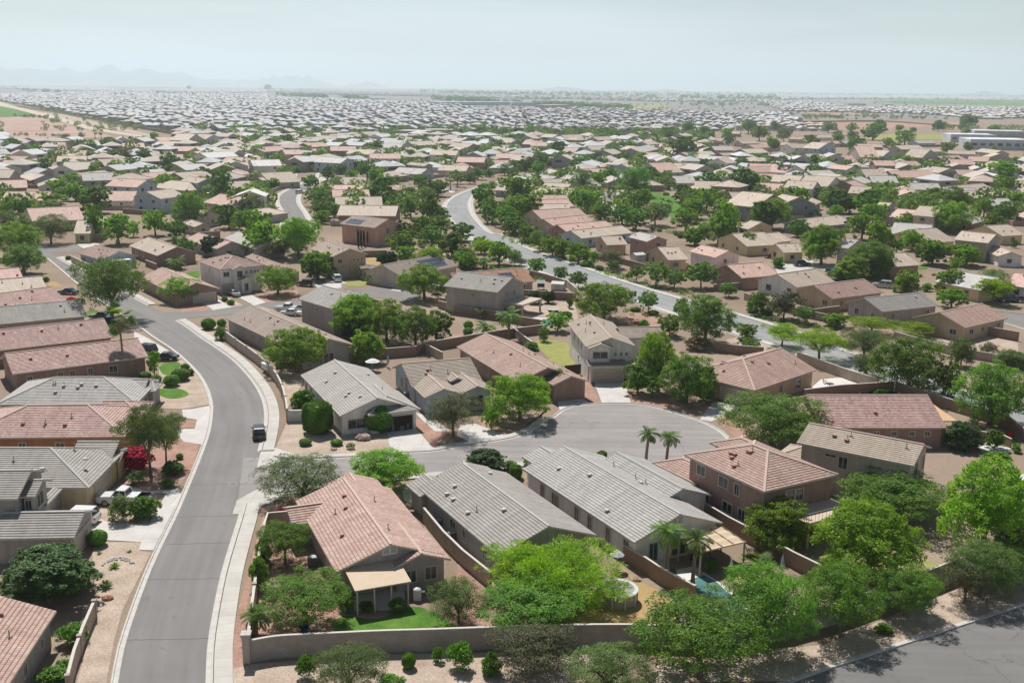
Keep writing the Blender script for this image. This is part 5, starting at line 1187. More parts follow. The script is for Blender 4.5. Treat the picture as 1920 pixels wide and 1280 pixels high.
def m_concrete(name, c, joint=1.5):
    t = NT(name); uv = t.add('ShaderNodeUVMap').outputs[0]
    br = t.add('ShaderNodeTexBrick', offset=0); br.inputs['Scale'].default_value = 1; br.inputs['Brick Width'].default_value = joint; br.inputs['Row Height'].default_value = 40 if joint < 2 else joint
    br.inputs['Mortar Size'].default_value = .018; br.inputs['Color1'].default_value = (*sc(c, .95), 1); br.inputs['Color2'].default_value = (*sc(c, 1.03), 1); br.inputs['Mortar'].default_value = (*sc(c, .6), 1)
    t.l.new(uv, br.inputs['Vector'])
    co = t.add('ShaderNodeNewGeometry').outputs['Position']
    n = t.noise(co, .5, 5)
    t.base(t.mix(1.0, br.outputs[0], t.ramp(n, [(.3, (.84, .83, .82)), (.65, (1, 1, 1))]), 'MULTIPLY')); t.rough(.9, .2); return t.mat
M_WALK = m_concrete('pavement_concrete', (.56, .53, .48))
M_DRIVE = m_concrete('driveway_concrete', (.60, .57, .53), 3.0)
M_KERB = m_plain('kerb_concrete', (.52, .49, .445), .9, scale=1.5)
M_DECK = m_concrete('pool_deck_concrete', (.68, .65, .60), 2.4)
def smooth(P, n=8):
    P = [Vector(p) for p in P]
    out = []
    for i in range(len(P)-1):
        a, b, c, d = P[max(i-1, 0)], P[i], P[i+1], P[min(i+2, len(P)-1)]
        for k in range(n):
            t = k/n
            out.append(.5*((2*b)+(c-a)*t+(2*a-5*b+4*c-d)*t*t+(3*b-a-3*c+d)*t**3))
    out.append(P[-1]); return out
def resample(P, n):
    L = [0]
    for i in range(1, len(P)): L.append(L[-1]+(P[i]-P[i-1]).length)
    out = []; j = 0
    for k in range(n):
        s = L[-1]*k/(n-1)
        while j < len(L)-2 and L[j+1] < s: j += 1
        f = (s-L[j])/max(1e-6, L[j+1]-L[j]); out.append(P[j].lerp(P[j+1], min(1, f)))
    return out
def offset(P, d):
    """shift a ground polyline sideways (left of travel is positive)"""
    out = []
    for i, p in enumerate(P):
        t = (P[min(i+1, len(P)-1)]-P[max(i-1, 0)]); t.z = 0; t.normalize()
        out.append(p+Vector((-t.y, t.x, 0))*d)
    return out
def strip(mb, A, B, z, z2=None, m=0):
    s = 0
    z2 = z if z2 is None else z2
    for i in range(len(A)-1):
        l = (A[i+1]-A[i]).length
        w = (B[i]-A[i]).length
        mb.face([(A[i].x, A[i].y, z), (A[i+1].x, A[i+1].y, z), (B[i+1].x, B[i+1].y, z2), (B[i].x, B[i].y, z2)], m, [(s, 0), (s+l, 0), (s+l, w), (s, w)])
        s += l
def flip_up(mb):
    for i, f in enumerate(mb.f):
        a, b, c = (Vector(mb.v[f[k]]) for k in (0, 1, 2))
        if (b-a).cross(c-a).z < 0: mb.f[i] = f[::-1]; mb.uv[i] = mb.uv[i][::-1]
def struct(name, mb, mat, kind='structure', up=True):
    if up: flip_up(mb)
    return tag(mb.obj(name, mat), kind=kind)
MOUTHS = []
def kerb_line(mb, P, side, w=.18, h=.13, gut=.4):
    runs, cur = [], []
    for p in P:
        if any((p-c).length < r for c, r in MOUTHS):
            if len(cur) > 1: runs.append(cur)
            cur = []
        else: cur.append(p)
    if len(cur) > 1: runs.append(cur)
    for q in runs: kerb_run(mb, q, side, w, h, gut)
def kerb_run(mb, P, side, w=.18, h=.13, gut=.4):
    """raised kerb and flush gutter along a road edge; side +1: the kerb lies left of travel"""
    a = offset(P, side*.0); b = offset(P, side*w); g = offset(P, -side*gut)
    strip(mb, g, a, .020, .012); strip(mb, a, offset(P, side*.03), .012, h); strip(mb, offset(P, side*.03), b, h); strip(mb, b, offset(P, side*(w+.015)), h, -.02)
ROADPTS = []
def road(name, LE, RE, mat, n=60, kerb=True, z=.008, walkL=None, walkR=None, wname='pavement'):
    A, B = resample(smooth(LE), n), resample(smooth(RE), n)
    ROADPTS.extend([((a+b)/2, (a-b).length/2) for a, b in zip(A, B)])
    z += .0006*(len(ROADPTS) % 11)+.00013*(len(ROADPTS)//97)
    mb = MB(); strip(mb, A, B, z); struct(name, mb, mat)
    if kerb:
        k = MB(); kerb_line(k, A, 1); kerb_line(k, B, -1); struct('kerb', k, M_KERB)
    for P, s, w in ((A, 1, walkL), (B, -1, walkR)):
        if w:
            runs, cur = [], []
            for p in P:
                if any((p-c).length < r for c, r in MOUTHS): runs.append(cur); cur = []
                else: cur.append(p)
            for q in runs+[cur]:
                if len(q) < 2: continue
                m = MB(); strip(m, offset(q, s*(.2+w[0])), offset(q, s*(.2+w[0]+w[1])), .125); strip(m, offset(q, s*(.2+w[0]+w[1])), offset(q, s*(.22+w[0]+w[1])), .125, -.02)
                struct(wname, m, M_WALK)
    return A, B
NPATCH = [0]
def patch(name, t, pts, mat, z=.012, sm=False, kind='structure', pts3=None):
    NPATCH[0] += 1; z += .0004*(NPATCH[0] % 97)*.2 + (.0021*(NPATCH[0] % 5) if name == 'gravel_bed' else 0)
    P = pts3 or WL(t, pts)
    if sm: P = smooth(P+[P[0]], 6)[:-1]
    mb = MB(); mb.face([(p.x, p.y, z) for p in P])
    return struct(name, mb, mat, kind)
# the plain, reaching the horizon
g_ = MB(); E_ = 60000
ring = [0, 150, 400, 1000, 2500, 6000, 15000, E_]
g_.face([(-25000, -800, -.03), (25000, -800, -.03), (25000, 27500, -.03), (-25000, 27500, -.03)])
def m_plain_ground():
    t = NT('desert_plain'); co = t.add('ShaderNodeNewGeometry').outputs['Position']
    n1 = t.noise(co, .03, 6, .6); n2 = t.noise(co, 2.5, 3, .7); n3 = t.noise(co, .0012, 5, .6)
    f = t.math('ADD', t.math('MULTIPLY', n1, .6), t.math('MULTIPLY', n2, .4))
    near = t.ramp(f, [(.3, (.19, .14, .10)), (.5, (.28, .21, .155)), (.72, (.40, .31, .24))])
    far = t.ramp(n3, [(.32, (.12, .13, .085)), (.42, (.20, .17, .13)), (.52, (.30, .235, .18)), (.6, (.13, .15, .08)), (.72, (.34, .27, .21))])
    sx = t.add('ShaderNodeSeparateXYZ'); t.l.new(co, sx.inputs[0])
    mr = t.add('ShaderNodeMapRange'); mr.inputs['From Min'].default_value = 1900; mr.inputs['From Max'].default_value = 2800; t.l.new(sx.outputs[1], mr.inputs['Value'])
    t.base(t.mix(mr.outputs[0], near, far)); t.rough(.95, .1); t.bump(n2, .25, .03); return t.mat
struct('ground', g_, m_plain_ground())
# the curving street
S1L = WL('F', [204,1330, 212,1280, 228,1201, 268,1088, 298,1021, 325,967, 350,910, 370,862, 388,812]) + WL('B1', [1097,985, 1096,925, 1072,850, 1030,780, 960,708, 890,650, 800,592, 730,540, 640,478, 520,400, 400,310, 300,225, 215,155, 130,90])
S1R = WL('F', [394,1330, 395,1280, 399,1197, 419,1086, 437,1021, 453,969, 468,915, 481,870, 490,838]) + WL('B1', [1388,1060, 1392,980, 1370,895, 1310,800, 1210,698, 1060,595, 930,505, 760,415, 610,335, 470,268, 370,215, 285,165, 215,115])
MOUTHS += [(W('F', 478, 893), 6.5), (W('B1', 845, 462), 6.5), (W('B1', 250, 148), 9)]
A1_, B1_ = road('street', S1L, S1R, M_ROAD, 90, walkR=(.05, 1.5), walkL=None)
# saw-cut seams and manholes of the curving street
# side streets
road('side_street', WL('B1', [905,500, 1000,490, 1180,474, 1400,440, 1560,432]) + WL('B2', [480,420, 640,395, 800,385, 900,400, 1010,420]), WL('B1', [800,455, 900,462, 1100,448, 1290,420, 1540,398]) + WL('B2', [450,378, 600,350, 800,332, 900,335, 1010,345])[0:], M_ROAD, 40, kerb=False)
# the round-ended street
CU = WL('F', [456,858, 515,856, 560,860, 664,856, 743,849, 815,845, 850,838, 905,830, 965,819, 1003,803, 1025,785]) ; CLo = WL('F', [446,940, 490,919, 513,917, 632,906, 783,890, 876,881, 960,871, 1020,860, 1086,856, 1143,860, 1183,868])
bulb = CU + WL('B3', [605,1005, 655,968, 720,948, 860,936, 1000,936, 1110,948, 1240,984, 1370,1025, 1470,1075, 1528,1130, 1540,1180, 1480,1225, 1360,1250, 1180,1255])[:-1]
m_ = MB(); Pb = bulb + CLo[::-1]
m_.face([(p.x, p.y, .0095) for p in Pb]); struct('cul_de_sac', m_, M_ROADC)
k_ = MB(); kerb_line(k_, resample(smooth(bulb[1:]), 90), 1); kerb_line(k_, resample(smooth(CLo[1:]), 50), -1); struct('kerb', k_, M_KERB)
w_ = MB(); Q_ = resample(smooth(CU[2:]), 40); strip(w_, offset(Q_, .2), offset(Q_, 1.2), .124); struct('pavement', w_, M_WALK)
w_ = MB(); Q_ = resample(smooth(CLo[2:9]), 40); strip(w_, offset(Q_, -.2), offset(Q_, -1.3), .124); struct('pavement', w_, M_WALK)
patch('pavement', 'B2', [172,1268, 190,1190, 215,1165, 270,1166, 360,1198, 420,1216, 330,1222, 250,1250, 200,1275], M_WALK, .02)
patch('pavement', 'A2', [165,275, 270,270, 590,240, 740,228, 800,222, 790,250, 600,285, 380,292, 280,325, 180,365, 130,372, 145,330], M_WALK, .02)
patch('pavement', 'F', [444,938, 482,917, 488,953, 462,963, 436,963], M_WALK, .0245)
# collector road
CLf = WL('C2', [2100,380, 1900,425, 1760,458, 1620,492, 1500,532, 1410,572, 1350,625, 1345,680, 1375,730, 1440,800, 1540,880]) + WL('B3', [175,95, 290,160, 450,225, 620,290, 760,332, 1000,402, 1200,466, 1400,530, 1560,580, 1870,680]) + WL('F', [1640,716, 1800,766, 1960,818])
CRt = WL('C2', [2100,400, 1900,445, 1760,480, 1660,520, 1585,562, 1557,610, 1560,655, 1590,720, 1700,830]) + WL('B3', [345,52, 500,130, 650,182, 800,232, 1000,301, 1250,376, 1560,462, 1700,502]) + WL('B4', [640,527, 800,580, 1000,655, 1250,740, 1500,830, 1950,985])
road('collector_road', CLf, CRt, M_COLLECT, 90, walkL=(.1, 1.5), walkR=(.1, 1.5))
# farther streets
road('street', WL('C2', [200,830, 205,700, 165,620, 170,565, 240,520, 330,480, 345,440]), WL('C2', [420,830, 345,690, 300,620, 300,565, 330,530, 400,490, 440,400]), M_ROAD, 40, walkL=(0, 1.4), walkR=(0, 1.4))
road('street', WL('C3', [720,720, 690,670, 650,600, 640,560, 720,525]), WL('C3', [790,720, 740,690, 722,620, 750,560, 790,530]), M_ROAD, 30, kerb=True, walkR=(0, 1.3))
road('street', WL('C2', [440,470, 700,498, 1000,512, 1250,525, 1420,545]), WL('C2', [460,430, 700,470, 1000,490, 1250,508, 1440,522]), M_WALK, 30, kerb=False)
road('street', WL('B1', [60,120, 215,150, 300,150, 420,143]), WL('B1', [60,90, 215,115, 300,122, 420,112]), M_ROAD, 20, kerb=False)
road('street', WL('B4', [1700,490, 1830,520, 1990,570]), WL('B4', [1640,440, 1780,455, 1990,480]), M_ROAD, 20, kerb=True)
road('street', WL('C4', [280,745, 500,715, 700,765, 760,790]), WL('C4', [240,725, 480,690, 720,715, 790,740]), M_ROAD, 20, kerb=False)
road('street', WL('C4', [150,1130, 420,1090, 560,1130, 780,1180]), WL('C4', [100,1040, 330,1020, 500,1060, 700,1100]), M_WALK, 20, kerb=False)
road('street', WL('C2', [90,470, 200,470, 290,440]), WL('C2', [130,440, 250,420, 300,400]), M_WALK, 16, kerb=False)
road('street', WL('C3', [820,345, 830,300, 850,275]), WL('C3', [890,345, 905,300, 900,275]), M_WALK, 12, kerb=False)
# arterial road at the lower right
AL = WL('F', [1300,1345, 1400,1308, 1470,1282, 1560,1250, 1680,1211, 1800,1172, 1920,1133, 2050,1092]); far_ = [p+Vector((9, -26, 0)) for p in AL]
road('arterial_road', far_, AL, M_ARTERIAL, 40, walkR=None)
k_ = MB(); kerb_line(k_, resample(smooth(AL), 50), 1); 
# driveways, walks, patios
for t_, pts in (('A1', [420,465, 530,425, 560,440, 775,452, 870,290, 930,262, 945,300, 880,430, 800,588, 725,586, 735,545, 560,535, 480,540, 430,560, 370,520]), ('A1', [520,300, 640,245, 760,280, 935,268, 920,300, 820,288, 740,320, 520,345]),
  ('B1', [950,968, 1000,965, 1090,948, 1103,985, 1080,1080, 1050,1150, 960,1135, 925,1100, 935,1068, 1015,1068, 1028,1020, 955,1010]),
  ('B2', [850,1072, 1000,1062, 1095,1172, 1040,1188, 870,1192]), ('B2', [1000,985, 1080,1000, 1180,1080, 1100,1080, 1020,1010]), ('B2', [1230,1050, 1310,1040, 1480,1105, 1395,1130, 1290,1145, 1215,1100]),
  ('B3', [620,895, 690,868, 800,935, 700,955, 640,975]), ('B3', [815,818, 975,815, 1010,935, 860,938]), ('B3', [1440,930, 1610,935, 1560,975, 1430,1030, 1370,1020, 1390,990]),
  ('A2', [930,280, 1060,200, 1110,240, 1020,300, 1010,350, 940,330]), ('B1', [700,560, 780,600, 870,655, 950,700, 850,715, 780,690, 700,620]),
  ('D6', [210,790, 390,750, 610,868, 380,905]), ('D6', [660,740, 830,715, 1020,810, 880,850]), ('D6', [1600,600, 1830,560, 1920,560, 1920,640, 1640,640]), ('C1', [540,905, 650,895, 720,915, 600,945]),
  ('B2', [870,345, 940,290, 1010,290, 920,352]), ('B2', [520,290, 600,285, 640,310, 560,320])):
    patch('driveway', t_, pts, M_DRIVE, .024)
for t_, pts, mt in (('A1', [930,250, 800,285, 640,235, 600,150, 640,60, 960,0, 1040,40, 1000,180], M_GRAVELR), ('A1', [500,545, 730,545, 730,590, 790,600, 640,900, 600,1040, 500,900, 490,700, 480,600], M_GRAVELT), ('A1', [505,905, 600,1040, 555,1280, 400,1280], M_GRAVELT),
  ('A1', [500,330, 700,300, 820,300, 770,450, 500,435], M_GRAVELT), ('B1', [830,735, 960,700, 1050,790, 1085,850, 1095,940, 950,965, 820,960, 830,890], M_GRAVELT), ('B1', [940,1140, 1040,1150, 985,1280, 870,1280], M_GRAVELR), ('B1', [950,1022, 1030,1022, 1010,1062, 940,1062], M_GRAVELR),
  ('A2', [100,1020, 150,700, 215,410, 215,350, 130,700, 40,1020, 35,1280, 110,1200], M_GRAVELR), ('A2', [185,370, 300,330, 380,310, 400,410, 215,418], M_GRAVELR), ('A2', [150,1030, 225,430, 400,420, 600,700, 640,900, 580,1020], M_GRAVELR),
  ('A2', [570,900, 700,900, 960,880, 1190,940, 1220,660, 1420,760, 1420,1000, 900,1015, 560,1015], M_GRAVELR),
  ('B2', [270,1165, 330,1030, 420,1010, 560,1060, 640,1100, 850,1075, 870,1190, 650,1210, 480,1215, 360,1198], M_GRAVELT), ('B2', [1000,1060, 980,1000, 1180,1085, 1100,1165], M_GRAVELR), ('B2', [1320,1020, 1560,1050, 1660,1000, 1690,960, 1640,1020, 1520,1100, 1400,1120], M_GRAVELR),
  ('B3', [690,800, 770,795, 860,935, 800,935], M_GRAVELR), ('B3', [990,870, 1440,940, 1380,1010, 1200,970, 1010,930], M_GRAVELR), ('B3', [1440,1020, 1560,980, 1640,1100, 1560,1120], M_GRAVELR),
  ('A2', [1060,205, 1260,178, 1180,240, 1100,245], M_GRAVELT), ('B2', [1560,480, 1570,400, 1830,410, 1850,500, 1750,520, 1680,500], M_GRAVELT), ('B2', [1180,580, 1290,560, 1310,590, 1190,610], M_GRAVELR), ('B2', [280,735, 400,720, 560,690, 400,850, 330,960, 280,790], M_GRAVELT),
  ('D6', [0,830, 200,800, 370,905, 0,945], M_GRAVELR), ('D6', [410,730, 490,710, 740,850, 610,865], M_GRAVELT), ('D6', [850,715, 960,690, 1400,660, 1400,780, 1040,815], M_GRAVELR), ('B1', [1035,545, 1080,520, 1180,500, 1180,600, 1130,600], M_GRAVELT),
  ('B1', [310,180, 360,160, 490,240, 660,320, 560,290], M_GRAVELT), ('A4', [0,1180, 480,1110, 880,1080, 1300,900, 1500,820, 1920,640, 1920,880, 1500,1010, 1180,1100, 660,1270, 0,1280], M_GRAVELT), ('A2', [35,1210, 150,1180, 800,1130, 1420,1120, 1920,1090, 1920,1330, 35,1330], M_GRAVELT),
  ('B3', [980,520, 1000,450, 1150,470, 1240,500, 1150,540, 1090,560], M_GRAVELR), ('B4', [370,600, 470,580, 640,640, 600,690, 380,680], M_GRAVELT), ('B4', [1480,600, 1640,560, 1890,620, 1890,680, 1600,660], M_GRAVELT)):
    patch('gravel_bed', t_, pts, mt, .004)
for t_, pts in (('A2', [560,960, 640,930, 800,945, 960,885, 1060,895, 1180,960, 1160,1005, 640,1030]), ('B1', [828,745, 860,725, 935,722, 930,755, 880,785, 845,778]), ('B1', [812,862, 870,855, 940,860, 985,885, 950,905, 880,910, 815,885]),
  ('A3', [940,135, 1010,140, 1115,150, 1115,200, 1030,185]), ('C3', [920,560, 1060,540, 1160,580, 1240,640, 1220,700, 1150,720, 1000,640]), ('A4', [1840,340, 1920,290, 1990,300, 1990,480, 1860,440]), ('D6', [60,460, 195,430, 200,510, 120,500]), ('B1', [980,250, 1035,245, 1035,280, 990,265]), ('B4', [1690,1130, 1760,1100, 1890,1130, 1800,1160, 1700,1150]), ('B1', [450,455, 510,450, 510,480, 455,485]), ('C4', [1150,1070, 1230,1065, 1220,1090, 1150,1095])):
    tag(patch('lawn', t_, pts, M_LAWN, .016, True), kind='stuff')
for t_, pts, mt in (('A3', [940,660, 1040,740, 1230,850, 1200,970, 700,975, 620,900, 800,880, 1030,800], M_DRYG), ('B3', [500,620, 560,600, 680,625, 690,690, 720,730, 620,740, 560,680], M_LAWNY), ('A4', [830,640, 1000,560, 1400,640, 1480,690, 1130,760, 900,740], M_LAWNY), ('D6', [1680,625, 1800,620, 1900,660, 1750,700], M_LAWNY),
   ('C2', [640,1175, 800,1180, 770,1215, 660,1215], M_LAWNY), ('A4', [330,720, 560,700, 700,760, 620,800, 430,760], M_LAWNY), ('C2', [790,1015, 900,1010, 890,1060, 770,1050], M_DRYG), ('C4', [850,125, 1450,125, 1380,155, 800,160], M_LAWNY), ('B1', [245,305, 290,300, 320,330, 260,325], M_DRYG), ('B4', [1690,1130, 1700,1100, 1760,1100], M_LAWNY)):
    tag(patch('dry_lawn', t_, pts, mt, .014, True), kind='stuff')
# patios and walks
patch('garden_path', 'A2', [1105,480, 1130,480, 1420,735, 1350,755, 1200,600], M_DECK, .02)
patch('patio', 'A3', [1200,700, 1340,670, 1660,880, 1560,960, 1350,800, 1200,760], M_DECK, .02)
patch('patio', 'A3', [1080,640, 1200,640, 1200,680, 1130,680], M_DECK, .02)
patch('patio', 'B4', [770,890, 860,810, 960,800, 1110,830, 1120,850, 960,870], M_DECK, .02)
patch('patio', 'B2', [1560,480, 1700,490, 1750,500, 1700,530, 1600,515], M_DECK, .02)
patch('patio', 'B4', [1660,1150, 1720,1140, 1850,1170, 1830,1200, 1700,1190], M_DECK, .02)
patch('patio', 'A4', [1840,200, 1920,190, 1920,290, 1880,270], M_DECK, .02)
patch('patio', 'A2', [650,780, 940,780, 950,900, 640,905], M_DECK, .01)
# seams and manholes
sm_ = MB()
def across(ly, lx0, lx1, t='A1'):
    a, b = W(t, lx0, ly), W(t, lx1, ly-8)
    d = (b-a).normalized(); n = Vector((-d.y, d.x, 0))*.05
    P = []
    q = 14
    for i in range(q+1):
        p = a.lerp(b, i/q)+n*rng.uniform(-1.6, 1.6); P.append(p)
    strip(sm_, [p-n for p in P], [p+n for p in P], .0125)
for y_, a_, b_ in ((1055, 640, 1100), (742, 750, 1160), (556, 870, 1210), (415, 905, 1255), (248, 985, 1330)): across(y_, a_, b_)
struct('road_seams', sm_, m_plain('crack_sealant', (.10, .095, .09), .8))
def manhole(t, x, y, label):
    p = W(t, x, y); mb = MB()
    mb.lathe([(.52, .0), (.52, .008), (.40, .01)], 20); e = tag(mb.obj('manhole_cover', m_plain('manhole_collar', (.33, .31, .29), .9)), label, 'manhole')
    e.location = (p.x, p.y, .008)
    c = MB(); c.lathe([(.40, .0), (.40, .022), (.0001, .022)], 20); c.obj('iron_lid', m_plain('cast_iron', (.14, .12, .11), .6), e)
manhole('A1', 1215, 242, 'round manhole cover in the street nearest the camera'); manhole('B1', 1255, 880, 'round manhole cover in the bend of the curving street')
# swimming pool (water sheet sunk in the deck)
def m_water():
    t = NT('pool_water'); co = t.add('ShaderNodeNewGeometry').outputs['Position']
    t.base(t.ramp(t.noise(co, .5, 3), [(.35, (.06, .16, .16)), (.65, (.14, .27, .255))])); t.rough(.05, .5); t.bump(t.noise(co, 2.2, 3), .15, .05); return t.mat
patch('swimming_pool_water', 'A3', [1290,752, 1390,718, 1450,748, 1560,850, 1640,930, 1540,990, 1420,900, 1330,800], m_water(), .03)
# fields
patch('town_ground', 'E1', [0,345, 420,415, 900,510, 1350,590, 1920,600, 1920,262, 0,245], m_ground('town_paving', [(.3, (.19, .175, .16)), (.7, (.30, .275, .25))], .02, .3, bump=0), .005); patch('town_ground', 'E2', [0,262, 1920,310, 1920,600, 0,610], MATS['town_paving'], .006); patch('town_ground', 'E3', [0,310, 1900,300, 1900,500, 1640,545, 1300,560, 0,575], MATS['town_paving'], .0075); patch('town_ground', 'E4', [0,300, 1940,290, 1940,470, 320,470, 0,530], MATS['town_paving'], .009)
patch('field', 'E1', [0,375, 60,385, 250,440, 190,455, 0,462, -400,470, -400,330], M_LAWN, .01)
patch('bare_lot', 'E1', [0,462, 190,455, 330,470, 650,560, 820,600, 600,610, 0,615, -500,650, -500,470], m_ground('pink_bare_soil', [(.3, (.30, .19, .15)), (.5, (.42, .28, .225)), (.72, (.5, .37, .30))], .02, .4), .012)
patch('canal_track', 'E1', [0,350, 120,385, 400,450, 700,540, 1110,605, 1060,612, 640,550, 350,465, 100,400, -200,340], m_ground('pale_track', [(.3, (.45, .36, .28)), (.7, (.6, .5, .41))], .05, 1), .018)
patch('canal_bed', 'E1', [300,425, 480,445, 800,520, 1100,585, 1080,602, 760,540, 430,462], M_GRAVELT, .025)
patch('bare_lot', 'E4', [380,505, 500,500, 1450,498, 1460,520, 1180,535, 700,560, 560,540], m_ground('red_bare_soil', [(.3, (.30, .17, .125)), (.7, (.45, .29, .22))], .02, .3), .012)
patch('field', 'E4', [780,345, 1100,335, 1940,345, 1940,380, 1400,370, 1000,365], M_LAWN, .012)
patch('bare_lot', 'E4', [280,425, 820,418, 900,440, 500,445], MATS['red_bare_soil'], .014)
patch('bare_lot', 'E3', [860,430, 1300,420, 1620,430, 1600,448, 1000,450], MATS['red_bare_soil'], .014)
patch('bare_lot', 'E4', [960,425, 1180,418, 1200,438, 970,440], MATS['pale_track'], .014)
patch('field', 'E3', [740,368, 1130,372, 1120,395, 800,398], M_LAWNY, .012)
# ---------------------------------------------------------------- walls, fences
M_WTAN = m_block('block_wall_tan', (.46, .38, .31)); M_WGREY = m_block('block_wall_grey', (.42, .375, .335)); M_WBROWN = m_block('block_wall_brown', (.33, .225, .17)); M_WWHITE = m_block('block_wall_white', (.68, .66, .64))
def wall(name, t, pts, h, mat, label, th=.2, posts=0, base=0.0, cap=True, sm=False, cat='garden wall'):
    P = WL(t, pts)
    if sm: P = smooth(P, 4)
    e = empty(name, P[0]); tag(e, label, cat, kind='thing')
    mb = MB(); cp = MB(); s = 0
    A, B = offset(P, th/2), offset(P, -th/2); CA, CB = offset(P, th/2+.03), offset(P, -th/2-.03)
    o = P[0]
    for i in range(len(P)-1):
        l = (P[i+1]-P[i]).length
        for X, rev in ((A, 1), (B, 0)):
            q = [(X[i].x-o.x, X[i].y-o.y, -.05), (X[i+1].x-o.x, X[i+1].y-o.y, -.05), (X[i+1].x-o.x, X[i+1].y-o.y, h), (X[i].x-o.x, X[i].y-o.y, h)]
            u = [(s, 0), (s+l, 0), (s+l, h), (s, h)]
            mb.face(q[::-1] if rev else q, 0, u[::-1] if rev else u)
        r = lambda X, k, z: (X[k].x-o.x, X[k].y-o.y, z)
        if cap:
            cp.face([r(CB, i, h+.07), r(CB, i+1, h+.07), r(CA, i+1, h+.07), r(CA, i, h+.07)]); cp.face([r(CB, i, h), r(CB, i+1, h), r(CB, i+1, h+.07), r(CB, i, h+.07)]); cp.face([r(CA, i+1, h), r(CA, i, h), r(CA, i, h+.07), r(CA, i+1, h+.07)])
        else: mb.face([r(B, i, h), r(B, i+1, h), r(A, i+1, h), r(A, i, h)])
        s += l
    for k in (0, len(P)-1):
        mb.face([(A[k].x-o.x, A[k].y-o.y, -.05), (B[k].x-o.x, B[k].y-o.y, -.05), (B[k].x-o.x, B[k].y-o.y, h), (A[k].x-o.x, A[k].y-o.y, h)])
    mb.obj('wall_body', mat, e)
    if cap: cp.obj('coping', M_TRIM if mat is not M_WWHITE else M_WHITE, e)
    if posts:
        R = resample(P, max(2, int(s/posts)+1))
        pm = MB(); pm.box((0, 0, h/2+.06), (.34, .34, h+.12)); pm.box((0, 0, h+.16), (.42, .42, .08)); me = pm.mesh('post', mat)
        for i, p in enumerate(R):
            d = R[min(i+1, len(R)-1)]-R[max(i-1, 0)]
            inst('post', me, e, (p.x-o.x, p.y-o.y, 0), math.atan2(d.y, d.x))
    return e
e_ = wall('garden_wall', 'A2', [140,1172, 270,1148, 420,1138, 620,1128, 830,1118, 1100,1110, 1420,1098, 1640,1090, 1920,1085, 2130,1085, 2450,1095, 2810,1074], 2.0, M_WGREY, 'long grey block garden wall with white coping along the bottom gravel strip', sm=True)
c_ = MB(); c_.box((0, 0, 1.25), (.62, .62, 2.5)); c_.box((0, 0, 2.55), (.78, .78, .16)); p_ = W('A2', 122, 1172)
e_ = empty('wall_column', p_, .1); tag(e_, 'square grey block column ending the garden wall by the pavement', 'column'); c_.obj('shaft', M_WGREY, e_)
cc_ = MB(); cc_.box((0, 0, 2.68), (.84, .84, .12)); cc_.obj('cap_stone', M_WALK, e_)
wall('garden_wall', 'A2', [128,1150, 150,960, 175,760, 215,520, 232,470, 400,455], 1.7, M_WTAN, 'tan side wall along the pavement beside the terracotta patio house', posts=9)
wall('garden_wall', 'F', [1432,1205, 1560,1170, 1700,1118, 1800,1080, 1960,1020], 2.0, M_WGREY, 'grey wall bending away behind the lower right trees', sm=True)
wall('garden_wall', 'D1', [95,760, 330,1050, 560,1280, 900,1560], 1.7, M_WTAN, 'tan wall between the terracotta patio house and the grey roofed house')
wall('garden_wall', 'D4', [850,985, 1020,1085, 1130,1160, 1250,1230, 1420,1320], 1.7, M_WBROWN, 'brown wall between the round pool yard and the swimming pool yard')
wall('garden_wall', 'D4', [1040,375, 1240,480, 1450,610, 1680,750, 1920,880, 2200,1040, 2420,1150], 1.7, M_WBROWN, 'long brown wall beside the brown two-storey house and the awning')
wall('garden_wall', 'A1', [497,940, 440,1075, 395,1200, 360,1340], 1.6, M_WTAN, 'tan wall behind the bottom left terracotta house', posts=5)
wall('garden_wall', 'B1', [1180,610, 1240,655, 1330,720, 1410,790, 1462,870, 1490,960, 1500,1030], 1.8, M_WTAN, 'curving tan wall along the pavement inside the street bend', sm=True, posts=6)
wall('garden_wall', 'B1', [1502,1032, 1590,1030], 1.7, M_WWHITE, 'short white wall joining the curving tan wall to the white house')
wall('garden_wall', 'B1', [374,200, 500,260, 600,305, 700,345], 1.7, M_WTAN, 'grey tan wall around the pale walled house by the upper left street')
wall('garden_wall', 'B2', [510,700, 655,722, 820,700, 1000,685, 1050,665, 1200,640, 1430,600, 1660,570], 1.7, M_WBROWN, 'long brown back wall behind the green tree clump')
wall('garden_wall', 'B2', [1050,668, 1140,715], 1.6, M_WTAN, 'short tan wall running forward from the long back wall')
wall('garden_wall', 'B2', [270,755, 420,745, 520,735], 1.0, M_WBROWN, 'low brown wall behind the white garage house')
wall('garden_wall', 'D8', [1235,250, 1440,300, 1670,375], 1.7, M_WBROWN, 'brown wall along the pavement behind the orange tiled house')
wall('garden_wall', 'D8', [1680,370, 1800,480, 1860,580], 1.7, M_WTAN, 'sunlit tan wall closing the gravel fire pit yard')
wall('garden_wall', 'D8', [1110,490, 1260,500, 1790,535], 1.7, M_WBROWN, 'brown wall between the orange tiled house and the fire pit yard')
wall('garden_wall', 'D8', [140,625, 420,700, 840,760, 1100,820, 1390,870], 1.7, M_WBROWN, 'brown wall in front of the taupe two-storey house')
wall('garden_wall', 'D8', [1025,940, 1130,1030, 1260,1130], 1.6, M_WTAN, 'tan wall between the dry lawn and the terracotta roof')
wall('garden_wall', 'B4', [735,715, 900,775, 1010,815, 1160,860], 1.7, M_WTAN, 'tan wall between the patio yard and the collector pavement')
wall('garden_wall', 'B4', [770,915, 960,890, 1240,872], 1.6, M_WBROWN, 'brown wall behind the long pink clay roof')
wall('garden_wall', 'B4', [1245,875, 1500,960, 1700,1020, 1830,1060, 1960,1160], 1.7, M_WBROWN, 'dark brown wall under the large trees along the collector road')
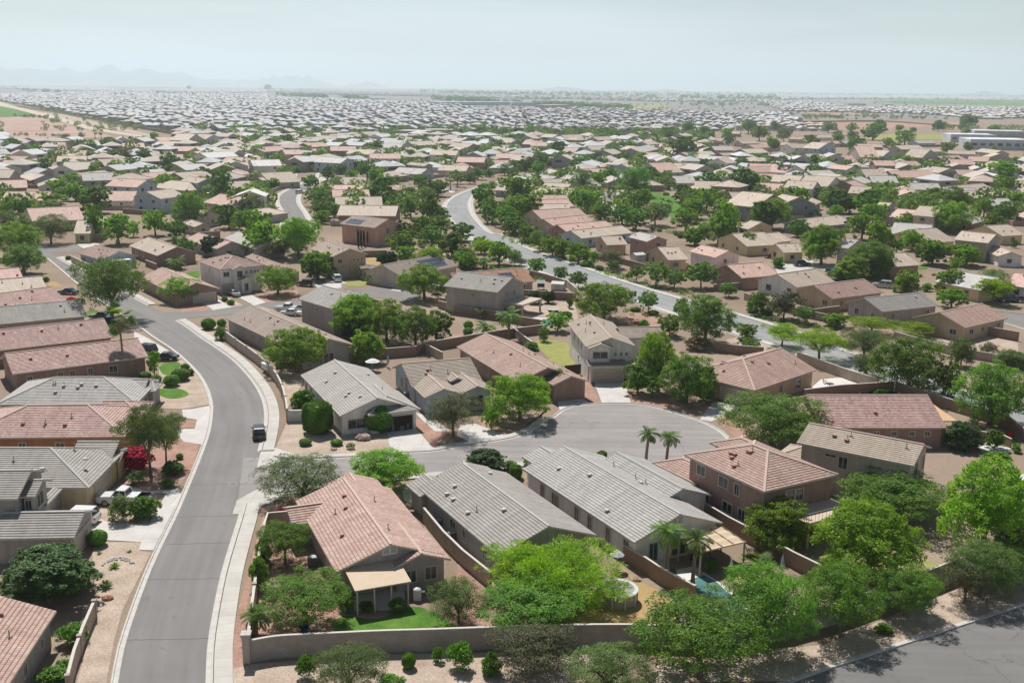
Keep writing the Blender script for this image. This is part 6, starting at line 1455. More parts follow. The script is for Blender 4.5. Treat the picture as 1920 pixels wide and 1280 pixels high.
wall('garden_wall', 'B4', [1660,1120, 1800,1140, 1850,1165], 1.2, M_WBROWN, 'low brown wall of the walled garden at right')
wall('garden_wall', 'B4', [300,660, 420,680, 560,690], 1.7, M_WBROWN, 'brown wall behind the terracotta garage house')
wall('garden_wall', 'B4', [300,350, 560,330], 1.6, M_WBROWN, 'brown wall beside the terracotta roof across the collector road')
wall('garden_wall', 'B4', [460,395, 740,480, 960,525], 1.6, M_WTAN, 'tan wall below the orange tan house across the collector road')
wall('garden_wall', 'B4', [820,480, 955,462], 1.5, M_WBROWN, 'brown wall between the orange tan house and the grey plain house')
wall('garden_wall', 'B4', [1240,600, 1530,680, 1760,720, 1960,760], 1.5, M_WTAN, 'tan wall along the verge at the right side')
wall('garden_wall', 'B4', [1720,580, 1890,610], 1.8, M_WBROWN, 'short brown wall beside the dark patio house')
wall('garden_wall', 'C3', [250,960, 520,1000, 800,1060, 960,1100], 1.6, M_WBROWN, 'brown wall behind the three round trees across the collector road')
wall('garden_wall', 'C3', [180,800, 320,830], 1.6, M_WBROWN, 'brown wall left of the row of gables')
wall('garden_wall', 'C3', [1140,1100, 1270,1090], 1.6, M_WTAN, 'orange tan wall beside the pale pink two-storey house')
wall('garden_wall', 'C2', [765,1005, 940,1000], 1.7, M_WBROWN, 'brown wall behind the tan two-storey house')
wall('garden_wall', 'C2', [1000,445, 1250,440, 1500,420, 1740,405], 1.7, M_WGREY, 'grey wall behind the desert verge planting')
wall('garden_wall', 'C2', [110,545, 230,500], 1.6, M_WTAN, 'short tan wall at the far street curve')
wall('garden_wall', 'C2', [620,690, 700,740, 800,900], 1.5, M_WBROWN, 'brown wall left of the salmon house')
wall('garden_wall', 'C1', [510,1000, 600,1060], 1.6, M_WTAN, 'tan wall corner by the upper left street') if 0 else None
wall('garden_wall', 'C1', [1050,1070, 1130,1100], 1.6, M_WBROWN, 'brown wall beside the tan gravel coloured roof')
wall('garden_wall', 'C1', [1640,920, 1830,985], 1.6, M_WBROWN, 'brown wall behind the round dark tree')
wall('garden_wall', 'C1', [190,510, 440,520, 640,500], 1.6, M_WBROWN, 'brown wall below the three small gables')
wall('garden_wall', 'B2', [1660,752, 1870,742], 1.7, M_WBROWN, 'dark gate wall beside the white two-storey garage') if 0 else None
g_ = MB()
for i in range(12): g_.box((.12+i*.3, 0, .95), (.27, .05, 1.75))
g_.bar((0, .05, .4), (3.6, .05, .4), .08); g_.bar((0, .05, 1.5), (3.6, .05, 1.5), .08)
p_ = W('Z3', 150, 1000); q_ = W('Z3', 395, 975); d_ = q_-p_
e_ = g_.obj('wooden_gate', m_plain('dark_timber', (.07, .045, .035), .8)); e_.location = p_; e_.rotation_euler.z = math.atan2(d_.y, d_.x); e_.scale.x = d_.length/3.6; tag(e_, 'dark timber gate left of the white two-storey house', 'gate')
# yard walls towards the camera of the farther houses
YARDW = []
for e, L, D, wc, k in YARDS:
    yy = -3.5-3*k
    c, s_ = math.cos(e.rotation_euler.z), math.sin(e.rotation_euler.z)
    mb = MB(); cp = MB()
    mb.box((L/2, 0, .85), (L+1.6, .2, 1.8)); mb.box((-.9, -yy/2, .85), (.2, -yy, 1.8)); mb.box((L+.9, -yy/2, .85), (.2, -yy, 1.8))
    cp.box((L/2, 0, 1.79), (L+1.9, .28, .07))
    p = Vector((e.location.x - yy*-s_*-1*-1, 0, 0)) if 0 else Vector((e.location.x+s_*-yy, e.location.y+c*yy, 0))
    if any((p-q).length < hw+2.5 for q, hw in ROADPTS): continue
    o = tag(empty('garden_wall', p, e.rotation_euler.z), kind='thing')
    mb.obj('wall_body', M_WBROWN if k < .65 else M_WTAN, o); cp.obj('coping', M_TRIM, o); o['tone'] = 'brown' if k < .65 else 'tan'
    YARDW.append((p, o))
# ---------------------------------------------------------------- vehicles
def car_mesh(kind):
    L, Wd, H = {'sedan': (4.7, 1.8, 1.45), 'suv': (4.9, 1.95, 1.8), 'jeep': (4.4, 1.85, 1.85), 'pickup': (5.9, 2.0, 1.92), 'van': (5.0, 1.95, 1.8)}[kind]
    body, glass = MB(), MB()
    h0, hb = .32, {'sedan': .92, 'suv': 1.08, 'jeep': 1.15, 'pickup': 1.18, 'van': 1.05}[kind]
    # lower body as rounded cross sections along the length (x forward)
    def sect(x, zt, wk):
        w = Wd/2*wk
        return [(x, -w*.93, h0), (x, -w, h0+.18), (x, -w, zt-.16), (x, -w*.9, zt), (x, w*.9, zt), (x, w, zt-.16), (x, w, h0+.18), (x, w*.93, h0)]
    hood = hb - (.08 if kind != 'pickup' else .04)
    prof = [(-L/2, hb-.2, .86), (-L/2+.12, hb-.04, .95), (-L*.3, hb, 1), (L*.1, hb, 1), (L*.22, hood, 1), (L/2-.35, hood-.08, .97), (L/2-.08, hood-.2, .9), (L/2, h0+.3, .84)]
    S = [sect(*q) for q in prof]
    for a, b in zip(S, S[1:]):
        for i in range(8):
            j = (i+1) % 8
            if kind == 'pickup' and i == 3 and b[0][0] < -L*.08: continue
            body.face([a[i], a[j], b[j], b[i]])
    body.face(S[0][::-1]); body.face(S[-1])
    # cabin
    c = {'sedan': (-L*.33, -L*.17, L*.06, L*.2), 'suv': (-L*.47, -L*.42, L*.06, L*.2), 'jeep': (-L*.47, -L*.45, L*.08, L*.16), 'pickup': (-L*.12, -L*.09, L*.1, L*.2), 'van': (-L*.47, -L*.42, L*.12, L*.3)}[kind]
    wb, wt = Wd/2*.93, Wd/2*.76
    B = [(c[0], -wb, hb-.02), (c[3], -wb, hb-.06), (c[3], wb, hb-.06), (c[0], wb, hb-.02)]
    T = [(c[1], -wt, H-.05), (c[2], -wt, H-.05), (c[2], wt, H-.05), (c[1], wt, H-.05)]
    T2 = [(c[1]+.12, -wt*.86, H), (c[2]-.12, -wt*.86, H), (c[2]-.12, wt*.86, H), (c[1]+.12, wt*.86, H)]
    for i in range(4):
        j = (i+1) % 4
        q = [Vector(B[i]), Vector(B[j]), Vector(T[j]), Vector(T[i])]
        body.face(q)
        n = (q[1]-q[0]).cross(q[3]-q[0]).normalized()*.012
        lo, hi = .14, .88
        e0, e1 = q[0].lerp(q[3], lo), q[1].lerp(q[2], lo); f0, f1 = q[0].lerp(q[3], hi), q[1].lerp(q[2], hi)
        spans = [(.06, .94)] if i in (1, 3) else [(.05, .47), (.53, .95)]
        for s0, s1 in spans: glass.face([e0.lerp(e1, s0)+n, e0.lerp(e1, s1)+n, f0.lerp(f1, s1)+n, f0.lerp(f1, s0)+n])
        body.face([T[i], T[j], T2[j], T2[i]])
    body.face(T2)
    bed = None
    if kind == 'pickup':
        bed = MB(); x0, x1 = -L/2+.1, -L*.13; w = Wd/2*.86
        bed.face([(x0, -w, .72), (x1, -w, .72), (x1, w, .72), (x0, w, .72)])
        bed.face([(x0, -w, .72), (x0, -w, hb-.01), (x1, -w, hb-.01), (x1, -w, .72)]); bed.face([(x0, w, .72), (x1, w, .72), (x1, w, hb-.01), (x0, w, hb-.01)])
        bed.face([(x0, -w, .72), (x0, w, .72), (x0, w, hb-.05), (x0, -w, hb-.05)]); bed.face([(x1, -w, .72), (x1, -w, hb), (x1, w, hb), (x1, w, .72)])
    return L, Wd, H, hb, body, glass, bed
CARC = {'black': (.012, .012, .014), 'white': (.72, .72, .71), 'silver': (.45, .45, .45), 'navy': (.02, .03, .06), 'grey': (.12, .12, .13), 'teal': (.10, .22, .25), 'red': (.35, .03, .03), 'beige': (.5, .44, .36)}
def car_paint(c):
    k = 'car_paint_'+c
    if k not in MATS:
        t = NT(k); t.base(CARC[c]); t.rough(.28, .5); t.b.inputs['Coat Weight'].default_value = .6; MATS[k] = t.mat
    return MATS[k]
M_TYRE = m_plain('tyre_rubber', (.02, .02, .02), .85); M_RIM = m_plain('alloy_rim', (.5, .5, .5), .3, .8); M_LAMP = m_plain('headlamp_glass', (.7, .7, .68), .15); M_TAIL = m_plain('tail_lamp', (.35, .02, .02), .25)
_car = {}
def car(kind, col, t, x, y, yaw, label, name=None, at=None):
    """yaw: heading of the bonnet in degrees, 0 = to the right, 90 = away"""
    if (kind, col) not in _car:
        L, Wd, H, hb, body, glass, bed = car_mesh(kind)
        r = .34 if kind == 'sedan' else .39
        ty = MB(); ty.lathe([(r-.1, -.11), (r-.02, -.11), (r, -.07), (r, .07), (r-.02, .11), (r-.1, .11)], 18)
        ty.v = [(a, c_, b) for a, b, c_ in ty.v]
        rm = MB(); rm.lathe([(.001, -.09), (r-.1, -.10), (r-.1, .10), (.001, .09)], 12); rm.v = [(a, c_, b) for a, b, c_ in rm.v]
        hl = MB(); hl.box((0, 0, 0), (.12, .42, .17)); tl = MB(); tl.box((0, 0, 0), (.1, .26, .24))
        bb = body
        bb.box((L*.13, -Wd/2-.08, hb+.06), (.16, .2, .14)); bb.box((L*.13, Wd/2+.08, hb+.06), (.16, .2, .14))
        _car[(kind, col)] = (bb.mesh('body', car_paint(col), False), glass.mesh('windows', M_GLASS), ty.mesh('tyre', M_TYRE, True), rm.mesh('rim', M_RIM), hl.mesh('headlight', M_LAMP), tl.mesh('tail_light', M_TAIL), bed.mesh('load_bed', M_DARK) if bed else None, (L, Wd, hb, r))
    b, g, ty, rm, hl, tl, bed, (L, Wd, hb, r) = _car[(kind, col)]
    p = at or W(t, x, y)
    e = empty(name or {'suv': 'parked_car', 'sedan': 'parked_car', 'jeep': 'parked_car', 'pickup': 'pickup_truck', 'van': 'parked_van'}[kind], (p.x, p.y, .01), R_(yaw)); tag(e, label, 'truck' if kind == 'pickup' else 'car', 'parked vehicles')
    inst('body', b, e); inst('windows', g, e)
    if bed: inst('load_bed', bed, e)
    for sx in (L*.31, -L*.3):
        for sy in (-1, 1):
            w = inst('wheel', ty, e, (sx, sy*(Wd/2-.1), r)); inst('rim', rm, w, (0, sy*.02, 0))
    for sy in (-1, 1):
        inst('headlight', hl, e, (L/2-.07, sy*Wd*.32, hb-.32)); inst('tail_light', tl, e, (-L/2+.03, sy*Wd*.38, hb-.3))
    return e
d1_ = W('B1', 1352, 1060)-W('B1', 1350, 1110)
car('suv', 'black', 'B1', 1352, 1105, math.degrees(math.atan2(d1_.y, d1_.x))+2, 'black sport utility vehicle parked alone at the right kerb of the curving street').scale = (.93, .93, .93)
car('pickup', 'white', 'Z4', 1490, 665, 176, 'white pickup truck with open dark bed on the driveway at left')
car('suv', 'white', 'Z4', 920, 890, 176, 'white sport utility vehicle in front of the yellow house at left')
car('sedan', 'black', 'B1', 860, 708, 178, 'black sedan on the driveway above the upper curved lawn')
car('suv', 'black', 'B1', 752, 672, 160, 'black vehicle behind the black sedan by the palm trunk house')
car('sedan', 'grey', 'B1', 527, 492, 175, 'dark grey car under the big willowy tree')
car('sedan', 'navy', 'B1', 560, 518, 175, 'dark blue car in front of the dark grey one under the willowy tree')
car('sedan', 'navy', 'B1', 355, 365, 170, 'dark car parked alone by the upper left lawn')
car('sedan', 'silver', 'D6', 640, 730, 120, 'silver sedan on the drive of the white arched window house')
car('jeep', 'black', 'D6', 1490, 615, 165, 'black and white jeep under the light green tree')
car('suv', 'white', 'D6', 1865, 555, 108, 'white wagon parked facing away on the drive of the tan two-storey')
car('pickup', 'white', 'D6', 1290, 920, 172, 'white pickup parked on the side street behind the grey two-storey')
car('sedan', 'white', 'D6', 1310, 965, 172, 'white car in front of the white pickup on the side street')
car('suv', 'navy', 'C1', 1460, 845, 20, 'dark blue car on the garage drive beside the dark weeping tree')
car('sedan', 'silver', 'C1', 1905, 685, 10, 'silver car beside the white two-storey at upper left')
car('suv', 'white', 'C1', 1450, 570, 95, 'white car left under the pale blue two-storey house')
car('suv', 'white', 'C1', 1500, 570, 95, 'white car right under the pale blue two-storey house')
car('suv', 'white', 'C2', 318, 550, 60, 'white car on the far curving street')
car('sedan', 'silver', 'C2', 60, 685, 10, 'silver car at the kerb of the far curving street')
car('sedan', 'silver', 'C3', 555, 540, 170, 'pale car beside the park street')
car('suv', 'black', 'C4', 110, 1015, 150, 'black car in front of the arched porch house')
car('suv', 'silver', 'C4', 180, 1010, 165, 'pale silver car in front of the arched porch house')
car('suv', 'navy', 'C4', 320, 1070, 20, 'dark car on the pale drive below the tall weeping tree')
car('pickup', 'teal', 'C4', 570, 1125, 15, 'blue green pickup beside the dark leafy tree')
car('suv', 'silver', 'C4', 275, 725, 160, 'silver car nearest of the cars by the dark grey house')
car('van', 'white', 'C4', 380, 715, 100, 'white van between the parked cars near the dark grey house')
car('suv', 'grey', 'C4', 430, 720, 100, 'grey car right of the white van')
car('suv', 'black', 'C4', 690, 740, 160, 'black car under the dark trees at right')
car('sedan', 'white', 'C4', 525, 550, 160, 'white car before the white tan roofed house at upper right')
car('pickup', 'navy', 'B4', 1850, 405, 172, 'dark pickup with pale bed at the far right street')
car('suv', 'silver', 'B4', 1180, 330, 150, 'dark car between the terracotta and pale grey roofs')
car('sedan', 'white', 'C4', 1590, 490, 170, 'white car on the drive at upper right')
# ---------------------------------------------------------------- yards
def single(mb, name, mat, label, cat, p, rz=0, smooth_=False):
    o = mb.obj(name, mat, None, smooth_, (p.x, p.y, 0), rz); tag(o, label, cat); return o
h1 = [q for q in HOUSES if q['key'] == 'F1'][0]
def on_house(q, x, y, z=0):
    return Vector((q['A'].x+x*q['u'][0]-y*q['u'][1], q['A'].y+x*q['u'][1]+y*q['u'][0], z))
M_PATIO = m_plain('patio_cover_tan', (.56, .44, .31), .7, var=.06, scale=2)
# patio cover of the terracotta house: a part of that house
pc = MB(); Lh, Dh = h1['L'], h1['D']
x0_, x1_, y0_, y1_ = Lh-.45, Lh+3.6, .9, Dh*.58
pc.face([(x1_, y0_, 2.55), (x1_, y1_, 2.55), (x0_, y1_, 2.95), (x0_, y0_, 2.95)]); pc.face([(x0_, y0_, 2.85), (x0_, y1_, 2.85), (x1_, y1_, 2.42), (x1_, y0_, 2.42)])
for a, b in (((x1_, y0_), (x1_, y1_)), ((x0_, y0_), (x1_, y0_)), ((x1_, y1_), (x0_, y1_))):
    za = lambda x: 2.55 if x == x1_ else 2.95
    pc.face([(*a, za(a[0])-.12), (*b, za(b[0])-.12), (*b, za(b[0])), (*a, za(a[0]))])
pco = pc.obj('patio_cover', M_PATIO, h1['e'])
for k in range(4):
    b = MB(); y = y0_+.25+(y1_-y0_-.5)*k/3; b.box((x1_-.25, y, 1.2), (.13, .13, 2.4)); b.obj('post', M_TRIM, pco)
def awning_frame(): pass
h3 = [q for q in HOUSES if q['key'] == 'H3'][0]
aw = MB(); Lh, Dh = h3['L'], h3['D']; x0_, x1_, y0_, y1_ = Lh+.2, Lh+4.2, Dh*.46, Dh-.3
n_ = 4
for i in range(n_):
    ya, yb = y0_+(y1_-y0_)*i/n_, y0_+(y1_-y0_)*(i+1)/n_-.06
    for j in range(6):
        xa, xb = x0_+(x1_-x0_)*j/6, x0_+(x1_-x0_)*(j+1)/6
        sg = lambda x, y: 2.7-.05*(x-x0_)-.10*math.sin(math.pi*((x-x0_)/(x1_-x0_)*3 % 1))
        aw.face([(xa, ya, sg(xa, ya)), (xb, ya, sg(xb, ya)), (xb, yb, sg(xb, yb)), (xa, yb, sg(xa, yb))])
e_ = empty('pergola', on_house(h3, 0, 0), h3['yaw']); tag(e_, 'pergola with tan striped canopy at the back of the white pool house', 'pergola')
aw.obj('canopy', m_plain('canvas_tan', (.56, .44, .30), .8, var=.08), e_)
fr_ = MB()
for i in range(n_+1):
    y = y0_+(y1_-y0_)*i/n_-.03; fr_.bar((x0_, y, 2.72), (x1_, y, 2.5), .07)
for x in (x0_+.1, x1_-.1): fr_.bar((x, y0_, 2.5), (x, y1_, 2.5), .1)
fr_.obj('rafters', m_plain('pergola_wood', (.25, .17, .11), .8), e_)
for x in (x0_+.2, x1_-.2):
    for y in (y0_+.1, y1_-.1):
        b = MB(); b.box((x, y, 1.25), (.14, .14, 2.5)); b.obj('post', m_plain('pergola_post', (.5, .46, .4), .7), e_)
def seat(p, rz, col, label, name='patio_chair'):
    m = m_plain('seat_'+col, CARC.get(col, (.1, .07, .05)), .7)
    e = empty(name, p, rz); tag(e, label, 'chair')
    a = MB(); a.box((0, 0, .42), (.55, .55, .1)); a.obj('seat', m, e); a = MB(); a.box((0, .28, .75), (.55, .07, .6)); a.obj('backrest', m, e)
    lg = MB(); lg.box((0, 0, .18), (.06, .06, .37)); me = lg.mesh('leg', m)
    for x in (-.22, .22):
        for y in (-.22, .22): inst('leg', me, e, (x, y, 0))
seat(on_house(h3, Lh+1.6, y0_+1.2), .3, 'black', 'dark patio chair left under the tan striped canopy'); seat(on_house(h3, Lh+2.4, y0_+3.0), 1.3, 'black', 'dark patio chair right under the tan striped canopy')
# above-ground round pool
e_ = empty('round_pool', W('A3', 935, 850)); tag(e_, 'round grey above-ground pool with dark water behind the garden wall', 'pool')
pw = px_m('A3', 930, 850); r_ = 105*pw
a = MB(); a.lathe([(r_, 0), (r_, 1.25)], 36); a.obj('shell', m_plain('pool_shell', (.30, .28, .26), .5), e_, True)
a = MB(); a.lathe([(r_-.25, 1.2), (r_-.25, 1.3), (r_+.12, 1.3), (r_+.12, 1.2)], 36); a.obj('rim', m_plain('pool_rim', (.55, .55, .55), .4), e_)
a = MB(); a.lathe([(r_-.25, 1.1), (.001, 1.1)], 36); a.obj('water', m_plain('dark_pool_water', (.09, .11, .12), .06, var=.2, scale=.6), e_)
for k in range(10):
    b = MB(); b.box((math.cos(k*.628)*(r_+.05), math.sin(k*.628)*(r_+.05), .6), (.12, .12, 1.2), rz=k*.628); b.obj('post', MATS['pool_rim'], e_)
# umbrellas
def umbrella(t, x, y, kind, col, label, r=1.4, h=2.4):
    e = empty('patio_umbrella', W(t, x, y)); tag(e, label, 'umbrella')
    b = MB(); b.tube([(0, 0, 0), (0, 0, h)], .03, 6); b.obj('pole', M_VENTG, e)
    m = m_plain('umbrella_'+str(col), col, .8, var=.06)
    a = MB()
    if kind == 'open': a.lathe([(r, h-.55), (r*.5, h-.22), (.02, h)], 8)
    else: a.lathe([(.10, h-1.6), (.24, h-1.2), (.14, h-.5), (.02, h)], 8)
    a.obj('canopy', m, e)
    c = MB(); c.lathe([(.3, 0), (.28, .08), (.05, .1)], 10); c.obj('base', M_DARK, e)
umbrella('A3', 935, 690, 'open', (.7, .7, .69), 'small white round parasol beside the brown pool yard wall', .75, 2.2)
umbrella('A4', 655, 725, 'shut', (.42, .43, .46), 'furled grey umbrella beside the low fan palm')
umbrella('A4', 388, 745, 'shut', (.6, .6, .58), 'furled pale umbrella on the pool deck edge')
umbrella('Z2', 1130, 250, 'open', (.72, .71, .7), 'white parasol behind the white garage house', 1.3, 2.2)
umbrella('Z2', 1335, 210, 'shut', (.25, .42, .42), 'furled teal umbrella behind the white garage house')
umbrella('D8', 1445, 905, 'open', (.07, .22, .17), 'green parasol beside the gravel yard pool fence', 1.5, 2.3)
umbrella('D8', 105, 450, 'open', (.7, .69, .66), 'pale parasol half hidden by the light green tree', 1.6, 2.4)
# ladder-less patio objects
g = MB(); g.box((0, 0, .45), (.7, .55, .9)); g.lathe([(.36, .9), (.34, 1.08), (.2, 1.2), (.02, 1.25)], 12, sx=1.1); g.box((.55, 0, .85), (.35, .4, .05)); single(g, 'grill', m_plain('grill_steel', (.65, .65, .65), .35), 'white covered grill on the patio beside the green lawn', 'grill', W('A2', 1008, 845), .2)
b = MB(); b.lathe([(.3, 0), (.42, .35), (.46, .55), (.42, .56), (.36, .3), (.001, .28)], 18); single(b, 'water_trough', m_plain('blue_plastic', (.02, .06, .22), .45), 'round blue tub under the tree by the back lawn', 'tub', W('A2', 420, 1010), 0, True)
def pot(t, x, y, label, col=(.06, .14, .13)):
    e = empty('plant_pot', W(t, x, y)); tag(e, label, 'pot plant')
    a = MB(); a.lathe([(.22, 0), (.32, .4), (.34, .55), (.28, .55), (.001, .5)], 14); a.obj('pot', m_plain('glaze_'+str(col), col, .3), e, True)
    f = proto('shrub/m')[0][0]; inst('foliage', f, e, (0, 0, .5), 0, (.7, .7, .8))
pot('A2', 658, 915, 'dark green pot plant at the left patio post'); pot('A2', 640, 905, 'white pot plant beside the dark green pot', (.6, .6, .58)); pot('A3', 1228, 750, 'blue pot plant on the pool deck', (.05, .07, .25))
def ac_unit(p, rz, label):
    e = empty('air_conditioner', p, rz); tag(e, label, 'air conditioner')
    a = MB(); a.box((0, 0, .5), (.85, .85, 1.0)); a.obj('casing', m_plain('ac_casing', (.12, .12, .12), .6), e)
    a = MB(); a.lathe([(.4, 1.0), (.4, 1.06), (.3, 1.07)], 18); a.obj('fan_ring', m_plain('ac_ring', (.45, .45, .44), .5), e)
    a = MB()
    for i in range(5): a.bar((0, 0, 1.03), (.3*math.cos(i*1.257), .3*math.sin(i*1.257), 1.03), .12, .02)
    a.obj('fan', M_DARK, e)
ac_unit(W('A2', 463, 670), .4, 'black air conditioner beside the terracotta patio house'); ac_unit(W('Z1', 500, 860), .5, 'grey air conditioner beside the pale blue gabled house'); ac_unit(W('D1', 290, 830), .6, 'air conditioner beside the dark side gate of the grey house'); ac_unit(W('D1', 430, 985), .6, 'grill shaped unit in the narrow side yard of the grey house')
# mailbox cluster
e_ = empty('mailbox_cluster', W('B1', 1388, 775), math.radians(-52)); tag(e_, 'long white mailbox cluster on the pavement by the curving tan wall', 'mailbox')
a = MB(); a.box((0, 0, 1.05), (2.3, .5, .9)); a.box((0, 0, 1.53), (2.5, .64, .07)); a.obj('cabinet', M_WHITE, e_)
for x in (-.7, .7):
    b = MB(); b.box((x, 0, .3), (.16, .2, .6)); b.obj('pedestal', M_VENTG, e_)
for i in range(8):
    b = MB(); b.box((-1.0+.286*i, -.262, 1.05), (.24, .02, .7)); b.obj('door', m_plain('mailbox_door', (.6, .6, .6), .5), e_)
b = MB()
def sign(t, x, y, label, col, w=.5, h=.6, H=2.1):
    e = empty('road_sign', W(t, x, y), .3); tag(e, label, 'sign')
    a = MB(); a.tube([(0, 0, 0), (0, 0, H)], .035, 6); a.obj('pole', M_VENTG, e)
    a = MB(); a.box((0, -.04, H-h/2), (w, .03, h)); a.obj('panel', m_plain('sign_'+str(col), col, .5, var=.03), e)
sign('B3', 1031, 408, 'tall narrow blue sign on the collector verge', (.03, .06, .3), .55, 1.3, 2.6)
def lamp_post(t, x, y, h, label, az=0):
    e = empty('street_lamp', W(t, x, y), az); tag(e, label, 'street lamp', 'street lamps')
    a = MB(); a.tube([(0, 0, 0), (0, 0, h), (.3, 0, h+.35), (1.6, 0, h+.5)], [.09, .06, .05, .04], 7); a.obj('pole', m_plain('lamp_pole', (.35, .34, .32), .5), e)
    a = MB(); a.box((1.8, 0, h+.5), (.6, .25, .12)); a.obj('lamp_head', M_VENTG, e)
def rock(t, x, y, r, label, col):
    p = W(t, x, y); g = np.random.default_rng(int(x)); mb = MB()
    prof = [(.7, 0), (1, .25), (.9, .6), (.5, .85), (.001, .9)]
    mb.lathe([(a*r, b*r) for a, b in prof], 9, sx=1.25)
    mb.v = [(a*(1+g.uniform(-.18, .18)), b*(1+g.uniform(-.18, .18)), c*(1+g.uniform(-.15, .1))) for a, b, c in mb.v]
    single(mb, 'boulder', m_plain('rock_'+str(col), col, .9, var=.2), label, 'rock', p)
rock('A1', 562, 842, .42, 'orange boulder in the gravel verge at lower left', (.45, .22, .13)); rock('Z2', 1000, 1160, .9, 'pinkish boulder before the white house porch', (.45, .33, .27)); rock('A2', 572, 65, .35, 'small tan boulder by the side street kerb', (.5, .38, .26)); rock('A2', 715, 3, .5, 'low boulder beside the driveway of the white house', (.42, .32, .26)); rock('A3', 1040, 745, .35, 'boulder beside the round pool yard wall', (.5, .4, .3))
# white stones round the agave
st_ = MB(); g0 = random.Random(3)
for i in range(60):
    t0 = g0.random(); p = W('A1', 535+170*t0, 662-30*math.sin(t0*3.1)+g0.uniform(-8, 8)); s_ = g0.uniform(.12, .28)
    st_.box((p.x, p.y, s_*.3), (s_, s_*.8, s_*.7), rz=g0.random()*3, taper=.6)
tag(st_.obj('pebbles', m_plain('white_stone', (.6, .57, .53), .9)), kind='stuff')
# fire pit
e_ = empty('fire_pit', W('D8', 1520, 668)); tag(e_, 'round dark fire pit with pale ring in the gravel yard', 'fire pit')
a = MB(); a.lathe([(1.1, 0), (1.1, .5), (.8, .5), (.8, .2), (.001, .2)], 18); a.obj('basin', m_plain('pit_steel', (.06, .06, .065), .6), e_); a = MB(); a.lathe([(1.18, .5), (1.18, .58), (.78, .58), (.78, .5)], 18); a.obj('rim', M_VENTG, e_)
# white sheds and odd boxes
def shed(t, x, y, w, d, h, rz, col, label, roofc=(.6, .6, .58)):
    e = empty('garden_shed', W(t, x, y), rz); tag(e, label, 'shed')
    a = MB(); a.box((0, 0, h/2), (w, d, h)); a.obj('walls', m_plain('shed_'+str(col), col, .7), e)
    b = MB()
    for s in (-1, 1): b.face([(-w/2-.1, s*(d/2+.15), h), (w/2+.1, s*(d/2+.15), h), (w/2+.1, 0, h+.5), (-w/2-.1, 0, h+.5)])
    for s in (-1, 1): b.face([(s*w/2, -d/2, h), (s*w/2, d/2, h), (s*w/2, 0, h+.45)])
    b.obj('roof', m_plain('shedroof_'+str(roofc), roofc, .7), e)
    c = MB(); c.box((0, -d/2-.03, h*.45), (w*.35, .05, h*.85)); c.obj('door', M_VENTG, e)
shed('C3', 905, 1045, 3.2, 2.6, 2.3, .5, (.6, .58, .54), 'pale white shed behind the collector road wall'); shed('D8', 1580, 405, 3.0, 2.2, 1.6, -.3, (.62, .6, .56), 'low white shed in the yard behind the orange tiled house')
shed('C1', 215, 315, 3.5, 2.5, 2.2, .1, (.6, .6, .6), 'small white shed among the trees at upper left')
tb = MB()
e_ = empty('trampoline', W('D8', 1370, 400)); tag(e_, 'dark playhouse frame behind the orange tiled house', 'playset')
a = MB(); a.box((0, 0, 1.1), (1.7, 1.5, .9)); a.obj('body', M_DARK, e_); a = MB(); a.face([(-1, -.9, 1.6), (1, -.9, 1.6), (1, 0, 2.3), (-1, 0, 2.3)]); a.face([(1, .9, 1.6), (-1, .9, 1.6), (-1, 0, 2.3), (1, 0, 2.3)]); a.obj('roof', m_plain('grey_canvas', (.5, .5, .5), .7), e_)
for x in (-.7, .7):
    for y in (-.6, .6):
        b = MB(); b.box((x, y, .4), (.1, .1, .8)); b.obj('leg', M_PIPE, e_)
e_['category'] = 'playset'; e_.name = 'playhouse'
# balcony of the brown two-storey house and patio roofs: parts of their houses
def deck(q, x0, x1, y0, y1, z, m, name='balcony', rail=True, posts=True, th=.35):
    a = MB(); a.box(((x0+x1)/2, (y0+y1)/2, z-th/2), (x1-x0, y1-y0, th)); o = a.obj(name, m, q['e'])
    if rail:
        r = MB()
        for p, s in (((x1-.06, y0), (x1-.06, y1)), ((x0, y0+.06), (x1, y0+.06)), ((x0, y1-.06), (x1, y1-.06))):
            r.bar((*p, z+1.0), (*s, z+1.0), .07); n = 14
            for i in range(n+1):
                u = Vector((*p, 0)).lerp(Vector((*s, 0)), i/n); r.bar((u.x, u.y, z), (u.x, u.y, z+1.0), .025)
        r.obj('railing', m_plain('railing_metal', (.25, .24, .23), .5), o)
    if posts:
        for y in (y0+.3, y1-.3):
            b = MB(); b.box((x1-.3, y, (z-th)/2), (.35, .35, z-th)); b.obj('post', m, o)
qb = [q for q in HOUSES if q['key'] == 'BR'][0]
deck(qb, qb['L']-.5, qb['L']+3.4, 3.2, qb['D']-.2, 2.95, m_plain('balcony_stucco', (.55, .44, .33), .8))
qg = [q for q in HOUSES if q['key'] == 'G'][0]; deck(qg, qg['L']-.5, qg['L']+4.2, 3.2, qg['D']-.8, 2.9, m_plain('tan_fascia', (.5, .42, .33), .8), 'patio_cover', False)
qe = [q for q in HOUSES if q['key'] == 'E1'][0]; 
q4 = [q for q in HOUSES if q['key'] == 'W4'][0]; deck(q4, q4['L']-.6, q4['L']+2.6, 1.5, q4['D']-3, 2.7, M_WHITE, 'patio_cover', False, th=.15)
q6 = [q for q in HOUSES if q['key'] == 'R2'][0]; deck(q6, q6['L']-.6, q6['L']+3.2, 4.0, q6['D']-2, 2.6, m_plain('orange_patio_roof', (.55, .36, .2), .8), 'patio_cover', False, th=.15)
